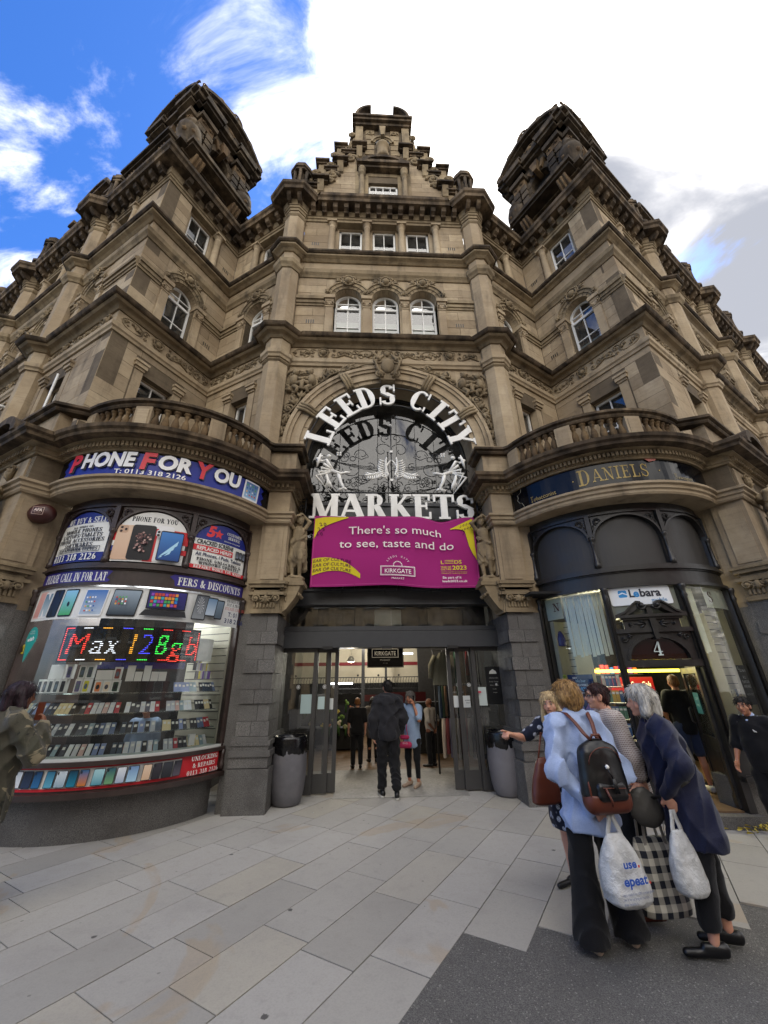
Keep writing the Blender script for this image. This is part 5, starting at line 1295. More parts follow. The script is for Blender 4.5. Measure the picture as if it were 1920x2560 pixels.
for q, r_ in ((-.44, 3.89), (-.44, 3.83), (-.375, 3.86)): p.ell(c+q, r_, .02, .02, '#2b211e')
p.rr(c-.28, 3.385, c+.05, 3.94, .04, '#191a1f'); p.rr(c-.265, 3.4, c+.035, 3.925, .03, '#141318')
for k in range(46):
    t = random.uniform(0, 2*pi); rr_ = random.random()**.6; p.ell(c-.1+.09*rr_*cos(t)+.03*sin(k), 3.66+.16*rr_*sin(t), random.uniform(.012, .024), random.uniform(.01, .02), random.choice(['#7b5752', '#a3807a', '#5a3d3f', '#c3a49b', '#473036']), n=7, rot=t)
p.rr(c+.0, 3.38, c+.3, 3.96, .04, '#e8e9e9', off=.0-.045+.0062); p.rr(c+.07, 3.76, c+.15, 3.86, .02, '#cfd1d4')
p.ell(c+.1, 3.83, .02, .02, '#1b1b1f'); p.ell(c+.1, 3.78, .02, .02, '#1b1b1f')
p.rr(c+.13, 3.38, c+.45, 3.86, .03, '#12151d'); p.rr(c+.142, 3.4, c+.438, 3.84, .012, '#1c3f7d', '#3f7cc0')
for k in range(3): p.poly([(c+.16, 3.42+k*.01), (c+.3+.04*k, 3.5+.07*k), (c+.33+.03*k, 3.6+.06*k)], '#a9d6ee')
p.build('phone_pictures_poster', PS)
c, rx, sh = poster_shape(2); p = Art(D, -.045); p.poly(sh, wht); p.poly(cut(sh, 3.86, 4.2), navy)
p.sans('5', c-.25, 3.93, .19, '#e0343c', bold=.05, shear=.2); p.poly([(c-.12+(.09 if k % 2 == 0 else .04)*sin(pi*k/5), 4.0+(.09 if k % 2 == 0 else .04)*cos(pi*k/5)) for k in range(10)], '#d8363e')
p.serif('CUSTOMER', c+.19, 4.03, .05, wht, width=.32, wt=1.1); p.serif('SERVICE', c+.19, 3.96, .05, wht, width=.26, wt=1.1); p.sans('Satisfaction Guaranteed!', c+.16, 3.9, .025, wht, width=.34, shear=.3)
p.sans('CRACKED SCREENS', c-.13, 3.775, .075, '#26272d', bold=.03, width=.66); p.quad(c-.5, 3.66, c+.2, 3.755, red); p.sans('REPLACED HERE!!', c-.14, 3.675, .06, wht, bold=.03, width=.62)
p.sans('All Phones, i Pads, Tablets', c-.02, 3.575, .06, '#2c3350', bold=.02, width=.86); p.quad(c-.5, 3.548, c+.5, 3.552, '#555')if 0 else None
p.serif('PHONE UNLOCKING &', c, 3.495, .05, '#26272d', width=.84, wt=1.2); p.serif('WINDOWS UPDATES', c, 3.435, .05, '#26272d', width=.76, wt=1.2)
p.quad(c-.52, 3.36, c+.52, 3.42, red); p.serif('REPAIRS WHILE YOU WAIT!!', c, 3.37, .045, wht, width=.9, wt=1.1)
for q in range(3): p.rr(c+.26+q*.075, 3.65+.01*(q % 2), c+.33+q*.075, 3.8, .012, '#2a2c31'); p.quad(c+.268+q*.075, 3.68, c+.322+q*.075, 3.78, '#7f8896', '#474c57')
p.build('five_star_poster', PS)
# purple band
p = Art(D, -.027); p.poly([(A(-36), 3.035), (A(-36)+1.22, 3.035), (A(-36)+1.26, 3.07), (A(-36)+1.2, 3.1), (A(-36)+1.27, 3.2), (A(-36)+1.22, 3.215), (A(-36), 3.215)], '#332a7d'); p.serif('PLEASE CALL IN FOR LAT', A(-36)+.1, 3.06, .125, wht, 'l', width=1.1, wt=1.05); p.build('call_in_banner', PS); p = Art(D, -.027)
x = A(30); p.poly([(x+.05, 3.035), (A(70), 3.035), (A(70), 3.215), (x+.02, 3.215), (x-.04, 3.17), (x+.03, 3.12)], '#332a7d'); p.serif('FERS & DISCOUNTS', x+.08, 3.06, .12, wht, 'l', width=1.1, wt=1.05); p.build('call_in_banner', PS)
# white strip of device pictures
p = Art(D, -.02); p.quad(A(-35), 2.53, A(69), 2.97, '#d8dad8')
L = lambda f: A(-35)+f*(A(69)-A(-35))
def dev(f0, f1, c1, c2, body='#16171b', sk=.1, z0=2.56, z1=2.94):
    x0, x1 = L(f0), L(f1); p.rr(x0, z0, x1, z1, .02, body, skew=sk); p.rr(x0+.012, z0+.02, x1-.012, z1-.02, .008, c1, c2, skew=sk)
dev(.01, .07, '#c9908a', '#dba9a2', '#e2c0ba'); dev(.06, .115, '#b7c5cc', '#5c7f96', '#e4e4e4', z1=2.92); dev(.12, .175, '#1b2333', '#12203f'); dev(.185, .25, '#46a35e', '#8ac3e6')
p.ell(L(.225), 2.73, .02, .035, '#1b2630')
dev(.285, .38, '#aebfd0', '#3f72b8', '#e3e4e4'); dev(.40, .51, '#2b3742', '#8fa0ae', '#111214')
for i in range(4):
    for j in range(4):
        for f, z in ((.295, 2.62), (.41, 2.72)): p.quad(L(f)+.03+i*.042+.1*(z-2.56), z+j*.06*(1 if f < .3 else .5), L(f)+.05+i*.042+.1*(z-2.56), z+.022+j*.06*(1 if f < .3 else .5), random.choice(['#e3b24c', '#e9ecef', '#5ca964', '#c54f45', '#345fa6']))
x0, x1 = L(.545), L(.7); p.rr(x0, 2.67, x1, 2.95, .01, '#15161a'); p.quad(x0+.015, 2.69, x1-.015, 2.93, '#22275c', '#2f2a74'); p.poly([(x0-.06, 2.58), (x1+.03, 2.58), (x1, 2.665), (x0, 2.665)], '#26282c')
for i in range(8):
    for j in range(4): p.quad(x0+.04+i*.043, 2.71+j*.05, x0+.076+i*.043, 2.75+j*.05, random.choice(['#2f78c8', '#c64a3f', '#4ba05a', '#8a4bb2', '#d98f35', '#3aa3b0']))
dev(.725, .785, '#7f858a', '#4a4f57'); dev(.78, .83, '#aebdcc', '#5f7f9f', z0=2.63, z1=2.92); dev(.825, .865, '#4b5966', '#6b7d8d', z0=2.6, z1=2.9)
for k in range(14): t = 2*pi*k/14; p.poly([(L(.758), 2.78), (L(.758)+.05*cos(t), 2.78+.13*sin(t)), (L(.758)+.05*cos(t+.08), 2.78+.13*sin(t+.08))], '#d5d9dc', off=.0)
c = L(.935); p.serif('BROKEN SCREEN?', c, 2.885, .045, '#26272d', width=.36, wt=.9); p.serif('NOT A PROBLEM', c, 2.825, .045, '#26272d', width=.36, wt=.9, shear=.15); p.serif('PLEASE CALL IN!!', c, 2.765, .045, '#b2473f', width=.4, wt=.7)
p.sans('T: 0113', c, 2.665, .07, '#26305a', bold=.02, width=.27); p.sans('318 2126', c, 2.565, .07, '#26305a', bold=.02, width=.38); p.build('device_strip_poster', PS)
# red strip under the window
p = Art(D, -.025); p.quad(A(-34), .545, A(69), .785, red); p.quad(A(-34), .575, A(49), .765, '#d9dad6')
x = A(-31); pal = [('#23252a', '#3a3d44'), ('#5a5560', '#2a2b33'), ('#4c3f58', '#22232b'), ('#cfd3d6', '#a9b6c4'), ('#7f90c8', '#d28ca8'), ('#d8dcdf', '#bcc6cc'), ('#2b3a55', '#1d2633'), ('#2c6a9a', '#1b3e66'), ('#5aa0b8', '#2f6f8e'), ('#8ea5b2', '#cad6dc'), ('#1f7e9b', '#15394f'), ('#c7772f', '#2f6a9a'), ('#4f8f9f', '#a9d3d8'), ('#6f9f70', '#2f5b6a'), ('#9aa8bd', '#d7dde2'), ('#a0c6dc', '#6f8db8'), ('#c9a98c', '#dcc2a8'), ('#27282d', '#3d3a42')]
k = 0
while x < A(47):
    c1, c2 = pal[k % len(pal)]; w = .1 if k % 3 else .12; p.rr(x, .583, x+w, .757, .01, '#1a1b1f', skew=.06); p.rr(x+.006, .59, x+w-.006, .75, .007, c1, c2, skew=.06)
    if k % 2: p.rr(x+.02, .72, x+.035, .745, .004, '#111')if 0 else p.rr(x+.02, .715, x+.036, .745, .006, '#15161a')
    x += w+.012+(.03 if k % 4 == 3 else 0); k += 1
c = (A(49)+A(69))/2; p.serif('UNLOCKING', c, .72, .052, wht, width=.42, wt=.85); p.serif('& REPAIRS', c, .64, .052, wht, width=.36, wt=.85); p.serif('0113 318 2126', c, .56, .052, wht, width=.5, wt=.85); p.build('unlocking_poster', PS)
# LED sign
DI = Cy((-4.3, -.2), 1.8)
mb = MB(); mb.box(D, A(-12), A(49), -.16, -.1, 1.97, 2.44); led = mb.build('led_sign_case', 'black_gloss', None); 
tag(led, 'black LED message board glowing Max 128gb in coloured dots inside the shop window', 'LED sign')
mb = MB(); tx = [('M', '#ff3b30'), ('a', '#f0f4ff'), ('x', '#f0f4ff'), (' ', None), ('1', '#ffb030'), ('2', '#4a4dff'), ('8', '#3bff5a'), ('g', '#ff4a3b'), ('b', '#ff3b30')]
wds = [.33, .185, .18, .045, .14, .185, .185, .19, .18]; x = A(-9.5)
def inside(pt, tri):
    (x1, y1), (x2, y2), (x3, y3) = tri; d = (y2-y3)*(x1-x3)+(x3-x2)*(y1-y3)
    if abs(d) < 1e-12: return False
    a = ((y2-y3)*(pt[0]-x3)+(x3-x2)*(pt[1]-y3))/d; b = ((y3-y1)*(pt[0]-x3)+(x1-x3)*(pt[1]-y3))/d; return a >= 0 and b >= 0 and a+b <= 1
for (ch, cc), w in zip(tx, wds):
    if cc is None: x += w; continue
    vs, fs_, ww = sans(ch, -.004, .15); kx = w/ww; tris = []
    for f in fs_:
        for i in range(1, len(f)-1): tris.append([(vs[f[0]][0]*kx, vs[f[0]][1]*.3), (vs[f[i]][0]*kx, vs[f[i]][1]*.3), (vs[f[i+1]][0]*kx, vs[f[i+1]][1]*.3)])
    zz = -.1
    while zz < .32:
        xx = -.02
        while xx < w+.05:
            if any(inside((xx, zz), t) for t in tris):
                c_ = '#3bff5a' if (ch == 'g' and zz > .1) else cc
                mb.box(D, x+xx-.0085, x+xx+.0085, -.1, -.095, 2.06+zz, 2.069+zz, rgb(c_))
            xx += .021
        zz += .024
    x += w+.025
for i in range(84):
    xx = A(-11)+(A(48)-A(-11))*i/84
    if (i//6) % 2 == 0: cc = ['#ff3b30', '#f0f4ff', '#ffb030', '#4a4dff', '#3bff5a', '#ff3b30', '#ff3b30'][min(6, i//12)]; mb.box(D, xx, xx+.014, -.1, -.095, 2.405, 2.415, rgb(cc)); mb.box(D, xx, xx+.014, -.1, -.095, 1.995, 2.005, rgb(cc))
for i in range(16): 
    for xx in (A(-11), A(47.8)): mb.box(D, xx, xx+.014, -.1, -.095, 2.01+i*.025, 2.02+i*.025, rgb('#ff3b30'))
mb.build('led_dots', 'led_light', led)
# wish sticker, warning sticker
p = Art(D, -.034); c = A(-29.5); p.ell(c, 2.3, .14, .15, '#2a9c96'); p.poly([(c-.1, 2.2), (c+.11, 2.2), (c-.02, 1.98)], '#2a9c96', off=.0-.034+.0011)
p.sans('wish', c, 2.26, .06, '#eef4f2', bold=.03, width=.17, rot=.12); p.sans('SHOP OUR', c, 2.38, .02, '#eef4f2', width=.1); p.sans('PRODUCTS ON', c, 2.35, .02, '#eef4f2', width=.13); o = p.build('map_pin_sticker', PS)
p = Art(D, -.034); p.quad(A(-36), 2.1, A(-33), 2.22, '#c8b532'); p.poly([(A(-35.5), 2.12), (A(-33.4), 2.12), (A(-34.4), 2.2)], '#2a2a22'); p.build('warning_sticker', PS)
# interior of the shop
SI = Cy((-4.3, -.2), 1.8)
band('shop_floor', 'shop_floor', .02, .05, -1.7, -.3); 
mb = MB(); mb.box(D, A(-37), A(70), -.62, -.6, .87, 1.8, None); 
mb = MB(); mb.box(D, A(-36.5), A(-35.5), -.9, -.1, .87, 2.9); mb.build('side_lining', 'brown_timber', PS)
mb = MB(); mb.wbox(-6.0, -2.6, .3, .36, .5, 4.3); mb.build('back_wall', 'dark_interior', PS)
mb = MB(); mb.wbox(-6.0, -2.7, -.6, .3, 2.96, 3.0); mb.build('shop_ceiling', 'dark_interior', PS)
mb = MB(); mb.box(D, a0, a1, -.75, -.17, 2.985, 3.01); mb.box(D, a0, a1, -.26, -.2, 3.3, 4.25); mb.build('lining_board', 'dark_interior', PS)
mb = MB(); mb.box(D, A(67.5), A(69.5), -.9, -.1, .87, 2.9); sw = mb.build('slatwall', 'slat_white', PS)
for j in range(17):
    mb = MB(); mb.box(D, A(67.3), A(67.5), -.88, -.12, .95+j*.115, .96+j*.115); mb.build('slat', 'iron', sw)
mb = MB(); mb.box(D, A(-10), A(50), -.5, -.48, 1.9, 2.02); mb.build('blue_backing', 'blue_sign', PS)
mb = MB(); mb.box(D, A(53), A(63), -.55, -.3, 2.02, 2.35); mb.build('wall_cabinet', 'white_board', PS)
mb = MB(); mb.wbox(-5.0, -3.3, -.95, -.9, 2.9, 2.93); cl_ = mb.build('ceiling_lamp', 'white_tube', PS); lamp((-4.15, -.93, 2.8), 8, (.95, .98, 1), .2, cl_); lamp((-4.6, -1.2, 2.8), 5, (.95, .98, 1), .2, cl_); lamp((-3.7, -1.1, 2.8), 5, (.95, .98, 1), .2, cl_)  # point lights added near the ceiling strip to brighten the phone display
SHZ = (.875, 1.11, 1.35, 1.59); SHO = -.28
for z in SHZ[1:]:
    o = band('glass_shelf', 'glass_shelf', z-.012, z, -.4, -.12, A(-34), A(66))
phone_cols = ['#15161a', '#1d1f26', '#22242a', '#c9ccd0', '#7f8fb8', '#a9343c', '#8aa0a8', '#d8c89a', '#2c3a4a', '#b3b7bd', '#3a3e46', '#5f6f8f', '#caa9a0', '#d9dde0']
cn = {'#15161a': 'black', '#1d1f26': 'black', '#22242a': 'dark grey', '#c9ccd0': 'silver', '#7f8fb8': 'lilac blue', '#a9343c': 'red', '#8aa0a8': 'grey green', '#d8c89a': 'pale gold', '#2c3a4a': 'navy', '#b3b7bd': 'silver', '#3a3e46': 'dark grey', '#5f6f8f': 'slate blue', '#caa9a0': 'pink', '#d9dde0': 'white', '#c8d22a': 'lime yellow', '#8e2430': 'maroon'}
rp = random.Random(11)
def phone(a, z, w, h, c, lab, off, lean=.45):
    mb = MB(); F = D; o1 = off; o2 = off-h*lean
    vs = []
    for q, (oo, zz) in ((0, (o1, z)), (1, (o2, z+h*sqrt(1-lean*lean)))):
        for x in (a-w/2, a+w/2):
            for d in (0, .009): vs.append(F.P(x, oo-d, zz-(0 if q == 0 else 0)))
    mb.add(vs, [(0, 2, 6, 4), (1, 3, 7, 5), (0, 1, 3, 2), (4, 5, 7, 6), (0, 1, 5, 4), (2, 3, 7, 6)], rgb(c))
    def at(x, f, d): oo = o1+(o2-o1)*f; return F.P(x, oo+d, z+h*sqrt(1-lean*lean)*f+.0005)
    o = mb.build('phone', 'print', None); tag(o, lab, 'phone', 'phones on the window shelves')
    p_ = MB(); f0 = rp.uniform(.45, .6); p_.add([at(a-w*.3, f0, .002), at(a+w*.3, f0, .002), at(a+w*.3, f0+.24, .002), at(a-w*.3, f0+.24, .002)], [(0, 1, 2, 3)], rgb('#dadad2')); p_.build('price_label', 'print', o, fixn=False)
ordn = ['bottom ledge', 'first glass shelf up', 'second glass shelf up', 'top glass shelf']
for si, z in enumerate(SHZ):
    cnt = 0
    runs = {0: [(-24, -2, 8), (-1, 18, 7), (20, 40, 8), (42, 66, 10)], 1: [(-30, -13, 7), (-12, 2, 6), (4, 20, 7), (22, 37, 6), (40, 52, 6), (54, 66, 6)], 2: [(-30, -14, 7), (-13, 1, 6), (3, 20, 7), (22, 37, 7), (40, 53, 6), (55, 66, 6)], 3: [(42, 54, 6), (56, 66, 6)]}[si]
    for r0, r1, n in runs:
        c_ = rp.choice(phone_cols)
        for j in range(n):
            if rp.random() < .65: c_ = rp.choice(phone_cols)
            if si == 0 and r0 == 43 and j == 5: c_ = '#c8d22a'
            phone(A(r0+(r1-r0)*(j+.5)/n), z, .064, .135, c_, '%s phone, %s from the left on the %s of the window' % (cn[c_], ordw(cnt), ordn[si]), -.2); cnt += 1
# boxed phones on the top shelf
def pbox(a, z, w, h, c, lab, scr=None, off=-.2):
    mb = MB(); mb.box(D, a-w/2, a+w/2, off-.05, off, z, z+h, rgb(c)); o = mb.build('phone_box', 'print', None); tag(o, lab, 'box', 'boxed phones in the window')
    if scr:
        p_ = Art(D, off+.001); p_.rr(a-w*.32, z+h*.08, a+w*.32, z+h*.85, .01, scr); p_.ell(a, z+h*.45, w*.22, h*.2, random.choice(['#3a3a4a', '#111318', '#4a5a6a'])); p_.build('box_picture', o)
z = 1.595
for i in range(5): pbox(A(-21.5+i*3.4), z, .1, .17, '#d3d3cf', 'white phone box, %s of five in the row behind the dark-haired customer' % ordw(i), '#20222a')
pbox(A(-13.5), z+.173, .26, .18, '#d6d6d2', 'wide white tablet box lying on top of the left row of phone boxes'); pbox(A(-6.5), z+.173, .1, .18, '#d3d3cf', 'white phone box stacked at the end beside the wide tablet box', '#56507a')
for i, c_ in enumerate(('#56507a', '#c8c22f')): pbox(A(-.5+i*3.7), z, .105, .17, '#d3d3cf', ['white phone box with violet picture under the slim white carton', 'white phone box with yellow picture'][i], c_)
for i in range(2): pbox(A(-.2+i*3.6), z+.173, .1, .17, '#d3d3cf', ['white phone box left of the pair under the long slim carton', 'white phone box right of the pair under the long slim carton'][i], '#3a4a48')
pbox(A(1.8), z+.346, .3, .07, '#d3d4d0', 'long slim white carton topping the stack of phone boxes')
for i, c_ in enumerate(('#d77f4a', '#d9c9b0', '#1f3a2c')): pbox(A(8.5+i*3.7), z, .11, .15, '#d3d3cf', ['white phone box showing an orange screen', 'white phone box showing a pale gold phone', 'white phone box showing a dark green phone'][i], c_)
pbox(A(10), z+.155, .22, .12, '#d6d6d2', 'plain white box resting on the orange and gold phone boxes'); pbox(A(15.6), z+.155, .1, .16, '#d3d3cf', 'white phone box with red picture on top of the green one', '#7a2a2a')
for i in range(6): pbox(A(20.2+i*3.5), z, .1, .13, '#121317', 'black phone box, %s from the left in the row of black boxes' % ordw(i))
for i in range(5): pbox(A(21+i*3.6), z+.135, .1, [.2, .12, .2, .12, .12][i], '#d2d2cc', ['tall white accessory box at the left above the black boxes', 'short white accessory box second from the left above the black boxes', 'tall white accessory box in the middle above the black boxes', 'short white accessory box fourth above the black boxes', 'short white earphone box at the right above the black boxes'][i])
pbox(A(56), .885, .1, .14, '#d8d8d4', 'white phone box standing upright at the right end of the bottom ledge')
# hanging cases on the slatwall
for i in range(22):
    c_ = rp.choice(['#b9b3a8', '#3c3d42', '#6b4d9a', '#d2c32e', '#8a8c8e', '#22242a', '#b9bcc0']); a = A(54.5+(i % 8)*1.55); zz = 1.76+.12*(i//8)
    mb = MB(); mb.box(D, a-.035, a+.035, -.3-.01*i, -.292-.01*i, zz, zz+.11, rgb(c_)); o = mb.build('phone_case', 'print', None); tag(o, 'phone case, %s from the left in the %s row on the slatted wall' % (ordw(i % 8), ['bottom', 'middle', 'top'][i//8]), 'phone case', 'cases hanging on the slatted wall')
# alarm box
mb = MB(); c = Vector(FO[-1].P(0, 0, 0)); q = Vector(Fr(OT[-1], (S30, C30), (C30, -S30)).P(.3, .1, 4.12))
mb.ball(q, (.2, .14, .16), 14, 10); ab = mb.build('alarm_box', 'alarm_box', None); tag(ab, 'dark red oval alarm bell box under the stone moulding left of the phone shop window', 'alarm box')
Fa = Fr((q.x, q.y), (.95, .3), (.3, -.95)); p = Art(Fa, .145); p.frame(-.07, 4.06, .07, 4.18, .005, '#b99d90'); p.sans('AFA', 0, 4.11, .05, '#d8c6bc', width=.1, bold=.02); p.sans('SECURITY', 0, 4.085, .014, '#b99d90', width=.09); p.build('alarm_label', ab)
# ---------- right: the newsagent ----------
for s, (lo, hi) in ((-1, (-36, 69)), (1, (-69, 36))):
    mb = MB(); mb.box(DR[s], A(lo), A(hi), -.14, -.1, 3.3, 4.24); mb.build('arch_panel', 'board_panel', BLD if s < 0 else BLD)
NS = tag(empty('newsagent_front', (4.3, -.2, 0)), 'bowed black timber shopfront of the corner newsagent with gilt fascia lettering', 'shopfront')
MR = (-70, -34.5, 1, 36.5)
D, band = shopfront(1, NS, 'black_timber', -70.5, 37, MR)
a0, a1 = A(-70.5), A(37); d0, d1 = A(-35), A(-1)
for x0, x1 in ((a0, d0), (d1, a1)):
    band('stall_riser', 'granite', 0, .49, -.5, -.13, x0, x1); band('sill_board', 'black_timber', .47, .53, -.2, .07, x0, x1); band('lower_panel', 'black_timber', .53, .84, -.2, -.03, x0, x1); band('window_sill', 'black_timber', .84, .89, -.22, .04, x0, x1)
    mb = MB(); n = 8; vs = [D.P(x0+(x1-x0)*j/n, -.05, z) for j in range(n+1) for z in (.89, 2.98)]; mb.add(vs, [(2*j, 2*j+2, 2*j+3, 2*j+1) for j in range(n)]); mb.build('shop_window_pane', 'shop_glass', NS, fixn=False)
mb = MB(); vs = [D.P(d0+(d1-d0)*j/6, -.05, z) for j in range(7) for z in (2.3, 2.98)]; mb.add(vs, [(2*j, 2*j+2, 2*j+3, 2*j+1) for j in range(6)]); mb.build('shop_window_pane', 'shop_glass', NS, fixn=False)
for m_ in (-69.7, -34.5, -.5, 36):
    x = A(m_); w = .05 if abs(m_) < 35 or m_ == -34.5 else .035
    mb = MB(); mb.box(D, x-w, x+w, -.14, .0, .0 if m_ in (-34.5, -.5) else .53, 3.0)
    P = D.P(x, .03, 0); mb.lathe((P[0], P[1], 0), [(.03, .9), (.028, 2.78), (.045, 2.82), (.032, 2.86), (.035, 2.9), (.055, 2.95), (.055, 2.99)], 10); mb.build('door_post' if m_ in (-34.5, -.5) else 'corner_post', 'black_timber', NS)
# door head : rail, arched fanlight with the number, spandrels, swan-neck pediment
band('door_head', 'black_timber', 1.83, 1.92, -.14, .02, d0, d1); band('door_head', 'black_timber', 2.3, 2.36, -.14, .03, d0, d1)
c = (d0+d1)/2; rx = .4; mb = MB(); n = 14
for k in range(n):
    t0, t1 = pi-pi*k/n, pi-pi*(k+1)/n; e = lambda t, r, h: (c+r*cos(t), 1.93+h*sin(t))
    mb.prism(D, [e(t0, rx, .32), e(t1, rx, .32), (c+rx*cos(t1), 2.3), (c+rx*cos(t0), 2.3)], -.1, -.02); mb.prism(D, [e(t0, rx-.02, .3), e(t0, rx+.02, .35), e(t1, rx+.02, .35), e(t1, rx-.02, .3)], -.1, .01)
mb.box(D, d0, c-rx, -.1, -.02, 1.92, 2.3); mb.box(D, c+rx, d1, -.1, -.02, 1.92, 2.3)
for q in (-1, 1): scroll(mb, D, c+q*.41, 2.22, .05, 1.3, q, 0, -.01, .01); leafy(mb, D, c+q*.36, 2.26, 0 if q < 0 else pi, .08, .012, 0)
mb.prism(D, [(c-.025, 2.2), (c+.025, 2.2), (c+.04, 2.5), (c-.04, 2.5)], -.05, .07)
for q in (-1, 1): leafy(mb, D, c+q*.08, 2.42, 0 if q > 0 else pi, .18, .016, .01); scroll(mb, D, c+q*.28, 2.42, .04, 1.3, q, 0, .01, .012)
mb.box(D, c-.37, c+.37, -.1, .02, 2.36, 2.48); mb.box(D, c-.4, c+.4, -.1, .06, 2.48, 2.51); mb.box(D, c-.45, c+.45, -.1, .1, 2.51, 2.55)
for q in (-1, 1):
    pr = [(.45, 2.55), (.32, 2.6), (.24, 2.68), (.16, 2.74), (.1, 2.73)]; lw = [(.45, 2.55), (.3, 2.55), (.2, 2.6), (.14, 2.66), (.08, 2.66)]
    for i in range(4): mb.prism(D, [(c+q*lw[i][0], lw[i][1]-.001*i), (c+q*pr[i][0], pr[i][1]), (c+q*pr[i+1][0], pr[i+1][1]), (c+q*lw[i+1][0], lw[i+1][1])], -.08, .07)
    for i in range(4): mb.prism(D, [(c+q*pr[i][0], pr[i][1]-.02), (c+q*pr[i][0], pr[i][1]+.01), (c+q*pr[i+1][0], pr[i+1][1]+.01), (c+q*pr[i+1][0], pr[i+1][1]-.02)], -.08, .1)
    scroll(mb, D, c+q*.1, 2.68, .06, 1.6, q, pi*(q > 0), .07, .018)
mb.box(D, c-.035, c+.035, -.05, .05, 2.55, 2.66); mb.box(D, c-.05, c+.05, -.05, .07, 2.66, 2.69)
mb.build('door_pediment', 'black_timber', NS)
mb = MB(); mb.prism(D, [(c+rx*cos(pi*k/14), 1.93+.32*sin(pi*k/14)) for k in range(15)], -.09, -.06); fl = mb.build('fanlight', 'maroon_gloss', NS)
p = Art(D, -.052); p.serif('4', c, 1.98, .19, '#c6d2ca', wt=.85, width=.13); p.build('door_number', fl, 'print')
# fascia
mb = MB(); mb.box(DG[1], A2(-69), A2(36), -.12, -.0, 4.62, 5.07); fa = mb.build('fascia_board', 'black_gloss', NS)
p = Art(DG[1], .004); gold = '#a88f4e'; p.serif('D', A2(-31), 4.7, .3, gold, wt=.7, width=.2); p.serif('ANIELS', A2(-31)+.13, 4.73, .24, gold, 'l', wt=.6, width=.86, sp=.1)
p.ell(A2(-36), 4.82, .012, .012, gold); p.ell(A2(2), 4.84, .012, .012, gold); p.serif('T', A2(-58), 4.68, .11, gold, 'l', wt=.5, width=.06); p.sans('obacconist', A2(-58)+.065, 4.68, .085, gold, 'l', width=.42); p.serif('N', A2(9), 4.7, .1, '#8a7a48', 'l', wt=.5, width=.06); p.sans('ewsagent', A2(9)+.065, 4.7, .075, '#8a7a48', 'l', width=.33)
x0 = A2(-66); pts = [(x0+.12, 5.04), (x0+.1, 4.97), (x0+.02, 4.94), (x0+.03, 4.87), (x0, 4.84), (x0+.05, 4.77), (x0+.1, 4.75), (x0+.14, 4.66)]
for i in range(len(pts)-1):
    (ax, az), (bx, bz) = pts[i], pts[i+1]; p.poly([(ax, az), (bx, bz), (bx+.012, bz), (ax+.012, az)], '#8f8a78')
p.poly([(A2(-4), 5.06), (A2(2), 5.06), (A2(1), 5.02), (A2(-2), 5.0)], '#a8665a'); p.build('fascia_lettering', fa)
# blinds and papers behind the glass
def vblind(x0, x1, z0, z1, o=-.14, nm='vertical_blind'):
    mb = MB(); n = int((x1-x0)/.062)
    for i in range(n): x = x0+(x1-x0)*i/n; mb.box(D, x, x+.055, o-.012*(i % 2), o+.004-.012*(i % 2), z0+.02*sin(i*2.1), z1)
    b_ = mb.build(nm, 'ivory', NS)
vblind(A(-58), A(-37), 2.02, 2.96); vblind(A(1.5), A(11), 2.02, 2.96); 
p = Art(D, -.075); p.quad(A(-69), 2.62, A(-58), 2.97, '#b8bfb4'); p.serif('N', A(-61.5), 2.75, .14, '#4a1a1c', wt=.8, width=.13); p.quad(A(14), 2.66, A(35), 2.97, '#b8bfb4'); p.serif('S', A(18.5), 2.74, .17, '#4a1a1c', wt=.8, width=.11)
p.quad(A(-34), 2.52, A(-2), 2.98, '#9ea39c'); p.build('window_papers', NS, 'print_matt')
p = Art(D, -.035); L0, L1 = A(-32.5), A(-5); p.rr(L0, 2.71, L1, 2.99, .03, '#dde0e0', skew=-.05); p.rr(L0+.12, 2.83, L0+.24, 2.94, .02, '#2f86c0'); p.poly([(L0+.12, 2.87), (L0+.18, 2.89), (L0+.24, 2.86), (L0+.24, 2.875), (L0+.18, 2.91), (L0+.12, 2.885)], '#dfe8ee')
p.sans('L', L0+.26, 2.83, .12, '#2a2c35', 'l', bold=.03); p.sans('e', L0+.325, 2.83, .12, '#2f86c0', 'l', bold=.03); p.sans('bara', L0+.41, 2.83, .12, '#2a2c35', 'l', bold=.03, width=.3); p.sans('mobile', L1-.09, 2.745, .06, '#3c7fae', 'r'); p.build('phone_card_sign', NS)
# posters: window poster left, chalk-style board right
p = Art(D, -.09); x0, x1 = A(-63), A(-49); p.poly([(x0, 1.03), (x1, 1.03), (x1-.01, 1.75), (x0, 1.75)], '#123a6e', '#0f2f66'); cx = (x0+x1)/2
p.sans('NEW', cx-.13, 1.69, .025, '#e8ecf0', 'l', bold=.03); p.sans('blu.bar', cx, 1.64, .045, '#9fc4e0', bold=.01); p.sans('EXPLORE A WORLD OF', cx, 1.585, .03, '#e8ecf0', bold=.04, width=.33); p.sans('FLAVOUR', cx, 1.515, .055, '#3f9fd8', bold=.06, width=.34); p.sans('AVAILABLE IN STORE', cx, 1.475, .025, '#e8ecf0', bold=.04, width=.28)
for k in range(26):
    t = -pi*.1+pi*1.2*random.random(); l = random.uniform(.08, .2); p.poly([(cx, 1.25), (cx+l*cos(t), 1.25+l*sin(t)), (cx+l*cos(t+.12), 1.25+l*sin(t+.12))], random.choice(['#c79ad0', '#e3c4e0', '#7a9ad8', '#d88ab0']))
p.ell(x0-.03, 1.72, .035, .035, '#b5bd3a'); p.sans('NEW', x0-.03, 1.71, .02, '#26301c', width=.05, bold=.03); p.build('vape_poster', NS)
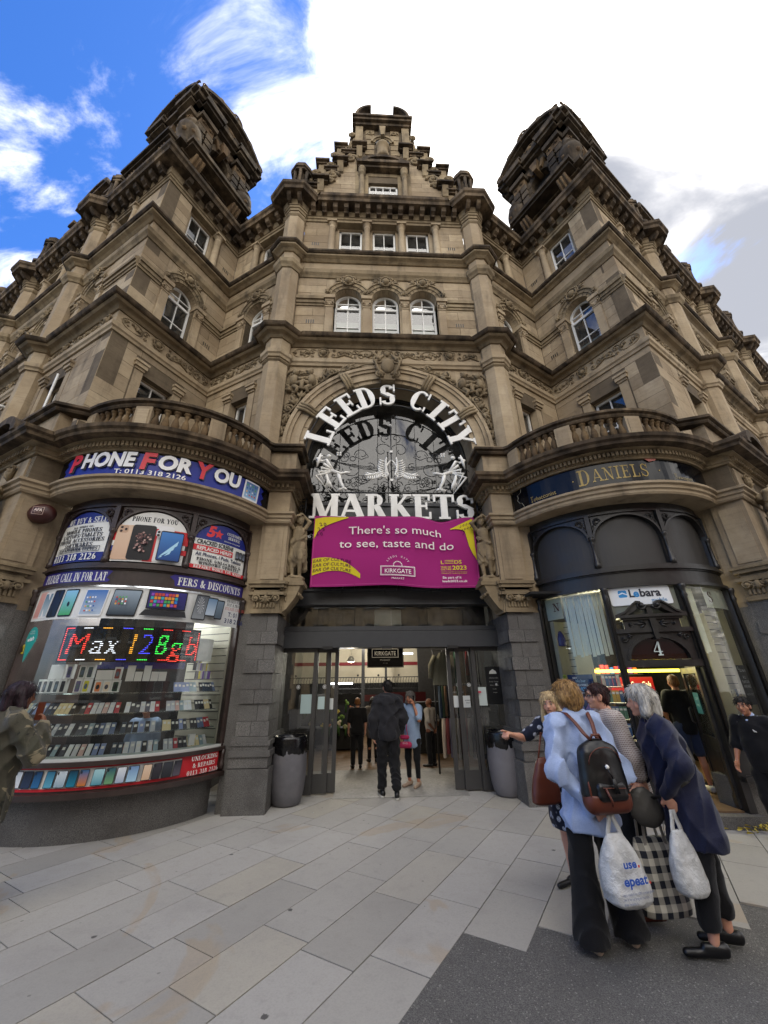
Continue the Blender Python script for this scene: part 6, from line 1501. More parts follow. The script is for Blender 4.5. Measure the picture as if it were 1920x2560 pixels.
p = Art(D, -.085); x0, x1 = A(20), A(28.5); p.quad(x0, 1.32, x1, 1.84, '#22262a'); cx = (x0+x1)/2; p.sans('ELFBAR', cx+.03, 1.75, .035, '#c5cacc', width=.17); p.sans('ALL', cx, 1.66, .04, '#c5cacc'); p.sans('FLAVOURS', cx, 1.6, .04, '#c5cacc', width=.2); p.sans('AVAILABLE', cx, 1.54, .04, '#c5cacc', width=.2); p.sans('NEWSAGENT', cx, 1.44, .03, '#8f9496', width=.2)
p.ell(x0+.03, 1.8, .02, .02, '#c5cacc'); p.ell(x0+.03, 1.8, .015, .015, '#22262a'); p.ell(x0+.06, 1.77, .02, .02, '#c5cacc'); p.ell(x0+.06, 1.77, .015, .015, '#22262a'); p.build('flavours_board', NS)
mb = MB(); mb.box(D, A(-69.5), A(-66), -.9, -.1, .89, 2.6); mb.box(D, A(35), A(36), -.9, -.1, .89, 2.66); mb.box(D, A(-69), A(-62), -.35, -.33, .89, 2.6); mb.box(D, A(22), A(35.5), -.3, -.28, .89, 2.66); sw = mb.build('slatwall', 'slat_white', NS)
for j in range(16):
    mb = MB(); mb.box(D, A(-69), A(-62), -.33, -.325, .93+j*.105, .94+j*.105); mb.box(D, A(22), A(35.5), -.28, -.275, .93+j*.11, .94+j*.11); mb.build('slat', 'iron', sw)
mb = MB(); P = D.P(A(-65.5), -.2, 2.3); mb.lathe((P[0], P[1], 2.2), [(.07, 0), (.075, .02), (.07, .12), (.05, .18), (.02, .24)], 10); hb = mb.build('hanging_pouch', 'blue_sign', None); tag(hb, 'blue pouch of tobacco hanging high in the left newsagent window', 'pouch')
# newsagent interior : floor, back wall, shelves of sweets, lit tube, drinks cooler sign
mb = MB(); mb.box(D, A(-69), A(36), -1.75, -.16, .1, .14); mb.wbox(2.5, 6.3, -.2, 2.6, .1, .14); mb.build('interior_floor', 'wood_floor', NS)
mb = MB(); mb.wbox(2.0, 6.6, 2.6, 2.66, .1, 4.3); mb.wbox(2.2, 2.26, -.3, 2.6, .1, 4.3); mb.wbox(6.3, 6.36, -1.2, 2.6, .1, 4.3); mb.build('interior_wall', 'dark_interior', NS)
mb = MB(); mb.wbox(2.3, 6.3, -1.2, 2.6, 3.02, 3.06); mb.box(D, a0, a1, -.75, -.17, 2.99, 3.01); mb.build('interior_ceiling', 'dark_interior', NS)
mb = MB(); mb.wbox(2.9, 5.6, .2, .26, 1.80, 1.85); t_ = mb.build('strip_light', 'yellow_tube', None); lamp((4.2, .1, 2.2), 22, (1, .93, .6), .3, t_); lamp((3.3, -.3, 2.2), 12, (1, .93, .6), .3, t_); lamp((5.2, -.3, 2.2), 12, (1, .93, .6), .3, t_); tag(t_, 'long yellow fluorescent tube across the newsagent interior above the doorway', 'strip light')
mb = MB(); mb.wbox(2.6, 2.95, -.1, -.04, 1.93, 1.97); t_ = mb.build('strip_light', 'yellow_tube', None); tag(t_, 'short yellow tube glimpsed under the vertical blinds of the left newsagent window', 'strip light')
sh = MB(); 
for z in (.6, 1.0, 1.4, 1.8): sh.wbox(3.0, 4.15, .95, 1.35, z, z+.02)
sh.wbox(2.96, 3.0, .95, 1.35, .16, 2.1); sh.wbox(4.15, 4.19, .95, 1.35, .16, 2.1); sh = sh.build('sweet_shelf', 'white_board', None); tag(sh, 'tall shelf of crisps and sweets seen through the newsagent doorway', 'shelf')
rs = random.Random(5); bagc = [('#c99a2a', 'yellow'), ('#b4332c', 'red'), ('#2c5fa0', 'blue'), ('#d36a2a', 'orange'), ('#3f7a3c', 'green'), ('#7a3a86', 'purple')]
for z, zn in ((1.02, 'lower'), (1.42, 'middle'), (1.82, 'top')):
    for i in range(9):
        cc, n_ = rs.choice(bagc); x = 3.08+i*.12; mb = MB(); mb.ball((x, 1.05, z+.1), (.055, .035, .1), 8, 5, rgb(cc)); mb.wbox(x-.05, x+.05, 1.045, 1.055, z, z+.02, rgb(cc)); mb.wbox(x-.05, x+.05, 1.045, 1.055, z+.17, z+.2, rgb(cc))
        mb.wbox(x-.03, x+.03, 1.012, 1.016, z+.07, z+.13, rgb('#e6dcc0')); o = mb.build('snack_bag', 'print', None); tag(o, '%s bag of crisps, %s from the left on the %s board of the shelf' % (n_, ordw(i), zn), 'snack bag', 'bags of crisps on the newsagent shelf')
mb = MB(); mb.wbox(4.35, 5.25, .5, 1.2, .16, 1.44); co = mb.build('drinks_cooler', 'black_gloss', None); tag(co, 'black drinks cooler with a red lit header behind the newsagent door', 'cooler')
Fk = Fr((4.8, .498), (1, 0), (0, -1)); p = Art(Fk, .002); p.quad(-.46, 1.46, .42, 1.7, '#8f1118'); p.sans('Coca', .03, 1.54, .1, '#f0e8e4', bold=.03, shear=.35, width=.18); p.sans('Cola', .26, 1.54, .1, '#f0e8e4', bold=.03, shear=.35, width=.2); p.poly([(-.05, 1.53), (.1, 1.51), (.35, 1.535), (.1, 1.522)], '#f0e8e4'); p.sans('Coca-Cola', -.3, 1.56, .05, '#d98a84', shear=.3, width=.2); p.build('cooler_header', co)
mb = MB(); mb.wbox(4.34, 5.22, .502, .8, 1.44, 1.72); mb.build('header_box', 'red_paint', co)
for i in range(14):
    zz = 1.98+.0; x = 3.85+i*.1; mb = MB(); cc, n_ = rs.choice(bagc); mb.wbox(x, x+.07, .9, .95, 1.79, 1.79+rs.uniform(.1, .18), rgb(cc)); mb.wbox(x+.01, x+.06, .897, .899, 1.82, 1.87, rgb('#dcd4bc')); o = mb.build('tobacco_tin', 'print', None); tag(o, '%s packet, %s from the left on the rack above the cooler' % (n_, ordw(i)), 'packet', 'packets on the high rack')
mb = MB(); mb.wbox(3.8, 5.3, .85, 1.0, 1.76, 1.79); o = mb.build('high_rack', 'iron', None); tag(o, 'high wall rack of packets above the cooler', 'rack')
# magazine rack behind the left pane
mb = MB(); 
for j in range(4): mb.box(D, A(-48), A(-38), -.5, -.25, .9+j*.22, .91+j*.22)
mr = mb.build('magazine_rack', 'iron', None); tag(mr, 'wire magazine rack inside the newsagent window beside the door', 'rack')
for j in range(4):
    for i in range(5):
        c_ = rs.choice(['#b9a890', '#a8443c', '#3f5f86', '#cfcabb', '#6b8f6a', '#d0a43a']); a_0 = A(-47.5+i*1.95); mb = MB(); mb.box(D, a_0, a_0+.055, -.3, -.295, .915+j*.22, 1.08+j*.22, rgb(c_)); mb.box(D, a_0+.005, a_0+.05, -.294, -.293, 1.03+j*.22, 1.06+j*.22, rgb('#ece6d6')); o = mb.build('magazine', 'print', None); tag(o, 'magazine, %s from the left in the %s row of the wire rack' % (ordw(i), ['bottom', 'second', 'third', 'top'][j]), 'magazine', 'magazines in the rack')
mb = MB()
for j in range(5):
    for i in range(3):
        c_ = rs.choice(['#b9a890', '#a8443c', '#3f5f86', '#cfcabb', '#9f8f7a']); mb.box(D, A(23+i*3.2), A(25.6+i*3.2), -.2-.02*j, -.19-.02*j, .95+j*.1, 1.12+j*.1, rgb(c_))
o = mb.build('newspapers', 'print', None); tag(o, 'stepped display of newspapers under the chalk-lettered board', 'newspapers', kind='stuff')
# door leaf open inwards, doorstep
HP = Vector(D.P(A(-2.5), -.1, 0)); FD = Fr((HP.x, HP.y), (.42, .9), (-.9, .42)); mb = MB()
mb.box(FD, 0, .09, -.02, .02, .17, 1.82); mb.box(FD, .71, .8, -.02, .02, .17, 1.82); mb.box(FD, .09, .71, -.02, .02, 1.74, 1.82); mb.box(FD, .09, .71, -.02, .02, .82, .92); mb.box(FD, .09, .71, -.02, .02, .17, .3); mb.box(FD, .09, .71, -.008, .008, .3, .82); mb.box(FD, .16, .64, -.02, .012, .36, .76); dl = mb.build('door_leaf', 'black_timber', NS)
mb = MB(); mb.box(FD, .09, .71, -.004, .004, .92, 1.74); mb.build('door_glazing', 'shop_glass', dl); p = Art(FD, .012); p.quad(.3, 1.2, .55, 1.48, '#2f6f7a'); p.sans('PULL', .42, 1.38, .04, '#bcd8d8', width=.14); p.sans('OPEN', .42, 1.3, .03, '#bcd8d8', width=.14); p.build('door_notice', dl)
mb = MB(); mb.tube([FD.P(.74, .03, 1.05), FD.P(.74, .07, 1.08), FD.P(.74, .07, 1.25), FD.P(.74, .03, 1.28)], .01, 6); mb.build('door_handle', 'steel_post', dl)
mb = MB(); mb.box(D, A(-36.5), A(1), -.5, .1, 0, .14); ds = mb.build('doorstep', 'granite', NS)
mb = MB(); mb.box(D, A(-33), A(-3), -.95, -.05, .141, .16); mb.build('threshold_tiles', 'wood_floor', NS)
# rear side of the market hall entrance ------------------------------------------------
EN = tag(empty('market_entrance', (0, 0, 0)), 'dark grey steel and glass entrance screen with sliding doors standing open under the arch', 'entrance')
F0 = Fr((0, 0), (1, 0), (0, -1))
def eb(nm, m, *b, par=EN, F=F0): mb = MB(); mb.box(F, *b); return mb.build(nm, m, par)
eb('beam', 'grey_steel', -2.15, 2.15, -.15, .12, 3.07, 3.32); eb('beam_flange', 'grey_steel', -2.15, 2.15, -.15, .18, 3.3, 3.345); eb('beam_flange', 'grey_steel', -2.15, 2.15, -.15, .16, 3.045, 3.07)
eb('transom_sill', 'grey_steel', -2.15, 2.15, -.1, .1, 2.57, 2.65); eb('door_header', 'grey_steel', -2.15, 2.15, -.2, .14, 2.27, 2.56)
for i in range(6):
    x0 = -2.1+i*.7; mb = MB(); mb.add([F0.P(x0+.004, 0, 2.65), F0.P(x0+.696, 0, 2.65), F0.P(x0+.696, 0, 3.05), F0.P(x0+.004, 0, 3.05)], [(0, 1, 2, 3)]); mb.build('transom_pane', 'window_glass', EN, fixn=False)
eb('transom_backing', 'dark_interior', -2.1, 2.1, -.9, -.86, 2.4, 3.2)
eb('projector_box', 'white_board', -.32, .2, -.3, -.05, 2.68, 2.98)
for x in (-.95, -.12, .78, 1.35):
    mb = MB(); mb.tube([F0.P(x, .14, 3.36), F0.P(x, .19, 3.3), F0.P(x, .2, 3.24)], .008, 5); mb.build('cable_hook', 'iron', EN)
# glazed leaves : fixed side lights, sliding leaves stacked open at each side
def leaf(x0, x1, y, nm='door_leaf', stick=None):
    F = Fr((0, y), (1, 0), (0, -1)); mb = MB(); t = .035
    mb.box(F, x0, x0+t*2, -.02, .02, 0.03, 2.27); mb.box(F, x1-t*2, x1, -.02, .02, 0.03, 2.27); mb.box(F, x0+t*2, x1-t*2, -.02, .02, 2.2, 2.27); mb.box(F, x0+t*2, x1-t*2, -.02, .02, .03, .3)
    o = mb.build(nm, 'steel_post', EN); g = MB(); g.add([F.P(x0+t*2, 0, .3), F.P(x1-t*2, 0, .3), F.P(x1-t*2, 0, 2.2), F.P(x0+t*2, 0, 2.2)], [(0, 1, 2, 3)]); g.build('door_glass', 'door_glass', o, fixn=False)
    p = Art(F, .004)
    if stick:
        for (x, z, w, h, c_) in stick: p.quad(x, z, x+w, z+h, c_)
    p.ell((x0+x1)/2+.05, 1.62, .035, .035, '#b8b8b4'); p.ell((x0+x1)/2+.05, 1.62, .027, .027, '#4b4c4c'); p.ell((x0+x1)/2+.05, 1.62, .018, .018, '#b8b8b4'); p.build('glass_sticker', o)
    return o
leaf(-2.1, -1.36, .0, 'side_light', [(-1.62, 1.2, .2, .3, '#9fb3b3')]); leaf(-1.42, -1.12, .07, 'sliding_leaf', [(-1.33, 1.26, .12, .2, '#a9bcbc')]); leaf(-1.22, -.98, .13, 'sliding_leaf', [(-1.14, 1.25, .08, .18, '#c6cbc9')]); 
leaf(1.48, 2.22, .0, 'side_light', [(1.5, 1.28, .2, .3, '#b9c2bd')]); leaf(1.2, 1.52, .07, 'sliding_leaf', [(1.28, 1.25, .13, .19, '#b9bcba')]); leaf(1.04, 1.3, .13, 'sliding_leaf', [(1.12, 1.25, .1, .19, '#c6c8c6')])
p = Art(Fr((0, -.03), (1, 0), (0, -1)), .003); p.sans('AUTOMATIC', 1.34, 1.36, .018, '#222', width=.1, bold=.03); p.sans('DOOR', 1.34, 1.32, .018, '#222', width=.06, bold=.03); p.ell(1.57, 1.5, .03, .02, '#b84a58'); p.build('door_notices', EN)
p = Art(F0, .006); p.quad(1.72, 1.3, 2.0, 1.92, '#0f1012'); p.poly([(1.79, 1.8), (1.93, 1.8), (1.92, 1.84), (1.86, 1.88), (1.8, 1.84)], '#b8b8b0'); 
for i, t in enumerate(('OPENING TIMES', 'Monday - Saturday', '8.00am - 5.30pm', 'Sunday', 'Closed')): p.sans(t, 1.86, 1.72-i*.06, .018, '#9c9c96', width=[.16, .17, .16, .07, .07][i])
p.build('opening_times_panel', EN)
for x in (-1.18, -.1, 1.12): eb('door_sensor', 'iron', x-.09, x+.09, .14, .18, 2.24, 2.29)
eb('end_post', 'steel_post', -2.16, -2.1, -.1, .1, 0, 3.1); eb('end_post', 'steel_post', 2.22, 2.28, -.1, .1, 0, 3.1)
# tympanum glass, iron work, lettering
gy = .27; FG = Fr((0, gy), (1, 0), (0, -1)); TY = tag(empty('arch_window', (0, gy, 3.4)), 'dark reflective glazed screen filling the great round arch behind the white lettering', 'window')
for i in range(9):
    x0, x1 = -2.05+i*4.1/9, -2.05+(i+1)*4.1/9; g = MB(); zt = lambda x: AZ+sqrt(max(.0, 2.08**2-x*x))
    g.add([FG.P(x0+.006, 0, 3.3), FG.P(x1-.006, 0, 3.3), FG.P(x1-.006, 0, zt(x1) if abs(x1) < 2.04 else 6.0), FG.P((x0+x1)/2, 0, zt((x0+x1)/2)), FG.P(x0+.006, 0, zt(x0) if abs(x0) < 2.04 else 6.0)], [(0, 1, 2, 3, 4)]); g.build('glass_panel', 'arch_glass', TY, fixn=False)
g = MB(); g.box(FG, -2.1, 2.1, -.06, .06, 4.72, 5.3); g.box(FG, -2.1, 2.1, -.08, .1, 5.28, 5.36); g.box(FG, -2.1, 2.1, -.08, .1, 4.68, 4.74); g.build('fascia_band', 'grey_steel', TY)
arch_mould(FG, 0, AZ, [(1.86, 1.98, -.05, .05), (1.98, 2.3, -.1, .0)], TY, 'arch_frame', 'iron', 36)
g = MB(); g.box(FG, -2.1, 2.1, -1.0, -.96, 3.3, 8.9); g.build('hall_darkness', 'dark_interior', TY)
g = MB()
for q in (-1, 1): g.box(FG, q*2.02-.05, q*2.02+.05, -.05, .07, 3.3, 6.5)
g.build('side_mullion', 'grey_steel', TY)
# jamb walls of the arch below springing
mb = MB()
for q in (-1, 1): mb.wbox(*sorted((q*1.97, q*2.5)), .0, .6, 3.3, 6.6)
mb.build('arch_jamb', 'sandstone_plain', BLD)
YL = -.34; FL = Fr((0, YL), (1, 0), (0, -1))
SG = tag(empty('market_sign', (0, YL, 4.7)), 'large white slab-serif sign reading LEEDS CITY MARKETS over black wrought iron scrolls', 'sign')
def big(ch, xf, name='letter'):
    gw, ps = glyph(ch, 1.12); mb = MB()
    for i, q in enumerate(ps):
        pts = [xf(px, py) for px, py in q]; o = .035+.00035*i
        n = len(pts); vs = [FL.P(a, o, z) for a, z in pts]+[FL.P(a, -.01-.00035*i, z) for a, z in pts]
        mb.add(vs, [list(range(n)), list(range(2*n-1, n-1, -1))]+[(k, n+k, n+(k+1) % n, (k+1) % n) for k in range(n)])
    return mb.build(name, 'letter_paint', SG)
# arc lettering : centre, radius of baseline, angle of each letter
LC = (0.05, 6.28); LR = 1.38
for ch, ang in (('L', 163), ('E', 144), ('E', 126), ('D', 109.5), ('S', 92), ('C', 65.5), ('I', 48), ('T', 34), ('Y', 17)):
    gw = GL[ch][0]; t = R(ang-90); hh = .56; ww = .62; hh = .6
    cx, cz = LC[0]+LR*cos(R(ang)), LC[1]+LR*sin(R(ang))
    big(ch, lambda px, py: (cx+(px-gw/2)*ww*cos(t)-py*hh*sin(t), cz+(px-gw/2)*ww*sin(t)+py*hh*cos(t)))
x = -1.66; 
for ch, w in (('M', .62), ('A', .5), ('R', .47), ('K', .49), ('E', .42), ('T', .46), ('S', .41)):
    gw = GL[ch][0]; x0 = x; big(ch, lambda px, py: (x0+px/gw*w, 4.74+py*.56)); x += w+.012
# iron work
g = MB(); FI = Fr((0, YL+.03), (1, 0), (0, -1)); I = lambda a, z, o=0: FI.P(a+.05, o, z)
g.tube([I(1.42*cos(R(a)), 6.28+1.42*sin(R(a))) for a in range(8, 175, 6)], .017, 6); g.tube([I(1.9*cos(R(a)), 6.36+1.86*sin(R(a))) for a in range(0, 181, 6)], .015, 6)
g.tube([I(0, 5.36), I(0, 7.1)], .014, 6); g.tube([I(-1.75, 5.36), I(1.75, 5.36)], .016, 6); g.tube([I(-1.75, 4.72), I(1.75, 4.72)], .016, 6)
def spiral(a, z, r, tr, d, st, tk=.009): g.tube([I(a+r*(1-.85*f/20)*cos(st+d*2*pi*tr*f/20), z+r*(1-.85*f/20)*sin(st+d*2*pi*tr*f/20)) for f in range(21)], tk, 5)
for q in (-1, 1):
    for (a, z, r, tr, d, st) in ((.12, 6.75, .12, 1.1, 1, -1.5), (.2, 6.42, .2, 1.0, -1, 2.6), (.12, 6.1, .07, 1.2, 1, 0), (.3, 5.8, .1, 1.2, -1, 0), (.14, 5.55, .1, 1.3, 1, 0), (.1, 5.9, .07, 1.3, -1, 2), (.65, 6.3, .17, .8, 1, 0), (.35, 5.48, .1, 1.2, 1, 1), (.85, 5.95, .22, 1.2, -1, 0), (1.05, 6.2, .12, 1.2, 1, 2), (.75, 5.6, .16, 1.3, 1, 0), (1.1, 5.55, .18, 1.3, -1, 1), (1.4, 5.75, .17, 1.3, 1, 0), (1.5, 6.15, .13, 1.2, -1, 2), (1.6, 5.9, .1, 1.2, 1, 0), (1.35, 6.45, .1, 1.2, 1, 1), (.55, 5.75, .13, 1.1, 1, 3), (1.6, 5.5, .12, 1.3, -1, 1), (1.2, 5.95, .1, 1.2, 1, 1), (.45, 6.0, .1, 1.2, 1, 1)):
        spiral(q*a, z, r, tr, d*q, st if q > 0 else pi-st)
    for k in range(3): g.tube([I(q*(.1+.1*j), 5.98-.04*k+.16*(j/12)**2*(1+k*.25)) for j in range(13)], .008, 5)
    g.tube([I(q*.55, 6.33), I(q*.5, 6.25), I(q*.65, 6.18), I(q*.8, 6.25), I(q*.75, 6.33)], .009, 5)
    for (a, z) in ((.98, 6.28), (.85, 6.18)): g.tube([I(q*a+.06*cos(2*pi*j/12), z+.06*sin(2*pi*j/12), .03) for j in range(12)], .01, 5, closed=True)
    for (a, z, r) in ((.62, 5.62, .09), (.75, 5.7, .05)): g.tube([I(q*a+r*cos(2*pi*j/12), z+r*.6*sin(2*pi*j/12), .03) for j in range(12)], .008, 5, closed=True)
    for z in (4.82, 5.0, 5.2): spiral(q*1.86, z, .08, 1.3, q, 0, .012)
    g.tube([I(q*1.8, 4.7), I(q*1.8, 5.36)], .02, 5); g.tube([I(q*1.8, 5.3), I(q*1.98, 5.3)], .012, 5)
g.build('iron_scrolls', 'iron', SG)
g = MB()   # white painted leaves and birds
def feather(a, z, ang, L, q, n=8):
    g.tube([I(q*(a+L*f/6*cos(ang+.1*f)), z+L*f/6*sin(ang+.1*f), .04) for f in range(7)], [.02]*6+[.008], 5)
    for f in range(1, n):
        s_ = L*f/n; px, pz = a+s_*cos(ang+.06*f*6/n), z+s_*sin(ang+.06*f*6/n)
        for w in (-1, 1): t = ang+w*.95; l = L*.34*(1-.45*abs(f/n-.4)); g.tube([I(q*px, pz, .04), I(q*(px+l*.6*cos(t)), pz+l*.6*sin(t), .055), I(q*(px+l*cos(t-.3*w)), pz+l*sin(t-.3*w), .04)], [.018, .022, .008], 5)
for q in (-1, 1):
    feather(.18, 5.62, 1.75, .48, q, 9) if 0 else None
    feather(.1, 5.66, 1.15, .5, q, 9); feather(.2, 5.82, -.55, .36, q, 8)
    g.tube([I(q*1.3, 5.86, .04), I(q*1.1, 5.78, .06), I(q*.98, 5.82, .05), I(q*.9, 5.82, .04)], [.05, .035, .03, .025], 6)
    for k in range(5): g.tube([I(q*1.25, 5.85, .04), I(q*(1.42+.05*k), 5.9+.22-.1*k, .06), I(q*(1.5+.03*k-.02*k*k), 6.12-.2*k, .04)], [.03, .035, .008], 5)
    g.tube([I(q*1.15, 5.8, .04), I(q*1.1, 5.6, .06), I(q*1.02, 5.45, .05), I(q*1.14, 5.38, .04)], [.05, .04, .03, .05], 6); g.tube([I(q*1.02, 5.45, .04), I(q*.96, 5.4, .04)], .03, 5)
    for k in range(4): g.tube([I(q*1.4, 5.78-.02*k, .04), I(q*(1.36-.02*k), 5.6-.03*k, .06), I(q*(1.42-.05*k), 5.45-.01*k, .04)], [.03, .03, .008], 5)
    g.tube([I(q*1.62, 5.95, .04), I(q*1.58, 6.12, .06), I(q*1.55, 6.3, .04)], [.01, .045, .012], 6)
    for k in range(3): g.ball(I(q*(1.62 if k % 2 else 1.52), 6.1+.06*k, .05), (.035, .02, .03), 6, 4)
    g.ball(I(q*1.37, 6.22, .05), (.055, .04, .045), 8, 5)
    for dx, dz in ((0, 0), (.06, 0), (0, .055), (.06, .055)): g.ball(I(q*(1.12+dx), 6.26+dz, .04), (.03, .03, .026), 6, 4)
for z in (6.34, 5.62): g.wbox(.02, .08, YL-.03, YL+.03, z, z+.05)
g.ball(I(0, 7.12), .025, 6, 4)
g.build('painted_leaves', 'letter_paint', SG)
# banner
class Wavy:
    da = .08
    def P(s, a, off, z):
        v = (z-3.3)/1.45; w = .02*sin(a*3.1+1.2*v)+.014*sin(a*6.7-2*v)+.012*sin(9*v+a*1.7)
        sag = -.1*math.exp(-((a-1.02)/.28)**2)*max(0, v-.3)/.7; bot = .045*math.exp(-((a+.1)/.5)**2)*(1-v)
        return (a, -.52+.0*v-off-w, z+sag+bot-.02*(1-v)*sin(a*2))
BW = Wavy(); bn = Art(BW, .004); bx0, bx1, bz0, bz1 = -1.52, 1.68, 3.29, 4.72; pk = '#94246a'
def grid(a0, z0, a1, z1, c, o=None):
    o = o if o is not None else bn.nx(); n, m = int((a1-a0)/.08)+1, int((z1-z0)/.1)+1
    vs = [BW.P(a0+(a1-a0)*i/n, o, z0+(z1-z0)*j/m) for i in range(n+1) for j in range(m+1)]
    bn.mb.add(vs, [(i*(m+1)+j, (i+1)*(m+1)+j, (i+1)*(m+1)+j+1, i*(m+1)+j+1) for i in range(n) for j in range(m)], rgb(c), True)
grid(bx0, bz0, bx1, bz1, pk, .0)
for q in ((bx0+.02, bz0+.03, bx1-.02, bz0+.035), (bx0+.02, bz1-.035, bx1-.02, bz1-.03)): grid(*q, '#c65d9a')
for q in ((bx0+.02, bz0+.03, bx0+.026, bz1-.03), (bx1-.026, bz0+.03, bx1-.02, bz1-.03)): grid(*q, '#c65d9a')
ye = '#c9b92c'; cr = '#e4dcd8'; dk = '#4f1540'
def band2(pts_u, pts_l, c):
    n = len(pts_u); o = bn.nx(); bn.mb.add([BW.P(a, o, z) for a, z in pts_u+pts_l], [(i, i+1, n+i+1, n+i) for i in range(n-1)], rgb(c))
band2([(bx0+.02+.9*f/12, 3.82+.08*sin(pi*f/16)-.36*(f/12)**2.4) for f in range(13)], [(bx0+.02+.9*f/12, 3.5+.13*sin(pi*f/14)-.13*(f/12)**2) for f in range(13)], ye)
for k, z in enumerate((3.75, 3.66, 3.57)):
    tx = 'EAR OF CULTURE'; vs, fs_, w = sans(tx, .01, .15); kk = .72/w; o = bn.nx()
    bn.mb.add([BW.P(bx0+.03+x*kk, o, z-.01+y*.06+.05*sin(pi*(x*kk)/.9)-.2*max(0, x*kk-.35)**1.5) for x, y in vs], fs_, rgb(dk))
band2([(bx0+.02+.65*f/10, 4.68+.02*f/10*1.5-.1*max(0, .3-f/10)) for f in range(11)], [(bx0+.02+.65*f/10, 4.22+.47*(f/10)**.45) for f in range(11)], ye)
for k in range(6): bn.sans(['2', '0', '2', '3', '2', '0'][k], bx0+.09+.08*(k % 2)+.03*(k//2), 4.3+.1*(k//2), .075, dk, bold=.01, rot=.4)
band2([(bx1-.5+.46*f/10, 4.52+.16*(f/10)**1.3) for f in range(11)], [(bx1-.5+.46*f/10, 4.5-.22*(f/10)**2-.5*max(0, f/10-.6)**1.2*2) for f in range(11)], ye)
band2([(bx1-.22, 4.45), (bx1-.16, 4.1), (bx1-.1, 3.95), (bx1-.03, 3.82)], [(bx1-.03, 4.6), (bx1-.05, 4.3), (bx1-.04, 4.05), (bx1-.02, 3.82)], ye)
for k in range(9): bn.sans(['2', '0', '2', '3'][k % 4], bx1-.3+.06*(k % 4)+.02*(k//4), 4.5-.08*(k//4)+.02*(k % 4), .05, dk, bold=.01, rot=-.5)
def btext(t, a, z, h, c, w, bold=.0): bn.sans(t, a, z, h, c, width=w, bold=bold)
btext("There's so much", .07, 4.33, .17, cr, 1.82); btext('to see, taste and do', .1, 4.05, .17, cr, 2.22)
for r0, r1 in ((0, 1),):
    bn.frame(-.22, 3.47, .43, 3.66, .012, cr); bn.frame(-.2, 3.49, .41, 3.64, .005, cr); btext('KIRKGATE', .105, 3.52, .085, cr, .5, .01); btext('MARKET', .105, 3.4, .035, cr, .24)
    for k, ch in enumerate('LEEDS CITY'): t = R(152-k*14); bn.sans(ch, .105+.2*cos(t), 3.68+.16*sin(t), .04, cr, rot=t-pi/2)
    for k in range(9): t = pi*k/8; bn.poly([(.105+.07*cos(t), 3.665+.07*sin(t)), (.105+.09*cos(t), 3.665+.09*sin(t)), (.105+.09*cos(t+.25), 3.665+.09*sin(t+.25)), (.105+.07*cos(t+.25), 3.665+.07*sin(t+.25))], cr)
btext('L', .96, 3.74, .075, ye, .06, .02); 
for k in range(3): bn.quad(1.01, 3.745+k*.032, 1.18, 3.755+k*.032, ye)
btext('DS', 1.26, 3.74, .075, ye, .15, .02); btext('YEAR OF', 1.02, 3.66, .035, ye, .2, .015); btext('CULTURE', 1.02, 3.615, .035, ye, .2, .015); btext('2023', 1.28, 3.62, .085, ye, .28, .02); bn.quad(.92, 3.58, 1.42, 3.583, ye); btext('Delivered by Leeds City Council', 1.17, 3.545, .022, ye, .48)
btext('Be part of it', 1.12, 3.45, .045, cr, .36, .015); btext('leeds2023.co.uk', 1.17, 3.38, .045, cr, .48, .015)
bo = bn.build('banner', None, 'print_matt'); tag(bo, 'magenta cloth banner reading "There\'s so much to see, taste and do" hung across the entrance', 'banner')
m_ = MB()
for x in (bx0+.03, -.7, .1, .9, bx1-.03):
    for z, dz in ((bz1-.02, .12), (bz0+.03, -.02)): m_.tube([BW.P(x, .01, z), (x, -.3, z+dz*.6), (x, -.12, z+dz*.5)], .005, 4)
m_.build('tie_cord', 'iron', bo)
# ---------- market hall interior ----------
HI = tag(empty('market_hall_interior', (0, 3, 0)), 'dim market hall interior with cream wall and iron balcony through the open doors', 'interior')
def hb_(nm, m, *b): mb = MB(); mb.wbox(*b); return mb.build(nm, m, HI)
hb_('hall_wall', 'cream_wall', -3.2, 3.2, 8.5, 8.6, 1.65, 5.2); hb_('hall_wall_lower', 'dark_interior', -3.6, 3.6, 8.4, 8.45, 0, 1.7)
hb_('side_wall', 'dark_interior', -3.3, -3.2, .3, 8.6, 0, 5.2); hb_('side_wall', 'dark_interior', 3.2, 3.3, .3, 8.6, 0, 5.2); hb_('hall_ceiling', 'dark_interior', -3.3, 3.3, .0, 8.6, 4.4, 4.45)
hb_('tile_band', 'red_paint', -3.2, 3.2, 8.47, 8.5, 2.32, 2.44); hb_('hall_column', 'iron', -.62, -.5, 7.5, 7.62, 0, 4.4); hb_('hall_column', 'iron', .25, .33, 7.9, 7.98, 0, 4.4); hb_('dark_screen', 'dark_interior', 1.25, 3.2, 6.0, 6.1, 0, 4.4)
g = MB(); g.wbox(-3.2, 3.2, 7.7, 7.72, 1.87, 1.9); g.wbox(-3.2, 3.2, 7.7, 7.72, 1.5, 1.53)
for i in range(64): x = -3.2+i*.1; g.tube([(x, 7.71, 1.53), (x+.03, 7.71, 1.65), (x, 7.71, 1.75), (x+.03, 7.71, 1.87)], .009, 4)
for i in range(9): g.ball((-3.0+i*.75, 7.71, 1.95), .04, 6, 4)
g.build('balcony_railing', 'iron', HI)
hb_('hall_floor', 'door_mat', -3.3, 3.3, .2, 2.0, .0, .012); hb_('hall_floor', 'wood_floor', -3.3, 3.3, 2.0, 8.5, .0, .012)
hb_('entrance_mat', 'door_mat', -1.0, 1.2, -.2, .2, .004, .014)
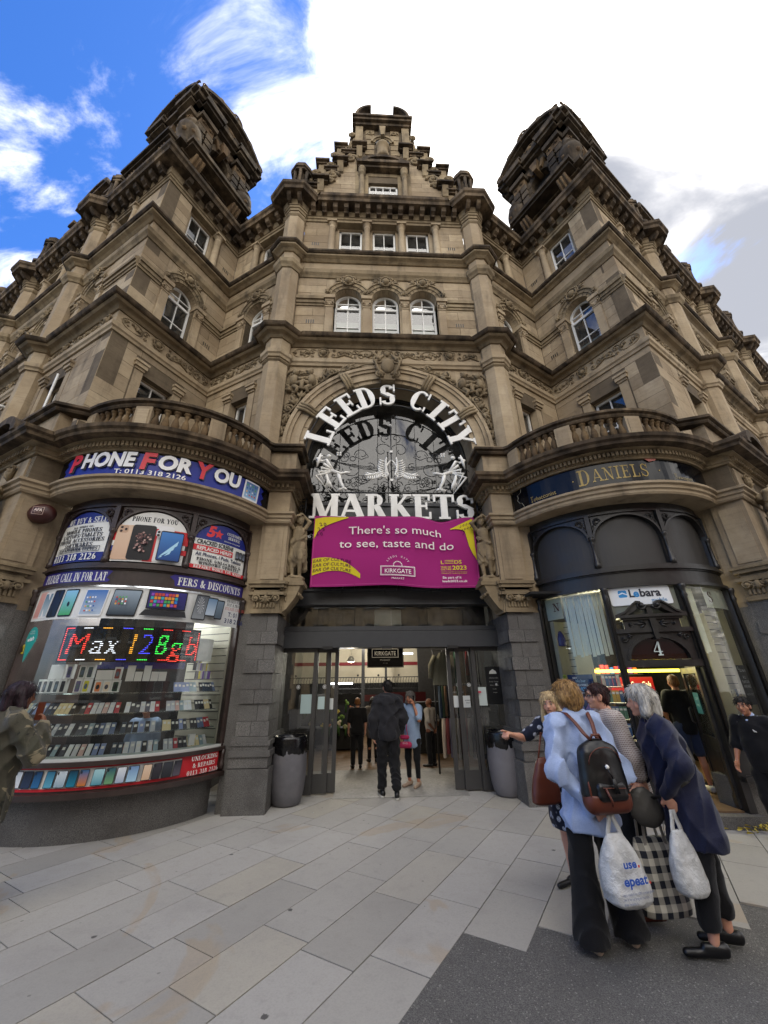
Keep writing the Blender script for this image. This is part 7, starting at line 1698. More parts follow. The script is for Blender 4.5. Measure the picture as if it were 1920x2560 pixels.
FH = Fr((0, 1.2), (1, 0), (0, -1)); mb = MB(); mb.box(FH, -.45, .33, -.03, .0, 1.97, 2.45); ks = mb.build('hanging_sign', 'black_gloss', None); tag(ks, 'black hanging sign with the outlined words KIRKGATE MARKET inside the doorway', 'sign')
p = Art(FH, .003); p.frame(-.35, 2.17, .22, 2.35, .012, '#c9c6bd'); p.sans('KIRKGATE', -.065, 2.215, .085, '#c9c6bd', width=.46, bold=.015); p.sans('MARKET', -.065, 2.105, .035, '#b8b6ae', width=.22); p.sans('EST. 1857', -.065, 2.05, .018, '#7f7d77', width=.1); p.frame(-.44, 1.98, .32, 2.44, .006, '#77756f'); p.build('sign_lettering', ks)
mb = MB(); mb.tube([(-.4, 1.2, 2.45), (-.4, 1.2, 4.4)], .006, 4); mb.tube([(.28, 1.2, 2.45), (.28, 1.2, 4.4)], .006, 4); mb.build('sign_chain', 'iron', ks)
def pendant(x, y, z, lab, on=True):
    mb = MB(); mb.lathe((x, y, z), [(.02, .14), (.05, .12), (.09, .06), (.1, 0), (.085, .0), (.06, .08), (.02, .1)], 14); mb.tube([(x, y, z+.14), (x, y, 4.4)], .004, 4); o = mb.build('pendant_lamp', 'white_board', None); tag(o, lab, 'lamp')
    mb = MB(); mb.ball((x, y, z+.02), .04, 8, 6); b_ = mb.build('bulb', 'warm_bulb', o); lamp((x, y, z-.08), 8, (1, .86, .66), .08, b_)
pendant(-.85, 3.0, 2.18, 'white pendant lamp hanging in the hall left of the hanging sign'); pendant(-1.0, 1.0, 3.1, 'white pendant lamp showing under the left half of the banner'); pendant(.55, 1.0, 3.1, 'white pendant lamp showing under the right half of the banner'); pendant(1.8, 5.0, 2.9, 'small pendant lamp deep in the hall right of the doorway')
mb = MB(); mb.wbox(-1.6, -.9, 6.2, 6.25, 1.66, 1.71); o = mb.build('hall_tube_light', 'white_tube', None); lamp((-1.2, 6.1, 1.6), 8, (1, .97, .9), .2, o); tag(o, 'short white tube light over a stall at the left inside the hall', 'strip light')
mb = MB(); mb.wbox(.0, 1.0, 5.2, 5.25, 2.5, 2.54); o = mb.build('hall_tube_light', 'white_tube', None); lamp((.4, 5.2, 2.4), 14, (1, .93, .82), .3, o); lamp((-.4, 7.0, 3.2), 34, (1, .93, .82), .3, o); tag(o, 'white tube light high in the hall behind the hanging sign', 'strip light')  # second point light stands clear of the tube, added to brighten the hall
# stalls
mb = MB(); mb.wbox(-2.4, -.6, 5.4, 5.45, 1.1, 1.4); mb.wbox(-2.4, -.6, 4.6, 5.4, .05, .55); mb.wbox(-2.4, -2.36, 4.6, 5.4, .5, 1.4); mb.wbox(-.64, -.6, 4.6, 5.4, .5, 1.4); o = mb.build('flower_stall', 'dark_interior', None); tag(o, 'flower stall in the dim hall left of the walking man', 'stall')
rf = random.Random(2)
for i in range(26):
    x, y, z = rf.uniform(-2.3, -.7), rf.uniform(4.4, 4.7), rf.uniform(.6, 1.25); mb = MB(); cc = rf.choice(['#b8a95a', '#d8d2b8', '#6f8f4a', '#a86a4a', '#8a8f6a'])
    for j in range(5): mb.ball((x+rf.uniform(-.06, .06), y, z+rf.uniform(-.05, .05)), rf.uniform(.025, .045), 6, 4, rgb(cc))
    mb.tube([(x, y, z-.04), (x, y, z-.25)], .03, 6, rgb('#2f4a26')); o = mb.build('flower_bunch', 'print_matt', None); tag(o, 'bunch of %s flowers on the stall at the left of the hall' % {'#b8a95a': 'yellow', '#d8d2b8': 'cream', '#6f8f4a': 'green', '#a86a4a': 'orange', '#8a8f6a': 'olive'}[cc], 'flowers', 'bunches on the flower stall')
p = Art(Fr((0, 4.9), (1, 0), (0, -1)), 0.01); p.quad(.1, 1.15, 1.3, 1.43, '#4d0d15'); p.quad(-.5, 1.2, .05, 1.37, '#55181c'); o = p.build('stall_sign', None, 'print'); tag(o, 'dark red stall fascia behind the walking man in the hall', 'sign')
mb = MB(); mb.wbox(.9, 1.6, 3.8, 4.3, 0.02, 1.2); o = mb.build('stall_counter', 'dark_interior', None); tag(o, 'dark counter of a stall at the right of the hall', 'counter')
# clothes rails at the right
mb = MB(); mb.tube([(1.0, 1.5, 2.32), (1.9, 1.1, 2.36)], .015, 6); mb.tube([(1.0, 1.5, 1.62), (2.0, 1.3, 1.62)], .015, 6); mb.tube([(1.0, 1.4, 0.02), (1.0, 1.4, 2.32)], .018, 6); mb.tube([(1.9, 1.1, 0.02), (1.9, 1.1, 2.36)], .018, 6); mb.tube([(1.0, 1.3, 1.0), (2.0, 1.2, 1.0)], .015, 6); o = mb.build('clothes_rail', 'iron', None); tag(o, 'two-tier clothes rail just inside the right sliding door', 'clothes rail')
def garment(x, y, z, w, h, c, lab, name='hanging_garment', sleeves=False, rot=.3, grp='clothes on the rail inside the door'):
    mb = MB(); n = 9; vs = []
    cs_, sn = cos(rot), sin(rot)
    for k in range(2):
        for j in range(6):
            for i in range(n):
                f = j/5; ww = w*(.35+.65*min(1, f*2.5))*(1+.12*f); u = (i/(n-1)-.5)*ww; d = (.035 if k == 0 else -.035)*(1-abs(2*i/(n-1)-1)**3)+.012*sin(i*2.3+f*2)
                vs.append((x+u*cs_-d*sn, y+u*sn+d*cs_, z-h*f))
    fs_ = [(k*54+j*n+i, k*54+j*n+i+1, k*54+(j+1)*n+i+1, k*54+(j+1)*n+i) for k in range(2) for j in range(5) for i in range(n-1)]
    mb.add(vs, fs_, rgb(c), True)
    if sleeves:
        for q in (-1, 1): mb.tube([(x+q*w*.4*cs_, y+q*w*.4*sn, z-.06), (x+q*w*.62*cs_, y+q*w*.62*sn, z-h*.4), (x+q*w*.66*cs_, y+q*w*.66*sn, z-h*.8)], [.05, .055, .045], 7, rgb(c))
    mb.tube([(x, y, z), (x, y, z+.05)], .006, 4, rgb('#888')if 0 else rgb('#888888')); o = mb.build(name, 'print_matt', None, fixn=False); tag(o, lab, 'garment', grp)
garment(1.12, .95, 2.24, .42, .62, '#7d7a68', 'mottled olive zip jacket hanging high beside the right sliding door', 'jacket', True, .15, None)
garment(1.42, 1.0, 2.3, .3, .7, '#3f6b55', 'green garment hanging behind the olive jacket', 'jacket', False, 1.2, None); garment(1.72, 1.2, 2.3, .25, .5, '#a32a34', 'red garment hanging at the right end of the top rail', 'jacket', False, 1.0, None)
for i in range(11):
    c_ = rf.choice(['#2c3350', '#5f5f52', '#6b4a3a', '#3d4a5a', '#7d8a86', '#2a2a30', '#4a5a48', '#8a6f5a']); garment(1.1+.055*i, 1.35, 1.6, .3, rf.uniform(.5, .6), c_, 'garment hanging edge-on, %s from the left on the middle rail' % ordw(i), rot=1.35)
for i in range(12):
    c_ = rf.choice(['#a89f94', '#8a4a4a', '#6f6a7a', '#b5aea0', '#7a8f86', '#c7b9a8', '#4f4a52']); garment(1.12+.075*i, 1.25, 1.0, .32, rf.uniform(.6, .75), c_, 'patterned dress hanging edge-on, %s from the left on the low rail' % ordw(i), rot=1.2)
# ---------- bins ----------
def bin_(x, y, lab):
    mb = MB(); mb.lathe((x, y, 0.01), [(.19, 0), (.215, .03), (.25, .15), (.275, .35), (.28, .5), (.268, .68), (.262, .8), (.23, .8)], 28); o = mb.build('litter_bin', 'bin_plastic', None); tag(o, lab, 'bin', 'bins flanking the entrance')
    mb = MB(); n = 36; vs = []
    for j, (r, z) in enumerate(((.262, .67), (.272, .69), (.272, .78), (.268, .88), (.262, .915), (.235, .915), (.22, .86), (.2, .7))):
        for i in range(n): t = 2*pi*i/n; k = .006*sin(i*2.7+j)+.004*sin(i*5.1); vs.append((x+(r+k)*cos(t), y+(r+k)*sin(t), z+.012*sin(i*.9+j*.7)*(1 if j < 3 else .4)))
    mb.add(vs, [(j*n+i, j*n+(i+1) % n, (j+1)*n+(i+1) % n, (j+1)*n+i) for j in range(7) for i in range(n)], None, True); mb.build('bin_liner', 'bin_bag', o, fixn=False)
    mb = MB(); mb.lathe((x, y, .7), [(.21, 0), (.21, .01)], 20); mb.build('bin_mouth', 'dark_interior', o)
bin_(-1.68, -.42, 'grey egg-shaped litter bin with black liner beside the left granite pier'); bin_(1.82, -.25, 'grey egg-shaped litter bin with black liner beside the right granite pier')
# ---------- ground ----------
gm = MB(); gm.add([(-60, -60, -.02), (60, -60, -.02), (60, 60, -.02), (-60, 60, -.02)], [(0, 1, 2, 3)]); o = gm.build('ground', 'asphalt', None); o['kind'] = 'structure'
gm = MB(); gm.wbox(-12, 12, -5.4, 1.0, -.015, -.006); o = gm.build('mortar_bed', 'asphalt', None); o['kind'] = 'structure'
am = MB(); bnd = [(-.75, -5.2), (-.45, -4.61), (-.14, -4.1), (.15, -3.72), (.3, -3.8), (.54, -3.94), (.66, -3.77), (.86, -3.86), (1.05, -4.0), (1.24, -3.69), (1.5, -3.84), (1.64, -4.1), (1.5, -4.24), (1.62, -4.3), (1.8, -4.1), (2.2, -3.88), (2.5, -3.68), (2.75, -3.82), (3.4, -3.5), (5, -3.2), (14, -3.0), (14, -40), (-.8, -40)]
am.add([(x, y, .004) for x, y in bnd], [list(range(len(bnd)))]); o = am.build('asphalt_road', 'asphalt', None); o['kind'] = 'structure'
PV = empty('pavement'); PV['kind'] = 'structure'
def inpoly(x, y, P):
    c = False; n = len(P)
    for i in range(n):
        (x1, y1), (x2, y2) = P[i], P[(i+1) % n]
        if (y1 > y) != (y2 > y) and x < (x2-x1)*(y-y1)/(y2-y1)+x1: c = not c
    return c
ub, vb = Vector((.56, .828)).normalized(), Vector((.828, -.56)).normalized(); slabs = []; rg = random.Random(9)
wl = .445
for r_ in range(-24, 26):
    b = r_*wl+.12; w_ = wl; a = -11-rg.random()
    while a < 9:
        l = rg.choice([.62, .75, .92, .92, 1.05]); c = ub*(a+l/2)+vb*(b+w_/2)
        corners = [ub*(a+x)+vb*(b+y) for x, y in ((0, 0), (l, 0), (l, w_), (0, w_))]
        if -7.6 < c.x < 8.5 and -5.35 < c.y < .75:
            nin = inpoly(c.x, c.y, bnd)
            if not nin and abs(c.x)+0*c.y < 8: slabs.append((c, l, w_))
        a += l
def vis(t): c = t[0]; d = (c-Vector((-.5, -7.6))).length; return d
slabs.sort(key=vis)
um = MB(); um.wbox(-.5, .5, -.5, .5, -1, 0); uo = um.build('paving_slab', 'paving', None); ume = uo.data
b_ = bmesh.new(); b_.from_mesh(ume); bmesh.ops.recalc_face_normals(b_, faces=b_.faces); b_.to_mesh(ume); b_.free(); bpy.data.objects.remove(uo)
an = atan2(ub.y, ub.x); rest = MB()
for i, (c, l, w_) in enumerate(slabs):
    zt = .006+rg.uniform(-.001, .0015)
    m_ = Matrix.Translation((c.x, c.y, zt)) @ Matrix.Rotation(an, 4, 'Z') @ Matrix.Diagonal((l-.009, w_-.009, .03, 1))
    if i < 300: obj_from('paving_slab', ume, PV, m_)
    else:
        q = [c+ub*(x*(l-.008)/2)+vb*(y*(w_-.008)/2) for x, y in ((-1, -1), (1, -1), (1, 1), (-1, 1))]; rest.add([(p_.x, p_.y, z) for z in (-.02, zt) for p_ in q], [(0, 1, 2, 3), (4, 5, 6, 7)]+[(k, (k+1) % 4, 4+(k+1) % 4, 4+k) for k in range(4)])
if rest.v: o = rest.build('outer_slabs', 'paving', PV); o['kind'] = 'stuff'
# litter: leaves of yellow paper by the newsagent step
mb = MB(); rl_ = random.Random(4)
for i in range(46):
    x, y = 4.15+rl_.gauss(0, .2), -2.15+rl_.gauss(0, .09); z = .02+rl_.random()*.05; t = rl_.uniform(0, pi); l = rl_.uniform(.03, .08)
    mb.add([(x, y, z), (x+l*cos(t), y+l*sin(t), z+rl_.uniform(-.01, .03)), (x+l*cos(t)-.02*sin(t), y+l*sin(t)+.02*cos(t), z+.02), (x-.02*sin(t), y+.02*cos(t), z+.01)], [(0, 1, 2, 3)])
o = mb.build('yellow_litter', 'litter_yellow', None); tag(o, 'heap of torn yellow paper beside the newsagent step', 'litter', kind='stuff')
mb = MB()
for i in range(14): x, y = rl_.uniform(-1.3, 2.6), rl_.uniform(-.9, -.3); mb.ball((x, y, .012), (.012, .01, .005), 5, 3)
o = mb.build('paper_scraps', 'white_board', None); tag(o, 'tiny white scraps of litter on the paving before the doors', 'litter', kind='stuff')
# projecting signs at the picture edges, bracket clock
p = Art(FT[-1], 0); mb = MB(); c = FT[-1].P(-3.6, .75, 0); Fq = Fr((c[0], c[1]), (FT[-1].n.x, FT[-1].n.y), (.866, -.5)); mb.box(Fq, -.25, .5, -.05, .05, 7.1, 8.1); o = mb.build('projecting_sign', 'black_gloss', None); tag(o, 'black projecting sign with a salmon pink edge at the left end of the street front', 'sign')
mb = MB(); mb.box(Fq, -.25, .52, -.055, .055, 7.05, 7.1); mb.box(Fq, .5, .55, -.055, .055, 7.05, 8.1); mb.build('sign_edge', 'red_paint', o); mb = MB(); mb.tube([Fq.P(-.25, 0, 7.9), Fq.P(-.75, 0, 7.95)], .04, 6); mb.build('sign_bracket', 'white_window_paint', o)
c = FO[1].P(1.9, .2, 0); Fq = Fr((c[0], c[1]), (FO[1].n.x, FO[1].n.y), (-.866, -.5)); mb = MB(); mb.box(Fq, 0, .5, -.06, .06, 4.9, 5.25); o = mb.build('projecting_lantern', 'white_board', None); tag(o, 'pale boxed lantern bracket projecting from the street front beyond the newsagent', 'lantern')
# white pipe on left street face
mb = MB(); mb.tube([FT[-1].P(-1.75, .06, 6.2), FT[-1].P(-1.75, .06, 8.3)], .025, 6); mb.build('white_pipe', 'white_window_paint', BLD)
# street opposite (reflected in the glazing)
def opp(x0, x1, y, h, m, nm, lab):
    mb = MB(); mb.wbox(x0, x1, y-8, y, 0, h); o = mb.build(nm, m, None); tag(o, lab, 'building')
    w = MB(); r = MB()
    for fl in range(int(h/3.4)):
        for i in range(int((x1-x0)/2.2)):
            x = x0+.7+i*2.2; w.wbox(x, x+1.1, y-.1, y+.04, 1+fl*3.4, 2.9+fl*3.4); r.wbox(x-.1, x+1.2, y, y+.1, .85+fl*3.4, 1+fl*3.4)
    w.build('window', 'window_glass', o); r.build('window_sill', 'white_board', o)
mat('red_brick', stone_fn('#7c3a2c', '#6d3124', '#4f241b', '#2a1612', .2, .3))
opp(-26, -6, -24, 13, 'sandstone_plain', 'street_building', 'four-storey stone building across the street reflected in the left glazing')
opp(-5.5, 9, -26, 11, 'carved_stone', 'street_building', 'three-storey grey stone building across the street opposite the entrance')
opp(9.5, 30, -23, 14, 'red_brick', 'street_building', 'red brick building across the street reflected in the right door glass')
flush_stones(300)
# ================= people and statues =================
def sdf_mesh(prims, vx, k=.03, fold=None, pad=.04):
    """smooth union of round cones ('c',p,q,r1,r2[,squash]) and ellipsoids ('e',c,(rx,ry,rz)[,yaw,pitch]); ('-', ...) cuts. returns verts, quads"""
    lo = np.array([1e9]*3); hi = -lo
    for p in prims:
        if p[0] == 'c': R_ = max(p[3], p[4]); a = np.array([p[1], p[2]]); lo = np.minimum(lo, a.min(0)-R_); hi = np.maximum(hi, a.max(0)+R_)
        elif p[0] == 'e': R_ = max(p[2]); lo = np.minimum(lo, np.array(p[1])-R_); hi = np.maximum(hi, np.array(p[1])+R_)
    lo -= pad; hi += pad; n = np.ceil((hi-lo)/vx).astype(int)+1
    ax = [lo[i]+vx*np.arange(n[i]) for i in range(3)]; f = np.full(n, .2, dtype=np.float32)
    for p in prims:
        neg = p[0] == '-'; q = p[1] if neg else p
        if q[0] == 'c': R_ = max(q[3], q[4])+k+.05; a = np.array([q[1], q[2]]); l, h = a.min(0)-R_, a.max(0)+R_
        else: R_ = max(q[2])+k+.05; l, h = np.array(q[1])-R_, np.array(q[1])+R_
        i0 = np.maximum(0, ((l-lo)/vx).astype(int)); i1 = np.minimum(n, ((h-lo)/vx).astype(int)+2)
        if (i1 <= i0).any(): continue
        X, Y, Z = np.meshgrid(*[ax[i][i0[i]:i1[i]] for i in range(3)], indexing='ij')
        if q[0] == 'c':
            sq = q[5] if len(q) > 5 else 1; a, b = np.array(q[1], float), np.array(q[2], float); ab = b-a; L2 = max(1e-8, ab @ ab)
            t = np.clip(((X-a[0])*ab[0]+(Y-a[1])*ab[1]+(Z-a[2])*ab[2])/L2, 0, 1); dx, dy, dz = X-a[0]-t*ab[0], (Y-a[1]-t*ab[1])/sq, Z-a[2]-t*ab[2]
            d = (np.sqrt(dx*dx+dy*dy+dz*dz)-(q[3]+(q[4]-q[3])*t))*(1 if sq >= 1 else (sq+1)/2)
        else:
            dx, dy, dz = X-q[1][0], Y-q[1][1], Z-q[1][2]
            if len(q) > 3: c_, s_ = cos(q[3]), sin(q[3]); dx, dy = dx*c_+dy*s_, -dx*s_+dy*c_
            if len(q) > 4: c_, s_ = cos(q[4]), sin(q[4]); dy, dz = dy*c_+dz*s_, -dy*s_+dz*c_
            r = q[2]; g = np.sqrt((dx/r[0])**2+(dy/r[1])**2+(dz/r[2])**2); d = (g-1)*min(r)*(.5+.5*1) if max(r)/min(r) < 1.3 else (g-1)*np.where(g > 1, (r[0]*r[1]*r[2])**(1/3), min(r)*1.1)
        s = f[i0[0]:i1[0], i0[1]:i1[1], i0[2]:i1[2]]
        if neg: s[...] = np.maximum(s, -d)
        else: h = np.clip(.5+.5*(d-s)/k, 0, 1); s[...] = d*(1-h)+s*h-k*h*(1-h)
    if fold:
        amp, fr, zs = fold; X, Y, Z = np.meshgrid(*ax, indexing='ij')
        rg_ = lambda a_: 1-2*np.abs(np.sin(a_))**.7
        w = rg_(fr*.5*(X*.9+Z*zs*.9+.3*np.sin(9*Y+4*Z)))+rg_(fr*.7*(Y*1.1-Z*zs*.8+X*.4)+1.3+1.2*np.sin(7*Z+5*X))+.6*np.sin(fr*1.7*(X*.5+Y*.7+Z*zs)+2*np.sin(8*X))
        f = f-amp*(w+.9)/2.4
    ins = f < 0
    c = np.zeros(np.array(n)-1, dtype=np.uint8)
    for i in (0, 1):
        for j in (0, 1):
            for l in (0, 1): c += ins[i:n[0]-1+i, j:n[1]-1+j, l:n[2]-1+l]
    act = (c > 0) & (c < 8); idx = -np.ones(act.shape, dtype=np.int64); I = np.argwhere(act); idx[act] = np.arange(len(I))
    acc = np.zeros((len(I), 3)); cnt = np.zeros(len(I)); i, j, l = I.T
    cr = [(a, b, c2) for a in (0, 1) for b in (0, 1) for c2 in (0, 1)]
    for u in cr:
        for d_ in range(3):
            if u[d_]: continue
            v = list(u); v[d_] = 1; fa = f[i+u[0], j+u[1], l+u[2]]; fb = f[i+v[0], j+v[1], l+v[2]]; m = (fa < 0) != (fb < 0)
            t = np.where(m, fa/np.where(m, fa-fb, 1), 0); P = np.array(u, float)[None, :].repeat(len(I), 0); P[:, d_] += t; acc[m] += P[m]; cnt[m] += 1
    V = lo+(I+acc/cnt[:, None])*vx; Q = []
    for d_ in range(3):
        s0 = [slice(1, n[k_]-1) for k_ in range(3)]; s0[d_] = slice(0, n[d_]-1); s1 = list(s0); s1[d_] = slice(1, n[d_])
        a, b = ins[tuple(s0)], ins[tuple(s1)]; off = np.array([s.start for s in s0])
        for flip, m in ((False, a & ~b), (True, ~a & b)):
            E_ = np.argwhere(m)+off
            if not len(E_): continue
            u, v = [(1, 2), (2, 0), (0, 1)][d_]; g = []
            for du, dv in ((0, 0), (1, 0), (1, 1), (0, 1)): w_ = E_.copy(); w_[:, u] -= du; w_[:, v] -= dv; g.append(idx[w_[:, 0], w_[:, 1], w_[:, 2]])
            q = np.stack(g, 1); Q.append(q[:, ::-1] if flip else q)
    Q = np.concatenate(Q); return V, Q[:, ::-1]
def np_obj(name, V, Q, material, parent, mw, smooth=True, iters=1):
    # light laplacian smoothing
    for _ in range(iters):
        s = np.zeros_like(V); c = np.zeros(len(V))
        for a in range(4): b = (a+1) % 4; np.add.at(s, Q[:, a], V[Q[:, b]]); np.add.at(s, Q[:, b], V[Q[:, a]]); np.add.at(c, Q[:, a], 1); np.add.at(c, Q[:, b], 1)
        V = V*.5+.5*s/np.maximum(c, 1)[:, None]
    me = bpy.data.meshes.new(name); me.vertices.add(len(V)); me.vertices.foreach_set('co', V.astype(np.float32).ravel())
    me.loops.add(len(Q)*4); me.loops.foreach_set('vertex_index', Q.astype(np.int32).ravel()); me.polygons.add(len(Q)); me.polygons.foreach_set('loop_start', np.arange(0, len(Q)*4, 4, dtype=np.int32)); me.polygons.foreach_set('loop_total', np.full(len(Q), 4, dtype=np.int32))
    me.polygons.foreach_set('use_smooth', np.full(len(Q), smooth)); me.update(calc_edges=True); me.validate()
    me.materials.append(MATS[material]); return obj_from(name, me, parent, mw)
def cloth(name, c, c2=None, rough=.85, pat=None, nsc=120):
    def fn(k):
        v = k.tc.outputs['Object']; n = k.noise(6, 5, .6, vec=v); n2 = k.noise(nsc, 2, .5, vec=v); d = c2 or tuple(x*.6 for x in rgb(c))
        q = k.mix(k.mr(n, .35, .75, 0, .5), c, d); q = k.mix(k.mr(n2, .3, .7, 0, .3), q, d)
        if pat: q = pat(k, v, q)
        k.col(q); k.rough(rough); k.b.inputs['Specular IOR Level'].default_value = .25; k.bump(k.m('ADD', n2, k.m('MULTIPLY', k.noise(14, 4, .6, vec=v), 3)), .35, .004)
        k.b.inputs['Sheen Weight'].default_value = .1
    return mat(name, fn)
def camo(k, v, q):
    a = k.noise(4.5, 3, .5, vec=v, dist=1.2); b = k.noise(3.8, 3, .5, vec=v, stretch=(1, 1.3, 1.6), dist=1.5)
    q = k.mix(k.mr(a, .52, .54), q, '#3c3b30'); q = k.mix(k.mr(b, .56, .58), q, '#756c57'); return k.mix(k.mr(k.noise(7, 3, .5, vec=v, stretch=(1.4, 1, 1), dist=1), .62, .64), q, '#232520')
def floral(k, v, q):
    w = k.voro(16, vec=v); a = k.voro(60, 'DISTANCE_TO_EDGE', vec=v); return k.mix(k.m('MULTIPLY', k.mr(w, .42, .3), k.mr(a, .02, .1, .3, 1)), q, '#a9adb8')
def knit(k, v, q):
    wv = k.N.new('ShaderNodeTexWave'); wv.inputs['Scale'].default_value = 22; wv.bands_direction = 'Z'; wv.inputs['Distortion'].default_value = 1.5; k.L.new(v, wv.inputs[0])
    w2 = k.N.new('ShaderNodeTexWave'); w2.inputs['Scale'].default_value = 26; w2.bands_direction = 'DIAGONAL'; k.L.new(v, w2.inputs[0])
    return k.mix(k.m('MULTIPLY', k.mr(wv.outputs[1], .3, .75, 0, 1), k.mr(w2.outputs[1], .3, .6, .35, 1)), q, '#7c6560')
def gingham(k, v, q):
    s = k.N.new('ShaderNodeSeparateXYZ'); k.L.new(v, s.inputs[0]); b = lambda o: k.m('GREATER_THAN', k.m('FRACT', k.m('MULTIPLY', s.outputs[o], 12)), .5)
    t = k.m('ADD', b(0), b(2)); return k.mix(k.m('MULTIPLY', t, .5), '#cfcabc', '#20242f')
skin_fn = lambda c: (lambda k: (k.col(k.mix(k.mr(k.noise(9, 4, .6, vec=k.tc.outputs['Object']), .3, .7, 0, .35), c, tuple(x*y for x, y in zip(rgb(c), (.85, .6, .55))))), k.rough(.5), k.b.inputs['Subsurface Weight'].__setattr__('default_value', .08)))
mat('skin_pale', skin_fn('#c7957c')); mat('skin_tan', skin_fn('#a87458')); mat('skin_brown', skin_fn('#7a4e38'))
def hairm(name, c, c2):
    def fn(k):
        v = k.tc.outputs['Object']; n = k.noise(38, 5, .7, vec=v, stretch=(1.6, 1.6, .22)); k.col(k.mix(k.mr(n, .35, .68), c, c2)); k.rough(.5); k.b.inputs['Specular IOR Level'].default_value = .4; k.bump(n, .8, .012)
    mat(name, fn)
hairm('hair_blonde', '#b08a52', '#54381f'); hairm('hair_white', '#c9c5bb', '#77736b'); hairm('hair_auburn', '#3a1714', '#180a0a'); hairm('hair_purple', '#2a0f1c', '#0f0609'); hairm('hair_dark', '#1e1916', '#0c0a09'); hairm('hair_grey', '#77726c', '#3b3733'); hairm('hair_ginger', '#8a5a2c', '#4a2c16'); hairm('hair_light', '#cdb489', '#8f7449')
cloth('shirt_blue', '#a3b4d4', '#8595b8', .75); cloth('black_cloth', '#111114', '#070708'); cloth('navy_cloth', '#171c38', '#0c1024', .6); cloth('cardigan', '#c2bab2', '#a39a93', pat=knit); cloth('floral_cloth', '#14192b', pat=floral); cloth('charcoal_cloth', '#26262a', '#17171a'); cloth('tee_blue', '#8fa3bd', '#73869f'); cloth('camo_cloth', '#48453a', pat=camo); cloth('white_cloth', '#a9a39c', '#8a857e'); cloth('denim', '#2b3650', '#1d2538'); cloth('grey_cloth', '#5c5752', '#3f3b38'); cloth('pink_cloth', '#b8325c')
simple('leather_black', '#0d0d0e', .35, nsc=20); simple('leather_brown', '#5e2a17', .45, nsc=10, namt=.5); simple('grey_leather', '#3a3835', .5); simple('shoe_white', '#b9b6ad', .6, nsc=10); simple('shoe_black', '#0c0c0e', .4); simple('dark_mark', '#1a1211', .4); simple('shoe_beige', '#a58f7c', .6); simple('lip', '#7a3f38', .5); simple('eye_white', '#b9b4ac', .3)
def bagm(k):
    n = k.noise(10, 5, .6, vec=k.tc.outputs['Object']); k.col(k.mix(k.mr(n, .3, .7), '#cfd0cf', '#a9aaa8')); k.rough(.3); k.bump(k.noise(18, 4, .7, vec=k.tc.outputs['Object'], dist=1.5), .9, .01); k.b.inputs['Transmission Weight'].default_value = .08
mat('plastic_bag', bagm); cloth('gingham', '#cfcabc', pat=gingham, rough=.5)
V3 = lambda *a: np.array(a, float)
BASE = dict(pel=(0, 0, .94), wst=(0, .01, 1.07), chs=(0, 0, 1.27), nck=(0, -.01, 1.44), hd=(0, .02, 1.58), ls=(-.17, -.01, 1.38), rs=(.17, -.01, 1.38), le=(-.23, -.03, 1.11), re=(.23, -.03, 1.11), lw=(-.23, .04, .87), rw=(.23, .04, .87),
            lh=(-.09, 0, .9), rh=(.09, 0, .9), lk=(-.1, .02, .49), rk=(.1, .02, .49), la=(-.1, -.01, .09), ra=(.1, -.01, .09), lt=(-.12, .15, .035), rt=(.12, .15, .035), face=0., nod=0.)
def hand(J, s, curl=.5, r=.0085, dirv=None, nrm=None):
    w = V3(*J[s+'w']); e = V3(*J[s+'e']); d = V3(*dirv) if dirv is not None else w-e; d /= np.linalg.norm(d)
    nm = V3(*(nrm or ((1, .2, 0) if s == 'l' else (-1, .2, 0)))); nm = nm-d*(nm @ d); nm /= np.linalg.norm(nm); sd_ = np.cross(d, nm)
    if (sd_ @ V3(0, 1, .3)) < 0: sd_ = -sd_
    P = [('c', w, w+d*.045, .024, .028, 1), ('c', w+d*.03-sd_*.018, w+d*.078-sd_*.024, .017, .014), ('c', w+d*.03+sd_*.018, w+d*.078+sd_*.024, .017, .014), ('c', w+d*.03, w+d*.082, .016, .015)]
    for i in range(4):
        b = w+d*.08+sd_*(.03-.02*i); l = (.036, .04, .038, .03)[i]; a1 = d*cos(curl*.7)+nm*sin(curl*.7); a2 = d*cos(curl*1.7)+nm*sin(curl*1.7)
        m_ = b+a1*l; P += [('c', b, m_, r*1.05, r), ('c', m_, m_+a2*l*.85, r, r*.85)]
    b = w+d*.03+sd_*.026; t = b+(d*.5+sd_*.7+nm*.35)*.035; P += [('c', b, t, .012, .0105), ('c', t, t+(d*.9+nm*.5)*.03, .0105, .009)]
    return P
def headp(J, s=1.):
    h = V3(*J['hd']); a = J['face']; c_, s_ = cos(a), sin(a); L = lambda x, y, z: h+V3((x*c_-y*s_)*s, (x*s_+y*c_)*s, (z+y*J['nod'])*s)
    E = lambda x, y, z, r, p=0: ('e', L(x, y, z), tuple(q*s for q in r), a, p)
    return [E(0, -.015, .03, (.072, .09, .085)), E(0, .022, -.02, (.058, .066, .082)), ('c', L(0, .03, -.07), L(0, .062, -.085), .038*s, .02*s), ('c', L(0, .082, .012), L(0, .101, -.022), .009*s, .014*s), E(-.073, -.005, -.012, (.012, .022, .032)), E(.073, -.005, -.012, (.012, .022, .032)),
            ('c', L(-.03, .078, .026), L(.03, .078, .026), .012*s, .012*s), ('c', L(-.018, .077, -.05), L(.018, .077, -.05), .009*s, .009*s), ('c', L(-.04, .05, -.02), L(-.045, .045, -.03), .02*s, .02*s), ('c', L(.04, .05, -.02), L(.045, .045, -.03), .02*s, .02*s)], L
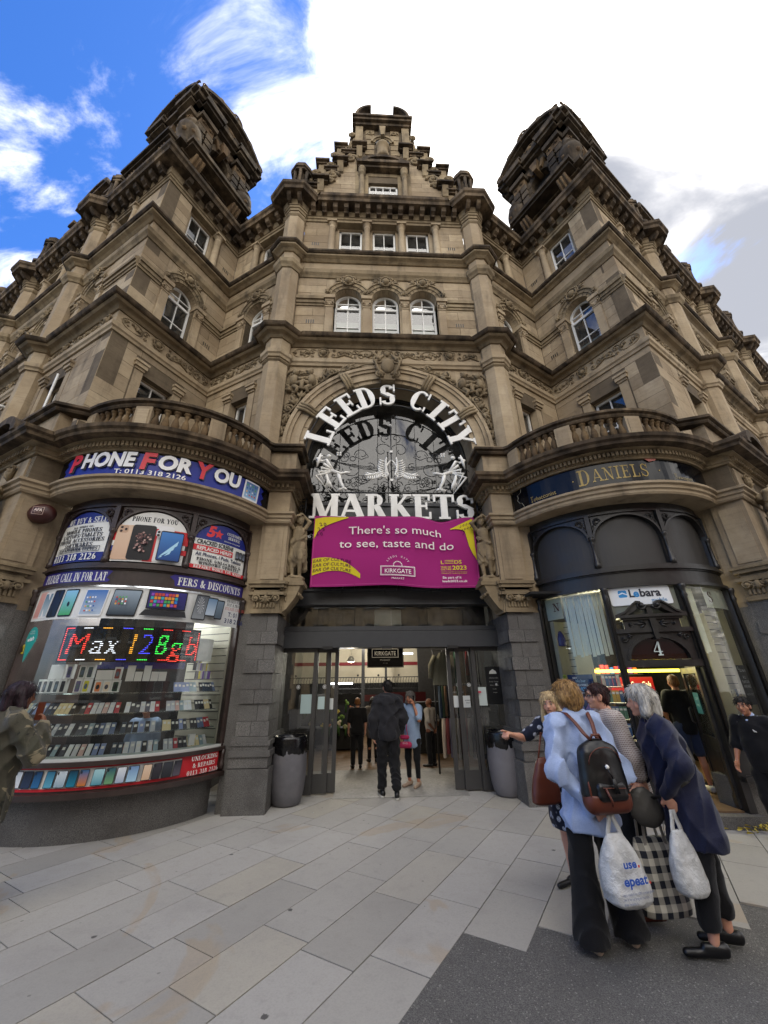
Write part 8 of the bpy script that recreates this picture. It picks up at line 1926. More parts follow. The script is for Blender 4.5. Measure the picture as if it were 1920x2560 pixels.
def person(label, x, y, ang, sc, over, skin, hair, parts, vx=.011, hands=(('l', {}), ('r', {})), group=None, faced=True, z=0.0, bare=('arms',), girth=1.):
    J = dict(BASE); J.update(over); g = girth
    root = empty('person', (x, y, z), ang-pi/2); root.scale = (sc, sc, sc); tag(root, label, 'person', group)
    mw = Matrix.Translation((x, y, z)) @ Matrix.Rotation(ang-pi/2, 4, 'Z') @ Matrix.Diagonal((sc, sc, sc, 1))
    hp, L = headp(J)
    B = [('c', J['pel'], J['wst'], .125*g, .11*g, .72), ('c', J['wst'], J['chs'], .11*g, .14, .68), ('c', J['chs'], J['nck'], .12, .06, .7), ('c', J['nck'], V3(*J['hd'])-V3(0, .01, .05), .05, .047), ('c', J['ls'], J['rs'], .05, .05)]
    for s in 'lr':
        el, wr = V3(*J[s+'e']), V3(*J[s+'w'])
        B += [('c', J[s+'s'], el, .047, .036), ('c', el, el*.65+wr*.35, .037, .037), ('c', el*.65+wr*.35, wr, .037, .022)]
        kn, an = V3(*J[s+'k']), V3(*J[s+'a']); tn = V3(*J[s+'t']); B += [('c', J[s+'h'], kn, .075*g, .052), ('c', kn, kn*.65+an*.35-V3(0, .015, 0), .05, .052), ('c', kn*.65+an*.35-V3(0, .01, 0), an, .05, .031), ('c', an-V3(0, .03, .05), tn, .024, .02)]
    for s, kw in hands: B += hand(J, s, **kw)
    V, Q = sdf_mesh(B+hp, vx*.8 if faced else vx, .012); body = np_obj('body', V, Q, skin, root, mw)
    if faced:
        for q in (-1, 1):
            mb = MB(); mb.ball(L(q*.03, .078, .008), (.012, .008, .007), 8, 6); e = mb.build('eye', 'eye_white', None); e.parent = body; e.matrix_basis = Matrix.Identity(4)
            mb = MB(); mb.ball(L(q*.03, .085, .008), (.006, .004, .006), 8, 6); mb.tube([L(q*.012, .088, .027), L(q*.03, .09, .033), L(q*.048, .08, .028)], .004, 5); e = mb.build('eyebrow', 'dark_mark', None); e.parent = body; e.matrix_basis = Matrix.Identity(4)
        mb = MB(); mb.tube([L(-.022, .082, -.052), L(0, .09, -.05), L(.022, .082, -.052)], [.003, .006, .003], 6); e = mb.build('mouth', 'lip', None); e.parent = body; e.matrix_basis = Matrix.Identity(4)
    if hair:
        hm, hpr = hair; pr = hpr(L, J); V, Q = sdf_mesh(pr, .008, .02, (.004, 160, .12)); np_obj('hair', V, Q, hm, root, mw, iters=0)
        if vx <= .0115:
            rh = random.Random(len(label)); mb = MB(); c0 = Vector(J['hd'])+Vector((0, 0, .03))
            for _ in range(330):
                p0 = Vector(V[rh.randrange(len(V))]); n_ = (p0-c0).normalized(); t_ = Vector((rh.uniform(-.25, .25), rh.uniform(-.25, .1), -1)); t_ = (t_-n_*n_.dot(t_)).normalized(); l_ = rh.uniform(.03, .075)
                p0 = p0+n_*.001; p1 = p0+t_*l_*.5+n_*.004; p2 = p1+t_*l_*.5+n_*rh.uniform(-.006, .009); mb.tube([mw @ p0, mw @ p1, mw @ p2], [.0022, .0024, .0008], 3)
            q = mb.v; st_ = MB(); st_.v, st_.f, st_.smooth, st_.c = mb.v, mb.f, mb.smooth, mb.c; st_.build('loose_strands', hm, root, fixn=False)['kind'] = 'stuff'
    for nm, m, pr, k, fold in parts(J): V, Q = sdf_mesh(pr, vx, k, fold); np_obj(nm, V, Q, m, root, mw)
    return root, mw, J, L
def top(J, r=.02, hem=.72, flare=.19, sleeves=1., cuff=.036, coll=.062, sq=.75, g=1.):
    """loose upper garment following the torso; sleeves: 0 none, .5 to the elbow, 1 full"""
    pel, wst, chs, nck = (V3(*J[k]) for k in ('pel', 'wst', 'chs', 'nck')); P = [('c', wst, chs, (.125*g+r), (.135*g+r), sq), ('c', chs, nck-V3(0, 0, .03), .135+r*.6, coll, .75), ('c', V3(*J['ls']), V3(*J['rs']), .052+r*.5, .052+r*.5), ('c', wst, V3(pel[0], pel[1], hem+.06), .125*g+r, flare, sq+.03)]
    for s in 'lr':
        sh, el, wr = (V3(*J[s+k]) for k in 'sew')
        if sleeves > 0: e = sh+(el-sh)*min(1, sleeves*2); P.append(('c', sh, e, .057+r*.65, .052+r*.5))
        if sleeves > .5: P.append(('c', el, el+(wr-el)*min(1, (sleeves-.5)*2)*.97, .052+r*.5, cuff+r*.4))
    return P
def cutbelow(J, z, big=1.0): return ('-', ('e', (V3(*J['pel'])[0], V3(*J['pel'])[1], z-big), (big*3, big*3, big)))
def trousers(J, th=.1, kn=.065, an=.05, g=1., sq=.95, end=.04):
    P = [('c', J['pel'], V3(*J['pel'])-V3(0, 0, .05), .115*g, .115*g, .75)]
    for s in 'lr': k_, a_ = V3(*J[s+'k']), V3(*J[s+'a'])+V3(0, 0, end); zc = min(J['la'][2], J['ra'][2])+end-.035; h_ = V3(*J[s+'h']); h_ = h_+(k_-h_)*.3; P += [('c', h_, k_, th*g*.92, kn), ('c', k_, a_, kn, an), ('c', V3(*J['pel'])-V3(0, 0, .02), h_, .09, th*g*.85)]
    return P+[('-', ('e', (0, 0, zc-2.), (9, 9, 2.)))]
def shoes(J, r=.04, sole=.03, hi=False):
    P = []
    for s in 'lr':
        a, t = V3(*J[s+'a']), V3(*J[s+'t']); d = t-a; d[2] = 0; n_ = d/np.linalg.norm(d); hl = a-n_*.05; hl[2] = a[2]-.045; tt = t+n_*.045; tt[2] = t[2]+.0
        P += [('c', hl, tt, r*.9, r*.78, 1), ('c', hl+V3(0, 0, .02), a+n_*.06-V3(0, 0, .03), r, r*.8)]
        if hi: P.append(('c', hl+V3(0, 0, .03)+n_*.03, a+V3(0, 0, .05), r, r*.95))
    return P
hair_short = lambda L, J: [('e', L(0, -.018, .038), (.077, .097, .082)), ('e', L(0, -.06, -.015), (.07, .05, .065)), ('-', ('e', L(0, .128, -.02), (.11, .1, .1)))]
def hair_bob(L, J): return [('e', L(0, -.015, .05), (.094, .108, .09)), ('c', L(-.065, -.02, .02), L(-.085, -.0, -.08), .045, .04), ('c', L(.065, -.02, .02), L(.085, -.0, -.08), .045, .04), ('c', L(0, -.07, .02), L(0, -.08, -.09), .07, .062), ('-', ('e', L(0, .12, -.04), (.07, .075, .1)))]
def hair_tousled(L, J): return [('e', L(0, -.015, .05), (.096, .108, .09)), ('e', L(-.07, -.02, .0), (.045, .07, .06)), ('e', L(.07, -.02, .0), (.045, .07, .06)), ('e', L(0, -.075, -.01), (.085, .055, .085)), ('e', L(.0, -.06, -.075), (.06, .04, .045)), ('-', ('e', L(0, .11, -.04), (.07, .07, .09)))]
def hair_long(L, J): return [('e', L(0, -.02, .045), (.09, .105, .09)), ('c', L(-.07, -.01, .0), L(-.095, -.01, -.16), .035, .03), ('c', L(.07, -.01, .0), L(.095, -.01, -.16), .035, .03), ('c', L(0, -.07, .02), L(0, -.08, -.14), .065, .06), ('-', ('e', L(0, .11, -.04), (.065, .07, .1)))]
def W2L(mw, p): v = mw.inverted() @ Vector(p); return (v.x, v.y, v.z)
# --- woman with the backpack
AH = R(98); r_, mwA, JA, LA = person('woman seen from behind in a pale blue shirt with a black and tan backpack', 1.19, -4.12, AH, .97,
    dict(lw=(-.07, -.17, .86), rw=(.07, -.17, .88), le=(-.29, -.1, 1.08), re=(.29, -.1, 1.05), lk=(-.12, .02, .49), rk=(.13, .02, .49), la=(-.16, 0, .09), ra=(.16, .02, .09), lt=(-.17, .12, .035), rt=(.19, .13, .035), face=.25),
    'skin_pale', ('hair_blonde', hair_tousled), lambda J: [('shirt', 'shirt_blue', top(J, .032, .70, .21, 1., .032, .06, .74)+[('c', (-.05, -.03, 1.45), (.05, -.03, 1.45), .04, .04)]+[cutbelow(J, .68)], .045, (.022, 30, .6)), ('trousers', 'black_cloth', trousers(J, .095, .085, .115, 1.0, end=-.0), .015, (.014, 30, .25)), ('shoes', 'shoe_beige', shoes(J, .036), .01, None)],
    vx=.009, hands=(('l', dict(curl=1.3, dirv=(.6, 0, -.8), nrm=(0, 1, 0))), ('r', dict(curl=1.3, dirv=(-.6, 0, -.8), nrm=(0, 1, 0)))), faced=False)
T = lambda *a: a
bp = empty('backpack', mwA @ Vector((0, -.17, .95)), AH-pi/2); tag(bp, 'black leather backpack with tan base and straps worn over the pale blue shirt', 'backpack')
V, Q = sdf_mesh([('e', (0, -.235, 1.16), (.15, .085, .14)), ('e', (0, -.245, 1.02), (.165, .095, .17)), ('c', (-.1, -.24, 1.2), (-.12, -.24, .95), .06, .065), ('c', (.1, -.24, 1.2), (.12, -.24, .95), .06, .065), ('-', ('e', (0, -.24, -.06), (2, 2, 1.0)))], .007, .03); np_obj('bag_body', V, Q, 'leather_black', bp, mwA)
V, Q = sdf_mesh([('c', (-.11, -.245, .9), (.11, -.245, .9), .075, .075), ('c', (-.1, -.245, .95), (.1, -.245, .95), .072, .072), ('-', ('e', (0, -.24, 1.95), (2, 2, 1.0)))], .007, .03); np_obj('tan_base', V, Q, 'leather_brown', bp, mwA)
V, Q = sdf_mesh([('c', (-.085, -.31, 1.0), (.085, -.31, 1.0), .035, .035), ('c', (-.085, -.315, .95), (.085, -.315, .95), .035, .035)], .007, .03); np_obj('front_pocket', V, Q, 'leather_black', bp, mwA)
def local_tubes(name, m, specs, parent, mw, n=6):
    mb = MB()
    for pts, r in specs: mb.tube([mw @ Vector(p) for p in pts], r, n)
    return mb.build(name, m, parent)
def ribbon(mb, pts, w, t, mw, side=(1, 0, 0)):
    s = Vector(side)*w/2; vs = []
    for p in pts: p = Vector(p); vs += [mw @ (p-s), mw @ (p+s), mw @ (p+s+Vector((0, -t, .002))), mw @ (p-s+Vector((0, -t, .002)))]
    n = len(pts); mb.add(vs, [(4*i+k, 4*i+(k+1) % 4, 4*i+4+(k+1) % 4, 4*i+4+k) for i in range(n-1) for k in range(4)]+[(0, 1, 2, 3), (4*n-4, 4*n-3, 4*n-2, 4*n-1)], None, True)
mb = MB(); 
for q in (-1, 1): ribbon(mb, [(q*.03, -.24, 1.28), (q*.05, -.185, 1.33), (q*.075, -.14, 1.40), (q*.1, -.07, 1.465), (q*.11, .0, 1.475), (q*.12, .08, 1.42)], .032, .008, mwA)
mb.build('shoulder_strap', 'leather_brown', bp)
local_tubes('carry_handle', 'leather_brown', [([(-.05, -.25, 1.29), (-.03, -.26, 1.325), (.03, -.26, 1.325), (.05, -.25, 1.29)], .009)], bp, mwA)
local_tubes('zip', 'leather_brown', [([(-.09+.02*i, -.352, 1.005-.001*i) for i in range(10)], .003), ([(-.135*cos(pi*i/12), -.325+.02*abs(cos(pi*i/12)), 1.14+.11*sin(pi*i/12)) for i in range(13)], .003)], bp, mwA)
mb = MB(); mb.ball(mwA @ Vector((-.02, -.345, 1.13)), .014, 8, 6); mb.build('bead', 'letter_paint', bp)
local_tubes('tassel', 'leather_black', [([(-.02, -.345, 1.12), (.0, -.36, 1.06)], .005)]+[([(.0+.004*i, -.362, 1.06), (.012+.007*i, -.366, .97)], .004) for i in range(-2, 3)], bp, mwA)
local_tubes('side_tab', 'leather_brown', [([(-.15, -.27, 1.12), (-.155, -.29, 1.0), (-.15, -.29, .86)], .009), ([(-.07, -.35, 1.0), (-.05, -.365, .93), (-.045, -.355, .9)], .008)], bp, mwA)
# carrier bag hanging from her clasped hands
def loft(name, m, parent, mw, prof, amp=.012, n=56, k=44, pw=.75, fr=9):
    vs = []; zs = [p[0] for p in prof]; P = np.array(prof)
    for j in range(k+1):
        z = zs[0]+(zs[-1]-zs[0])*j/k; o = P[:, 0].argsort(); w, d, xo = (np.interp(z, P[o, 0], P[o, i]) for i in (1, 2, 3))
        for i in range(n):
            t = 2*pi*i/n; cx, sy = cos(t), sin(t); x = w*(abs(cx)**pw)*(1 if cx > 0 else -1)+xo; y = d*(abs(sy)**pw)*(1 if sy > 0 else -1)
            v = Vector((x*fr, y*fr+3*(y > 0), z*fr*.6)); e = (1-abs(noise.noise(v))*2.2)*amp+(1-abs(noise.noise(v*2.3))*2)*amp*.5
            e *= min(1, d/.04)
            vs.append(mw @ Vector((x+e*cx*.6, y+e*sy, z+amp*.4*noise.noise(v*1.7))))
    mb = MB(); mb.add(vs, [(j*n+i, j*n+(i+1) % n, (j+1)*n+(i+1) % n, (j+1)*n+i) for j in range(k) for i in range(n)]+[list(range(n-1, -1, -1)), [k*n+i for i in range(n)]], None, True)
    return mb.build(name, m, parent)
def carrier(label, c, w, h, ang, m='plastic_bag', lump=None, handles=True, depth=.08, amp=.012):
    ce = empty('carrier_bag', c, ang); tag(ce, label, 'bag'); mw = Matrix.Translation(c) @ Matrix.Rotation(ang, 4, 'Z'); F = .5
    loft('bag_film', m, ce, mw, [(-h*.24, w*.17, .012, 0), (-h*.3, w*.24, .02, 0), (-h*.42, w*.33, depth*.6, 0), (-h*.6, w*.42, depth*.9, .0), (-h*.8, w*.48, depth*1.1, .005), (-h*.92, w*.46, depth*1.1, .01), (-h*.98, w*.33, depth*.8, .02), (-h, w*.12, depth*.3, .03)], amp)
    mb = MB()
    for q in (-1, 1): ribbon(mb, [(q*.006, 0, .0), (q*w*.06, 0, -h*.1), (q*w*.13, 0, -h*.2), (q*w*.17, .0, -h*.3)], .035, .004, mw)
    mb.build('bag_handle', m, ce); return ce, mw
hc = mwA @ Vector((0, -.24, .84)); cb, mwC = carrier('translucent carrier bag with blue lettering held behind the woman with the backpack', hc, .33, .5, AH-pi/2+.05, depth=.08)
FCb = Fr((hc.x-.0, hc.y), (mwC.to_3x3() @ Vector((1, 0, 0)))[:2], (mwC.to_3x3() @ Vector((0, -1, 0)))[:2]); p = Art(FCb, .098)
class Bul:
    da = .05
    def P(s, a, off, z): return FCb.P(a, off-.35*a*a-.6*max(0, abs(z-(hc.z-.36))-.1)**2, z)
p = Art(Bul(), .115); bl = '#2a52a8'; zc_ = hc.z
p.sans('use', -.02, zc_-.27, .045, bl, bold=.03, width=.1); p.ell(.045, zc_-.265, .008, .008, '#c4473f'); p.sans('epeat', .0, zc_-.355, .05, bl, bold=.03, width=.18); p.ell(.105, zc_-.35, .008, .008, '#c4473f'); 
for i, (t, w_) in enumerate((('bag is made from 100% recycled plastic', .24), ('use it for as long as you can,', .19), ('then recycle it.', .1))): p.sans(t, -.12, zc_-.4-.022*i, .014, '#5a6a94', 'l', width=w_)
p.build('bag_lettering', cb)
# --- white haired woman
BH = R(152); r_, mwB, JB, LB_ = person('white-haired woman in a long navy top leaning forward with one hand on her hip', 1.92, -4.24, BH, .97,
    dict(pel=(0, .03, .94), wst=(0, .06, 1.08), chs=(0, .1, 1.25), nck=(0, .12, 1.41), hd=(0, .17, 1.54), ls=(-.17, .1, 1.36), rs=(.17, .1, 1.36), le=(-.31, .05, 1.13), lw=(-.19, .19, .93), re=(.24, .16, 1.1), rw=(.16, .3, .93), lh=(-.09, .02, .9), rh=(.09, .02, .9), lk=(-.1, .06, .49), rk=(.1, .0, .49), la=(-.11, .11, .1), ra=(.11, -.02, .1), lt=(-.13, .24, .03), rt=(.12, .11, .03), face=.1, nod=-.12),
    'skin_pale', ('hair_white', hair_bob), lambda J: [('tunic', 'navy_cloth', top(J, .03, .62, .21, 1., .03, .066, .88, 1.08)+[('c', (0, .12, 1.16), (0, .06, .9), .14, .165, .95), cutbelow(J, .60)], .05, (.018, 26, .55)), ('trousers', 'black_cloth', trousers(J, .1, .075, .068, 1.05, end=.1), .015, (.012, 30, .3)), ('shoes', 'shoe_black', shoes(J, .033), .01, None)],
    vx=.009, hands=(('l', dict(curl=.35, dirv=(.15, -.45, -.85), nrm=(1, .2, 0))), ('r', {})), faced=False, girth=1.1)
gb_ = empty('shoulder_bag', mwB @ Vector((-.1, .3, .8)), BH-pi/2); tag(gb_, 'soft grey shoulder bag on a long strap across the navy top', 'bag')
V, Q = sdf_mesh([('e', (-.08, .32, .78), (.045, .12, .1), .3), ('e', (-.08, .33, .86), (.035, .1, .08), .3)], .009, .03, (.004, 30, .5)); np_obj('bag_body', V, Q, 'grey_leather', gb_, mwB)
mb = MB(); ribbon(mb, [(.1, .16, 1.41), (.02, .04, 1.395), (-.06, -.04, 1.28), (-.13, -.06, 1.15), (-.19, .02, 1.02), (-.2, .16, .93), (-.13, .27, .88)], .028, .006, mwB, (.3, .8, .5)); mb.build('bag_strap', 'grey_leather', gb_)
hc2 = mwB @ Vector((-.22, .17, .84)); cb2, mw2 = carrier('plain white carrier bag hanging from the hand of the white-haired woman', hc2, .24, .47, R(12), depth=.05, amp=.01)
# --- red haired woman, profile, knitted cardigan
CH = R(168); r_, mwK, JK, LK = person('auburn-haired woman in profile wearing glasses and a cream knitted cardigan', 1.70, -3.74, CH, .97,
    dict(le=(-.24, -.06, 1.1), lw=(-.22, -.12, .84), re=(.25, .02, 1.12), rw=(.2, .14, .95), face=0.0, hd=(0, .05, 1.57)), 'skin_pale', ('hair_auburn', hair_short),
    lambda J: [('cardigan', 'cardigan', top(J, .035, .74, .2, .72, .05, .07, .85, 1.05)+[('c', (-.08, -.1, 1.0), (-.12, -.14, .72), .1, .06)], .05, (.008, 26, .5)), ('trousers', 'black_cloth', trousers(J, .11, .09, .09, 1.08), .04, (.005, 30, .3)), ('sandals', 'leather_brown', shoes(J, .036), .01, None)],
    vx=.01, hands=(('l', dict(curl=1.2)), ('r', {})))
local_tubes('glasses', 'dark_mark', [([LK(q*.03+.02*cos(t), .098, .01+.016*sin(t)) for t in [2*pi*i/12 for i in range(13)]], .0025) for q in (-1, 1)]+[([LK(q*.05, .096, .014), LK(q*.076, .0, .008)], .0025) for q in (-1, 1)], r_, mwK, 4)
hk = mwK @ Vector((-.22, -.14, .74))+Vector((-.11, -.04, .07)); gg = empty('shopping_bag', hk, R(8)); tag(gg, 'black and cream gingham shopping bag held low between the two women', 'bag'); mg = Matrix.Translation(hk) @ Matrix.Rotation(R(6), 4, 'Z')
class GB: pass
loft('bag_cloth', 'gingham', gg, mg, [(-.22, .14, .02, 0), (-.3, .155, .05, 0), (-.45, .17, .065, 0), (-.62, .185, .07, 0), (-.66, .18, .06, 0), (-.67, .14, .03, 0)], .008, fr=6)
mb = MB()
for d in (-.035, .035): ribbon(mb, [(-.09, d, -.3), (-.07, d, -.12), (-.0, d*.3, -.0), (.07, d, -.12), (.09, d, -.3)], .022, .004, mg)
mb.build('bag_handle', 'white_cloth', gg)
# --- woman in the floral dress pointing
DH = R(212); r_, mwD, JD, LD = person('fair-haired woman in a dark floral dress pointing with an outstretched arm', 1.42, -3.3, DH, .93,
    dict(rs=(.17, .0, 1.36), re=(.3, .2, 1.22), rw=(.28, .43, 1.27), le=(-.24, 0, 1.1), lw=(-.2, .14, .95), face=.35, hd=(0, .05, 1.55)), 'skin_pale', ('hair_light', hair_long),
    lambda J: [('dress', 'floral_cloth', top(J, .02, .5, .21, .42, .04, .065, .85, 1.05)+[('c', (0, 0, .9), (0, 0, .56), .17, .22, .85), cutbelow(J, .47)], .05, (.008, 26, .3)), ('sandals', 'shoe_black', shoes(J, .03), .01, None)], vx=.01,
    hands=(('l', {}), ('r', dict(curl=1.5, dirv=(-.1, .95, .15), nrm=(0, .1, -1)))))
mb = MB(); w_ = Vector(JD['rw']); d_ = Vector((-.1, .95, .15)).normalized(); mb.tube([mwD @ (w_+d_*.07+Vector((.0, 0, .02))), mwD @ (w_+d_*.13+Vector((0, 0, .024))), mwD @ (w_+d_*.165+Vector((0, 0, .02)))], [.0095, .0088, .007], 8); mb.build('pointing_finger', 'skin_pale', r_)
tb = empty('tote_bag', (1.17, -3.42, .6), R(10)); tag(tb, 'tan leather tote bag hanging at the side of the woman in the floral dress', 'bag'); mt = Matrix.Translation((1.16, -3.42, 0)) @ Matrix.Rotation(R(15), 4, 'Z')
loft('bag_body', 'leather_brown', tb, mt, [(1.0, .07, .015, .04), (.96, .085, .03, .03), (.85, .115, .045, .01), (.72, .14, .055, 0), (.66, .145, .055, 0), (.645, .12, .04, 0)], .006, fr=5)
mb = MB(); ribbon(mb, [(-.04, 0, .96), (.0, 0, 1.08), (.09, .06, 1.2), (.12, .02, 1.1), (.09, 0, .98)], .02, .005, mt); mb.build('bag_handle', 'leather_brown', tb)
# --- young man walking in
r_, mwE, JE, LE = person('man from behind in charcoal hooded jacket and black jeans walking into the hall', -.1, -.2, R(94), 1.0,
    dict(rk=(.1, .02, .48), ra=(.11, -.13, .1), rt=(.13, -.0, .025), lk=(-.1, .06, .49), la=(-.1, .08, .09), lt=(-.12, .24, .035), le=(-.26, -.04, 1.12), lw=(-.24, .02, .87), re=(.26, .02, 1.12), rw=(.22, .14, .92), hd=(0, .03, 1.6), face=.25),
    'skin_pale', ('hair_dark', hair_short), lambda J: [('jacket', 'charcoal_cloth', top(J, .05, .84, .19, 1., .05, .08, .8, 1.05)+[('e', (0, -.09, 1.41), (.12, .07, .075)), ('c', (-.08, -.0, 1.45), (.08, -.0, 1.45), .055, .055), cutbelow(J, .80)], .045, (.022, 30, .6)), ('jeans', 'black_cloth', trousers(J, .105, .08, .07, 1.03, end=.07), .03, (.018, 34, .7)), ('trainers', 'shoe_black', shoes(J, .04, hi=True), .01, None)], vx=.01, faced=False)
V, Q = sdf_mesh([('c', (-.1, .03, .022), (-.125, .27, .022), .035, .033, 1), ('c', (.105, -.18, .03), (.13, .03, .012), .035, .033)], .007, .01); np_obj('trainer_sole', V, Q, 'shoe_white', r_, mwE)
# --- woman on the phone
r_, mwF, JF, LF = person('older woman in a light blue tunic in the doorway with a phone to her ear', .38, .5, R(235), .90,
    dict(ls=(-.17, 0, 1.37), le=(-.24, .13, 1.16), lw=(-.115, .1, 1.43), re=(.24, .04, 1.12), rw=(.1, .2, 1.12), hd=(0, .04, 1.56), face=-.1), 'skin_tan', ('hair_grey', hair_bob),
    lambda J: [('tunic', 'tee_blue', top(J, .025, .7, .18, .42, .05, .06, .8, 1.05)+[cutbelow(J, .66)], .05, (.008, 26, .4)), ('leggings', 'black_cloth', trousers(J, .1, .062, .045, 1.0, end=.08), .04, (.004, 30, .3)), ('slippers', 'shoe_beige', shoes(J, .04), .01, None)], vx=.011, hands=(('l', dict(curl=1.1, dirv=(.25, .05, .95), nrm=(1, 0, 0))), ('r', dict(curl=1.2))))
mb = MB(); pz = mwF @ Vector((-.09, .06, 1.53)); mb.wbox(pz.x-.012, pz.x+.012, pz.y-.03, pz.y+.03, pz.z-.07, pz.z+.07); o = mb.build('phone', 'black_gloss', None); tag(o, 'black phone held to the ear of the woman in the light blue tunic', 'phone')
pb = empty('handbag', (.22, .3, .6)); tag(pb, 'bright pink handbag held in front of the woman in the light blue tunic', 'handbag'); V, Q = sdf_mesh([('c', (-.08, 0, .66), (.08, 0, .66), .05, .05), ('c', (-.05, 0, .78), (.05, 0, .78), .035, .035)], .01, .05); np_obj('bag_body', V, Q, 'pink_cloth', pb, Matrix.Translation((.22, .3, 0)))
mb = MB(); mb.tube([(.16, .3, .8), (.2, .32, .95), (.27, .38, 1.0), (.26, .31, .9), (.28, .3, .8)], .007, 6); mb.build('bag_handle', 'pink_cloth', pb); p = Art(Fr((.22, .245), (1, 0), (0, -1)), .005); p.sans('BAG', 0, .68, .03, '#d9b0bc', width=.09); p.build('bag_lettering', pb)
# --- person with the camouflage jacket, far left
r_, mwG, JG, LG = person('person with dark purple hair and camouflage jacket holding up a phone', -3.72, -3.5, R(62), 1.0,
    dict(rs=(.18, -.01, 1.38), re=(.33, .12, 1.12), rw=(.17, .2, 1.33), le=(-.25, .05, 1.12), lw=(-.1, .22, 1.15), face=-.15, hd=(0, .04, 1.58)), 'skin_brown', ('hair_purple', hair_bob),
    lambda J: [('jacket', 'camo_cloth', top(J, .055, .66, .22, .95, .06, .075, .85, 1.12)+[('c', (-.08, -.02, 1.46), (.08, -.02, 1.46), .05, .05), cutbelow(J, .62)], .045, (.024, 28, .6)), ('trousers', 'black_cloth', trousers(J, .11, .08, .07, 1.1), .04, (.006, 30, .3)), ('shoes', 'shoe_black', shoes(J), .01, None)],
    vx=.01, hands=(('r', dict(curl=1.0, dirv=(-.35, .1, .9), nrm=(-.5, -.6, 0))), ('l', {})), faced=False)
mb = MB(); pz = mwG @ Vector((.12, .17, 1.46)); mb.wbox(pz.x-.03, pz.x+.03, pz.y-.006, pz.y+.006, pz.z-.075, pz.z+.075); o = mb.build('phone', 'leather_brown', None); tag(o, 'phone in a brown case held up by the person in camouflage', 'phone')
cg = empty('crossbody_bag', mwG @ Vector((.2, -.1, .55))); tag(cg, 'small black bag on a gold chain at the hip of the person in camouflage', 'bag'); V, Q = sdf_mesh([('c', (.2, -.1, .5), (.2, -.08, .7), .05, .05), ('c', (.16, -.1, .6), (.24, -.1, .6), .05, .05)], .01, .04); np_obj('bag_body', V, Q, 'leather_black', cg, mwG)
local_tubes('chain', 'shoe_beige', [([(.2, -.12, .72), (.22, -.12, .82), (.2, -.1, .9)], .006)], cg, mwG)
# --- man in the dark track top
r_, mwH, JH, LH = person('man in a black tracksuit top with white shoulder stripes beside the newsagent window', 4.08, -2.62, R(205), .86,
    dict(re=(.25, -.02, 1.12), rw=(.27, .1, .9), le=(-.25, -.05, 1.12), lw=(-.26, -.02, .87), face=.1, hd=(0, .06, 1.58), nod=-.1), 'skin_tan', ('hair_dark', hair_short),
    lambda J: [('track_top', 'black_cloth', top(J, .04, .86, .17, .6, .05, .07, .8, 1.05)+[cutbelow(J, .80)], .05, (.008, 26, .5)), ('trousers', 'black_cloth', trousers(J, .1, .075, .06), .04, (.006, 30, .3)), ('shoes', 'shoe_white', shoes(J), .01, None)], vx=.01)
V, Q = sdf_mesh([('c', (-.02, .0, 1.455), (.02, .0, 1.455), .05, .05), ('c', (0, .085, 1.40), (0, .118, 1.3), .022, .008)], .008, .02); np_obj('shirt_collar', V, Q, 'shirt_blue', r_, mwH)
mb = MB()
for q in (-1, 1):
    for j in range(3): mb.tube([mwH @ Vector((q*(.1+.02*j), .02-.02*j, 1.462-.003*j)), mwH @ Vector((q*(.2+.012*j), .0-.02*j, 1.42)), mwH @ Vector((q*(.262+.01*j), -.02-.012*j, 1.3))], .005, 4)
for j in range(3): mb.tube([mwH @ Vector((-.09+.012*j, .155, 1.27)), mwH @ Vector((-.08+.012*j, .158, 1.285+.008*j))], .004, 4)
mb.build('white_stripes', 'letter_paint', r_)
mb = MB(); ribbon(mb, [(.1, .11, 1.25), (.11, .09, 1.38), (.11, .0, 1.465), (.1, -.1, 1.4)], .035, .008, mwH); mb.build('rucksack_strap', 'grey_cloth', r_)
# --- man inside the newsagent
r_, mwI, JI, LI = person('man in black T-shirt and navy shorts with his back turned in the newsagent doorway', 4.5, -1.0, R(80), .94,
    dict(re=(.28, .02, 1.12), rw=(.33, .18, .98), le=(-.24, .06, 1.12), lw=(-.15, .22, 1.0)), 'skin_tan', ('hair_ginger', hair_short),
    lambda J: [('t_shirt', 'black_cloth', top(J, .03, .84, .18, .4, .05, .06, .75)+[cutbelow(J, .80)], .05, (.007, 26, .4)), ('shorts', 'denim', [('c', J['pel'], V3(*J['pel'])-V3(0, 0, .06), .14, .14, .8)]+[('c', J[s+'h'], V3(*J[s+'k'])+V3(0, 0, .06), .11, .09) for s in 'lr'], .04, (.006, 30, .3)), ('trainers', 'shoe_white', shoes(J, .045), .01, None)], vx=.012, faced=False, z=.14)
# --- shopkeeper behind the shelves
r_ = person('shopkeeper in a grey T-shirt seated behind the glass shelves of the phone window', -3.75, -.95, R(-85), .86, {}, 'skin_tan', ('hair_dark', hair_short), lambda J: [('t_shirt', 'tee_blue', top(J, .035, .84, .18, .45, .05, .06)+[cutbelow(J, .8)], .05, (.007, 26, .4)), ('trousers', 'black_cloth', trousers(J, .1, .075, .06), .04, None)], vx=.016, faced=False, z=-.02)
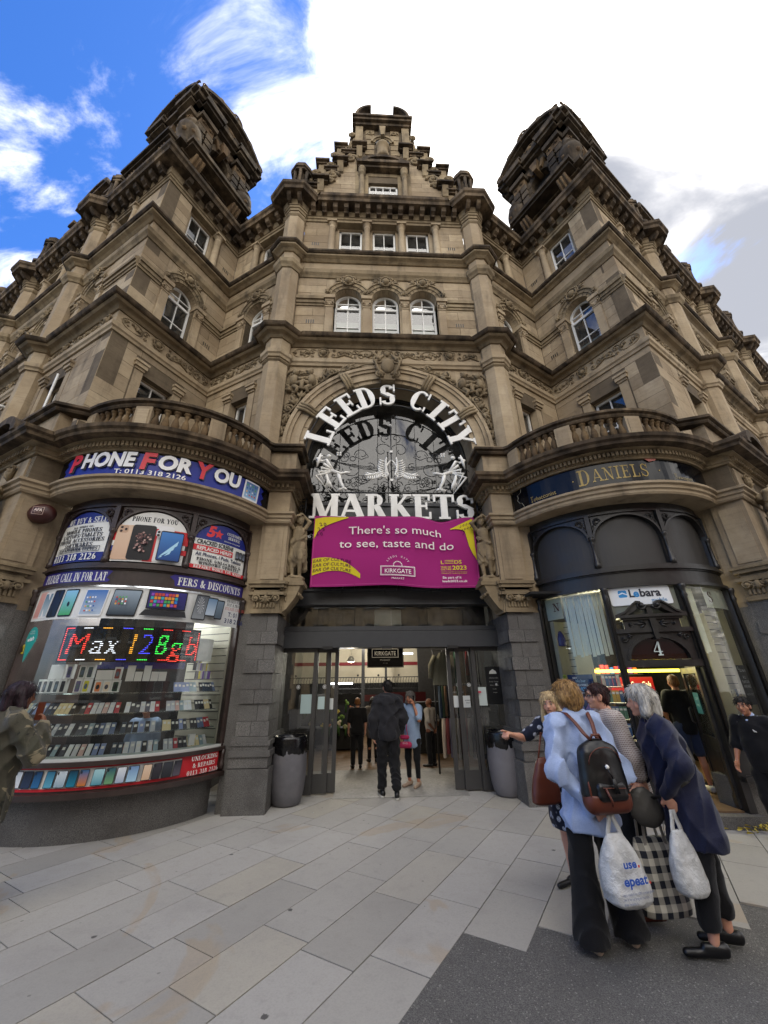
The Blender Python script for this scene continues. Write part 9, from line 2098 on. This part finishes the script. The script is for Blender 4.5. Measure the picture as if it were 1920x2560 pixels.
# --- people deep in the hall
r_ = person('ginger-haired man in black standing with his back turned at the left inside the hall', -.66, 2.2, R(95), .81, {}, 'skin_pale', ('hair_ginger', hair_short), lambda J: [('t_shirt', 'black_cloth', top(J, .035, .84, .18, .45, .05, .06)+[cutbelow(J, .8)], .05, (.007, 26, .4)), ('trousers', 'black_cloth', trousers(J, .1, .075, .06), .04, None), ('boots', 'shoe_black', shoes(J), .01, None)], vx=.014, faced=False)
r_ = person('bald man in a white short-sleeved shirt with hands clasped behind him inside the hall', .98, 2.2, R(140), .79, dict(lw=(-.05, -.16, .9), rw=(.05, -.16, .9), le=(-.27, -.1, 1.1), re=(.27, -.1, 1.1)), 'skin_brown', None, lambda J: [('shirt', 'white_cloth', top(J, .03, .9, .16, .45, .05, .06)+[cutbelow(J, .86)], .05, (.007, 26, .4)), ('trousers', 'black_cloth', trousers(J, .1, .075, .065), .04, None), ('shoes', 'shoe_black', shoes(J), .01, None)], vx=.014, faced=False)
r_ = person('woman in a pale coat partly hidden beyond the ginger-haired man in the hall', -.3, 2.9, R(100), .8, {}, 'skin_tan', ('hair_dark', hair_long), lambda J: [('coat', 'grey_cloth', top(J, .04, .66, .2, 1., .05, .06)+[cutbelow(J, .62)], .05, (.007, 26, .4)), ('trousers', 'black_cloth', trousers(J, .09, .065, .055), .04, None), ('shoes', 'shoe_black', shoes(J), .01, None)], vx=.015, faced=False)
# --- four draped statues flanking the shops
def statue(x, y, z, ang, mir, lab):
    root = tag(empty('statue', (x, y, z), ang-pi/2), lab, 'statue'); m = mir
    mw = Matrix.Translation((x, y, z)) @ Matrix.Rotation(ang-pi/2, 4, 'Z') @ Matrix.Diagonal((.74, .74, .74, 1))
    J = dict(BASE); J.update(pel=(m*.04, 0, .9), wst=(m*.02, .02, 1.04), chs=(0, .02, 1.24), hd=(-m*.02, .06, 1.52), rs=(.16, .0, 1.36), ls=(-.16, 0, 1.36), le=(-.26, .06, 1.52), lw=(-.1, .1, 1.66), re=(.26, .06, 1.52), rw=(.1, .12, 1.62), lk=(-.08, .12, .5), rk=(.12, .06, .48), la=(-.1, .0, .08), ra=(.08, .04, .08), lt=(-.12, .14, .03), rt=(.12, .18, .03))
    hp, L = headp(J); B = [('c', J['pel'], J['wst'], .14, .12, .8), ('c', J['wst'], J['chs'], .12, .15, .75), ('c', J['chs'], J['nck'], .12, .06, .75), ('c', J['nck'], J['hd'], .05, .05)]
    for s in 'lr': B += [('c', J[s+'s'], J[s+'e'], .055, .045), ('c', J[s+'e'], J[s+'w'], .045, .032), ('c', J[s+'h'], J[s+'k'], .1, .07), ('c', J[s+'k'], J[s+'a'], .065, .04), ('c', J[s+'a'], J[s+'t'], .04, .03)]+hand(J, s, 1.0, .012)
    V, Q = sdf_mesh(B+hp+[('e', L(0, -.02, .06), (.1, .11, .08))], .013, .03); np_obj('figure', V, Q, 'carved_stone', root, mw)
    V, Q = sdf_mesh([('c', (m*.02, -.02, .98), (m*.05, .0, .5), .17, .19, .75), ('c', (-m*.1, .04, .7), (-m*.12, .06, .45), .1, .09), ('c', (m*.2, -.1, 1.4), (m*.26, -.1, .7), .07, .06), ('c', (m*.24, -.1, .8), (m*.16, -.06, .25), .08, .1), ('c', (-.16, -.12, 1.3), (-.2, -.12, .3), .05, .08), ('c', (0, -.14, 1.5), (m*.22, -.12, 1.45), .1, .08), ('c', (-m*.16, .08, 1.1), (m*.14, .1, .92), .04, .05)], .013, .03, (.028, 34, .18)); np_obj('drapery', V, Q, 'carved_stone', root, mw, iters=0)
    mb = MB(); mb.lathe((x, y, z-.005), [(.17, 0), (.18, .02), (.15, .05)], 12); mb.build('statue_base', 'carved_stone', root)
statue(-1.78, -.66, 3.4, R(-78), 1, 'carved draped figure with raised arms on the bracket left of the banner')
statue(1.78, -.66, 3.4, R(-102), -1, 'carved draped figure with raised arms on the bracket right of the banner')
for s in (-1, 1):
    q = FO[s].P(s*.55, .2, 0); statue(q[0], q[1], 3.4, R(-90)+s*R(30), -s, 'carved draped figure on the outer pier %s' % ('left of the phone shop' if s < 0 else 'right of the newsagent'))
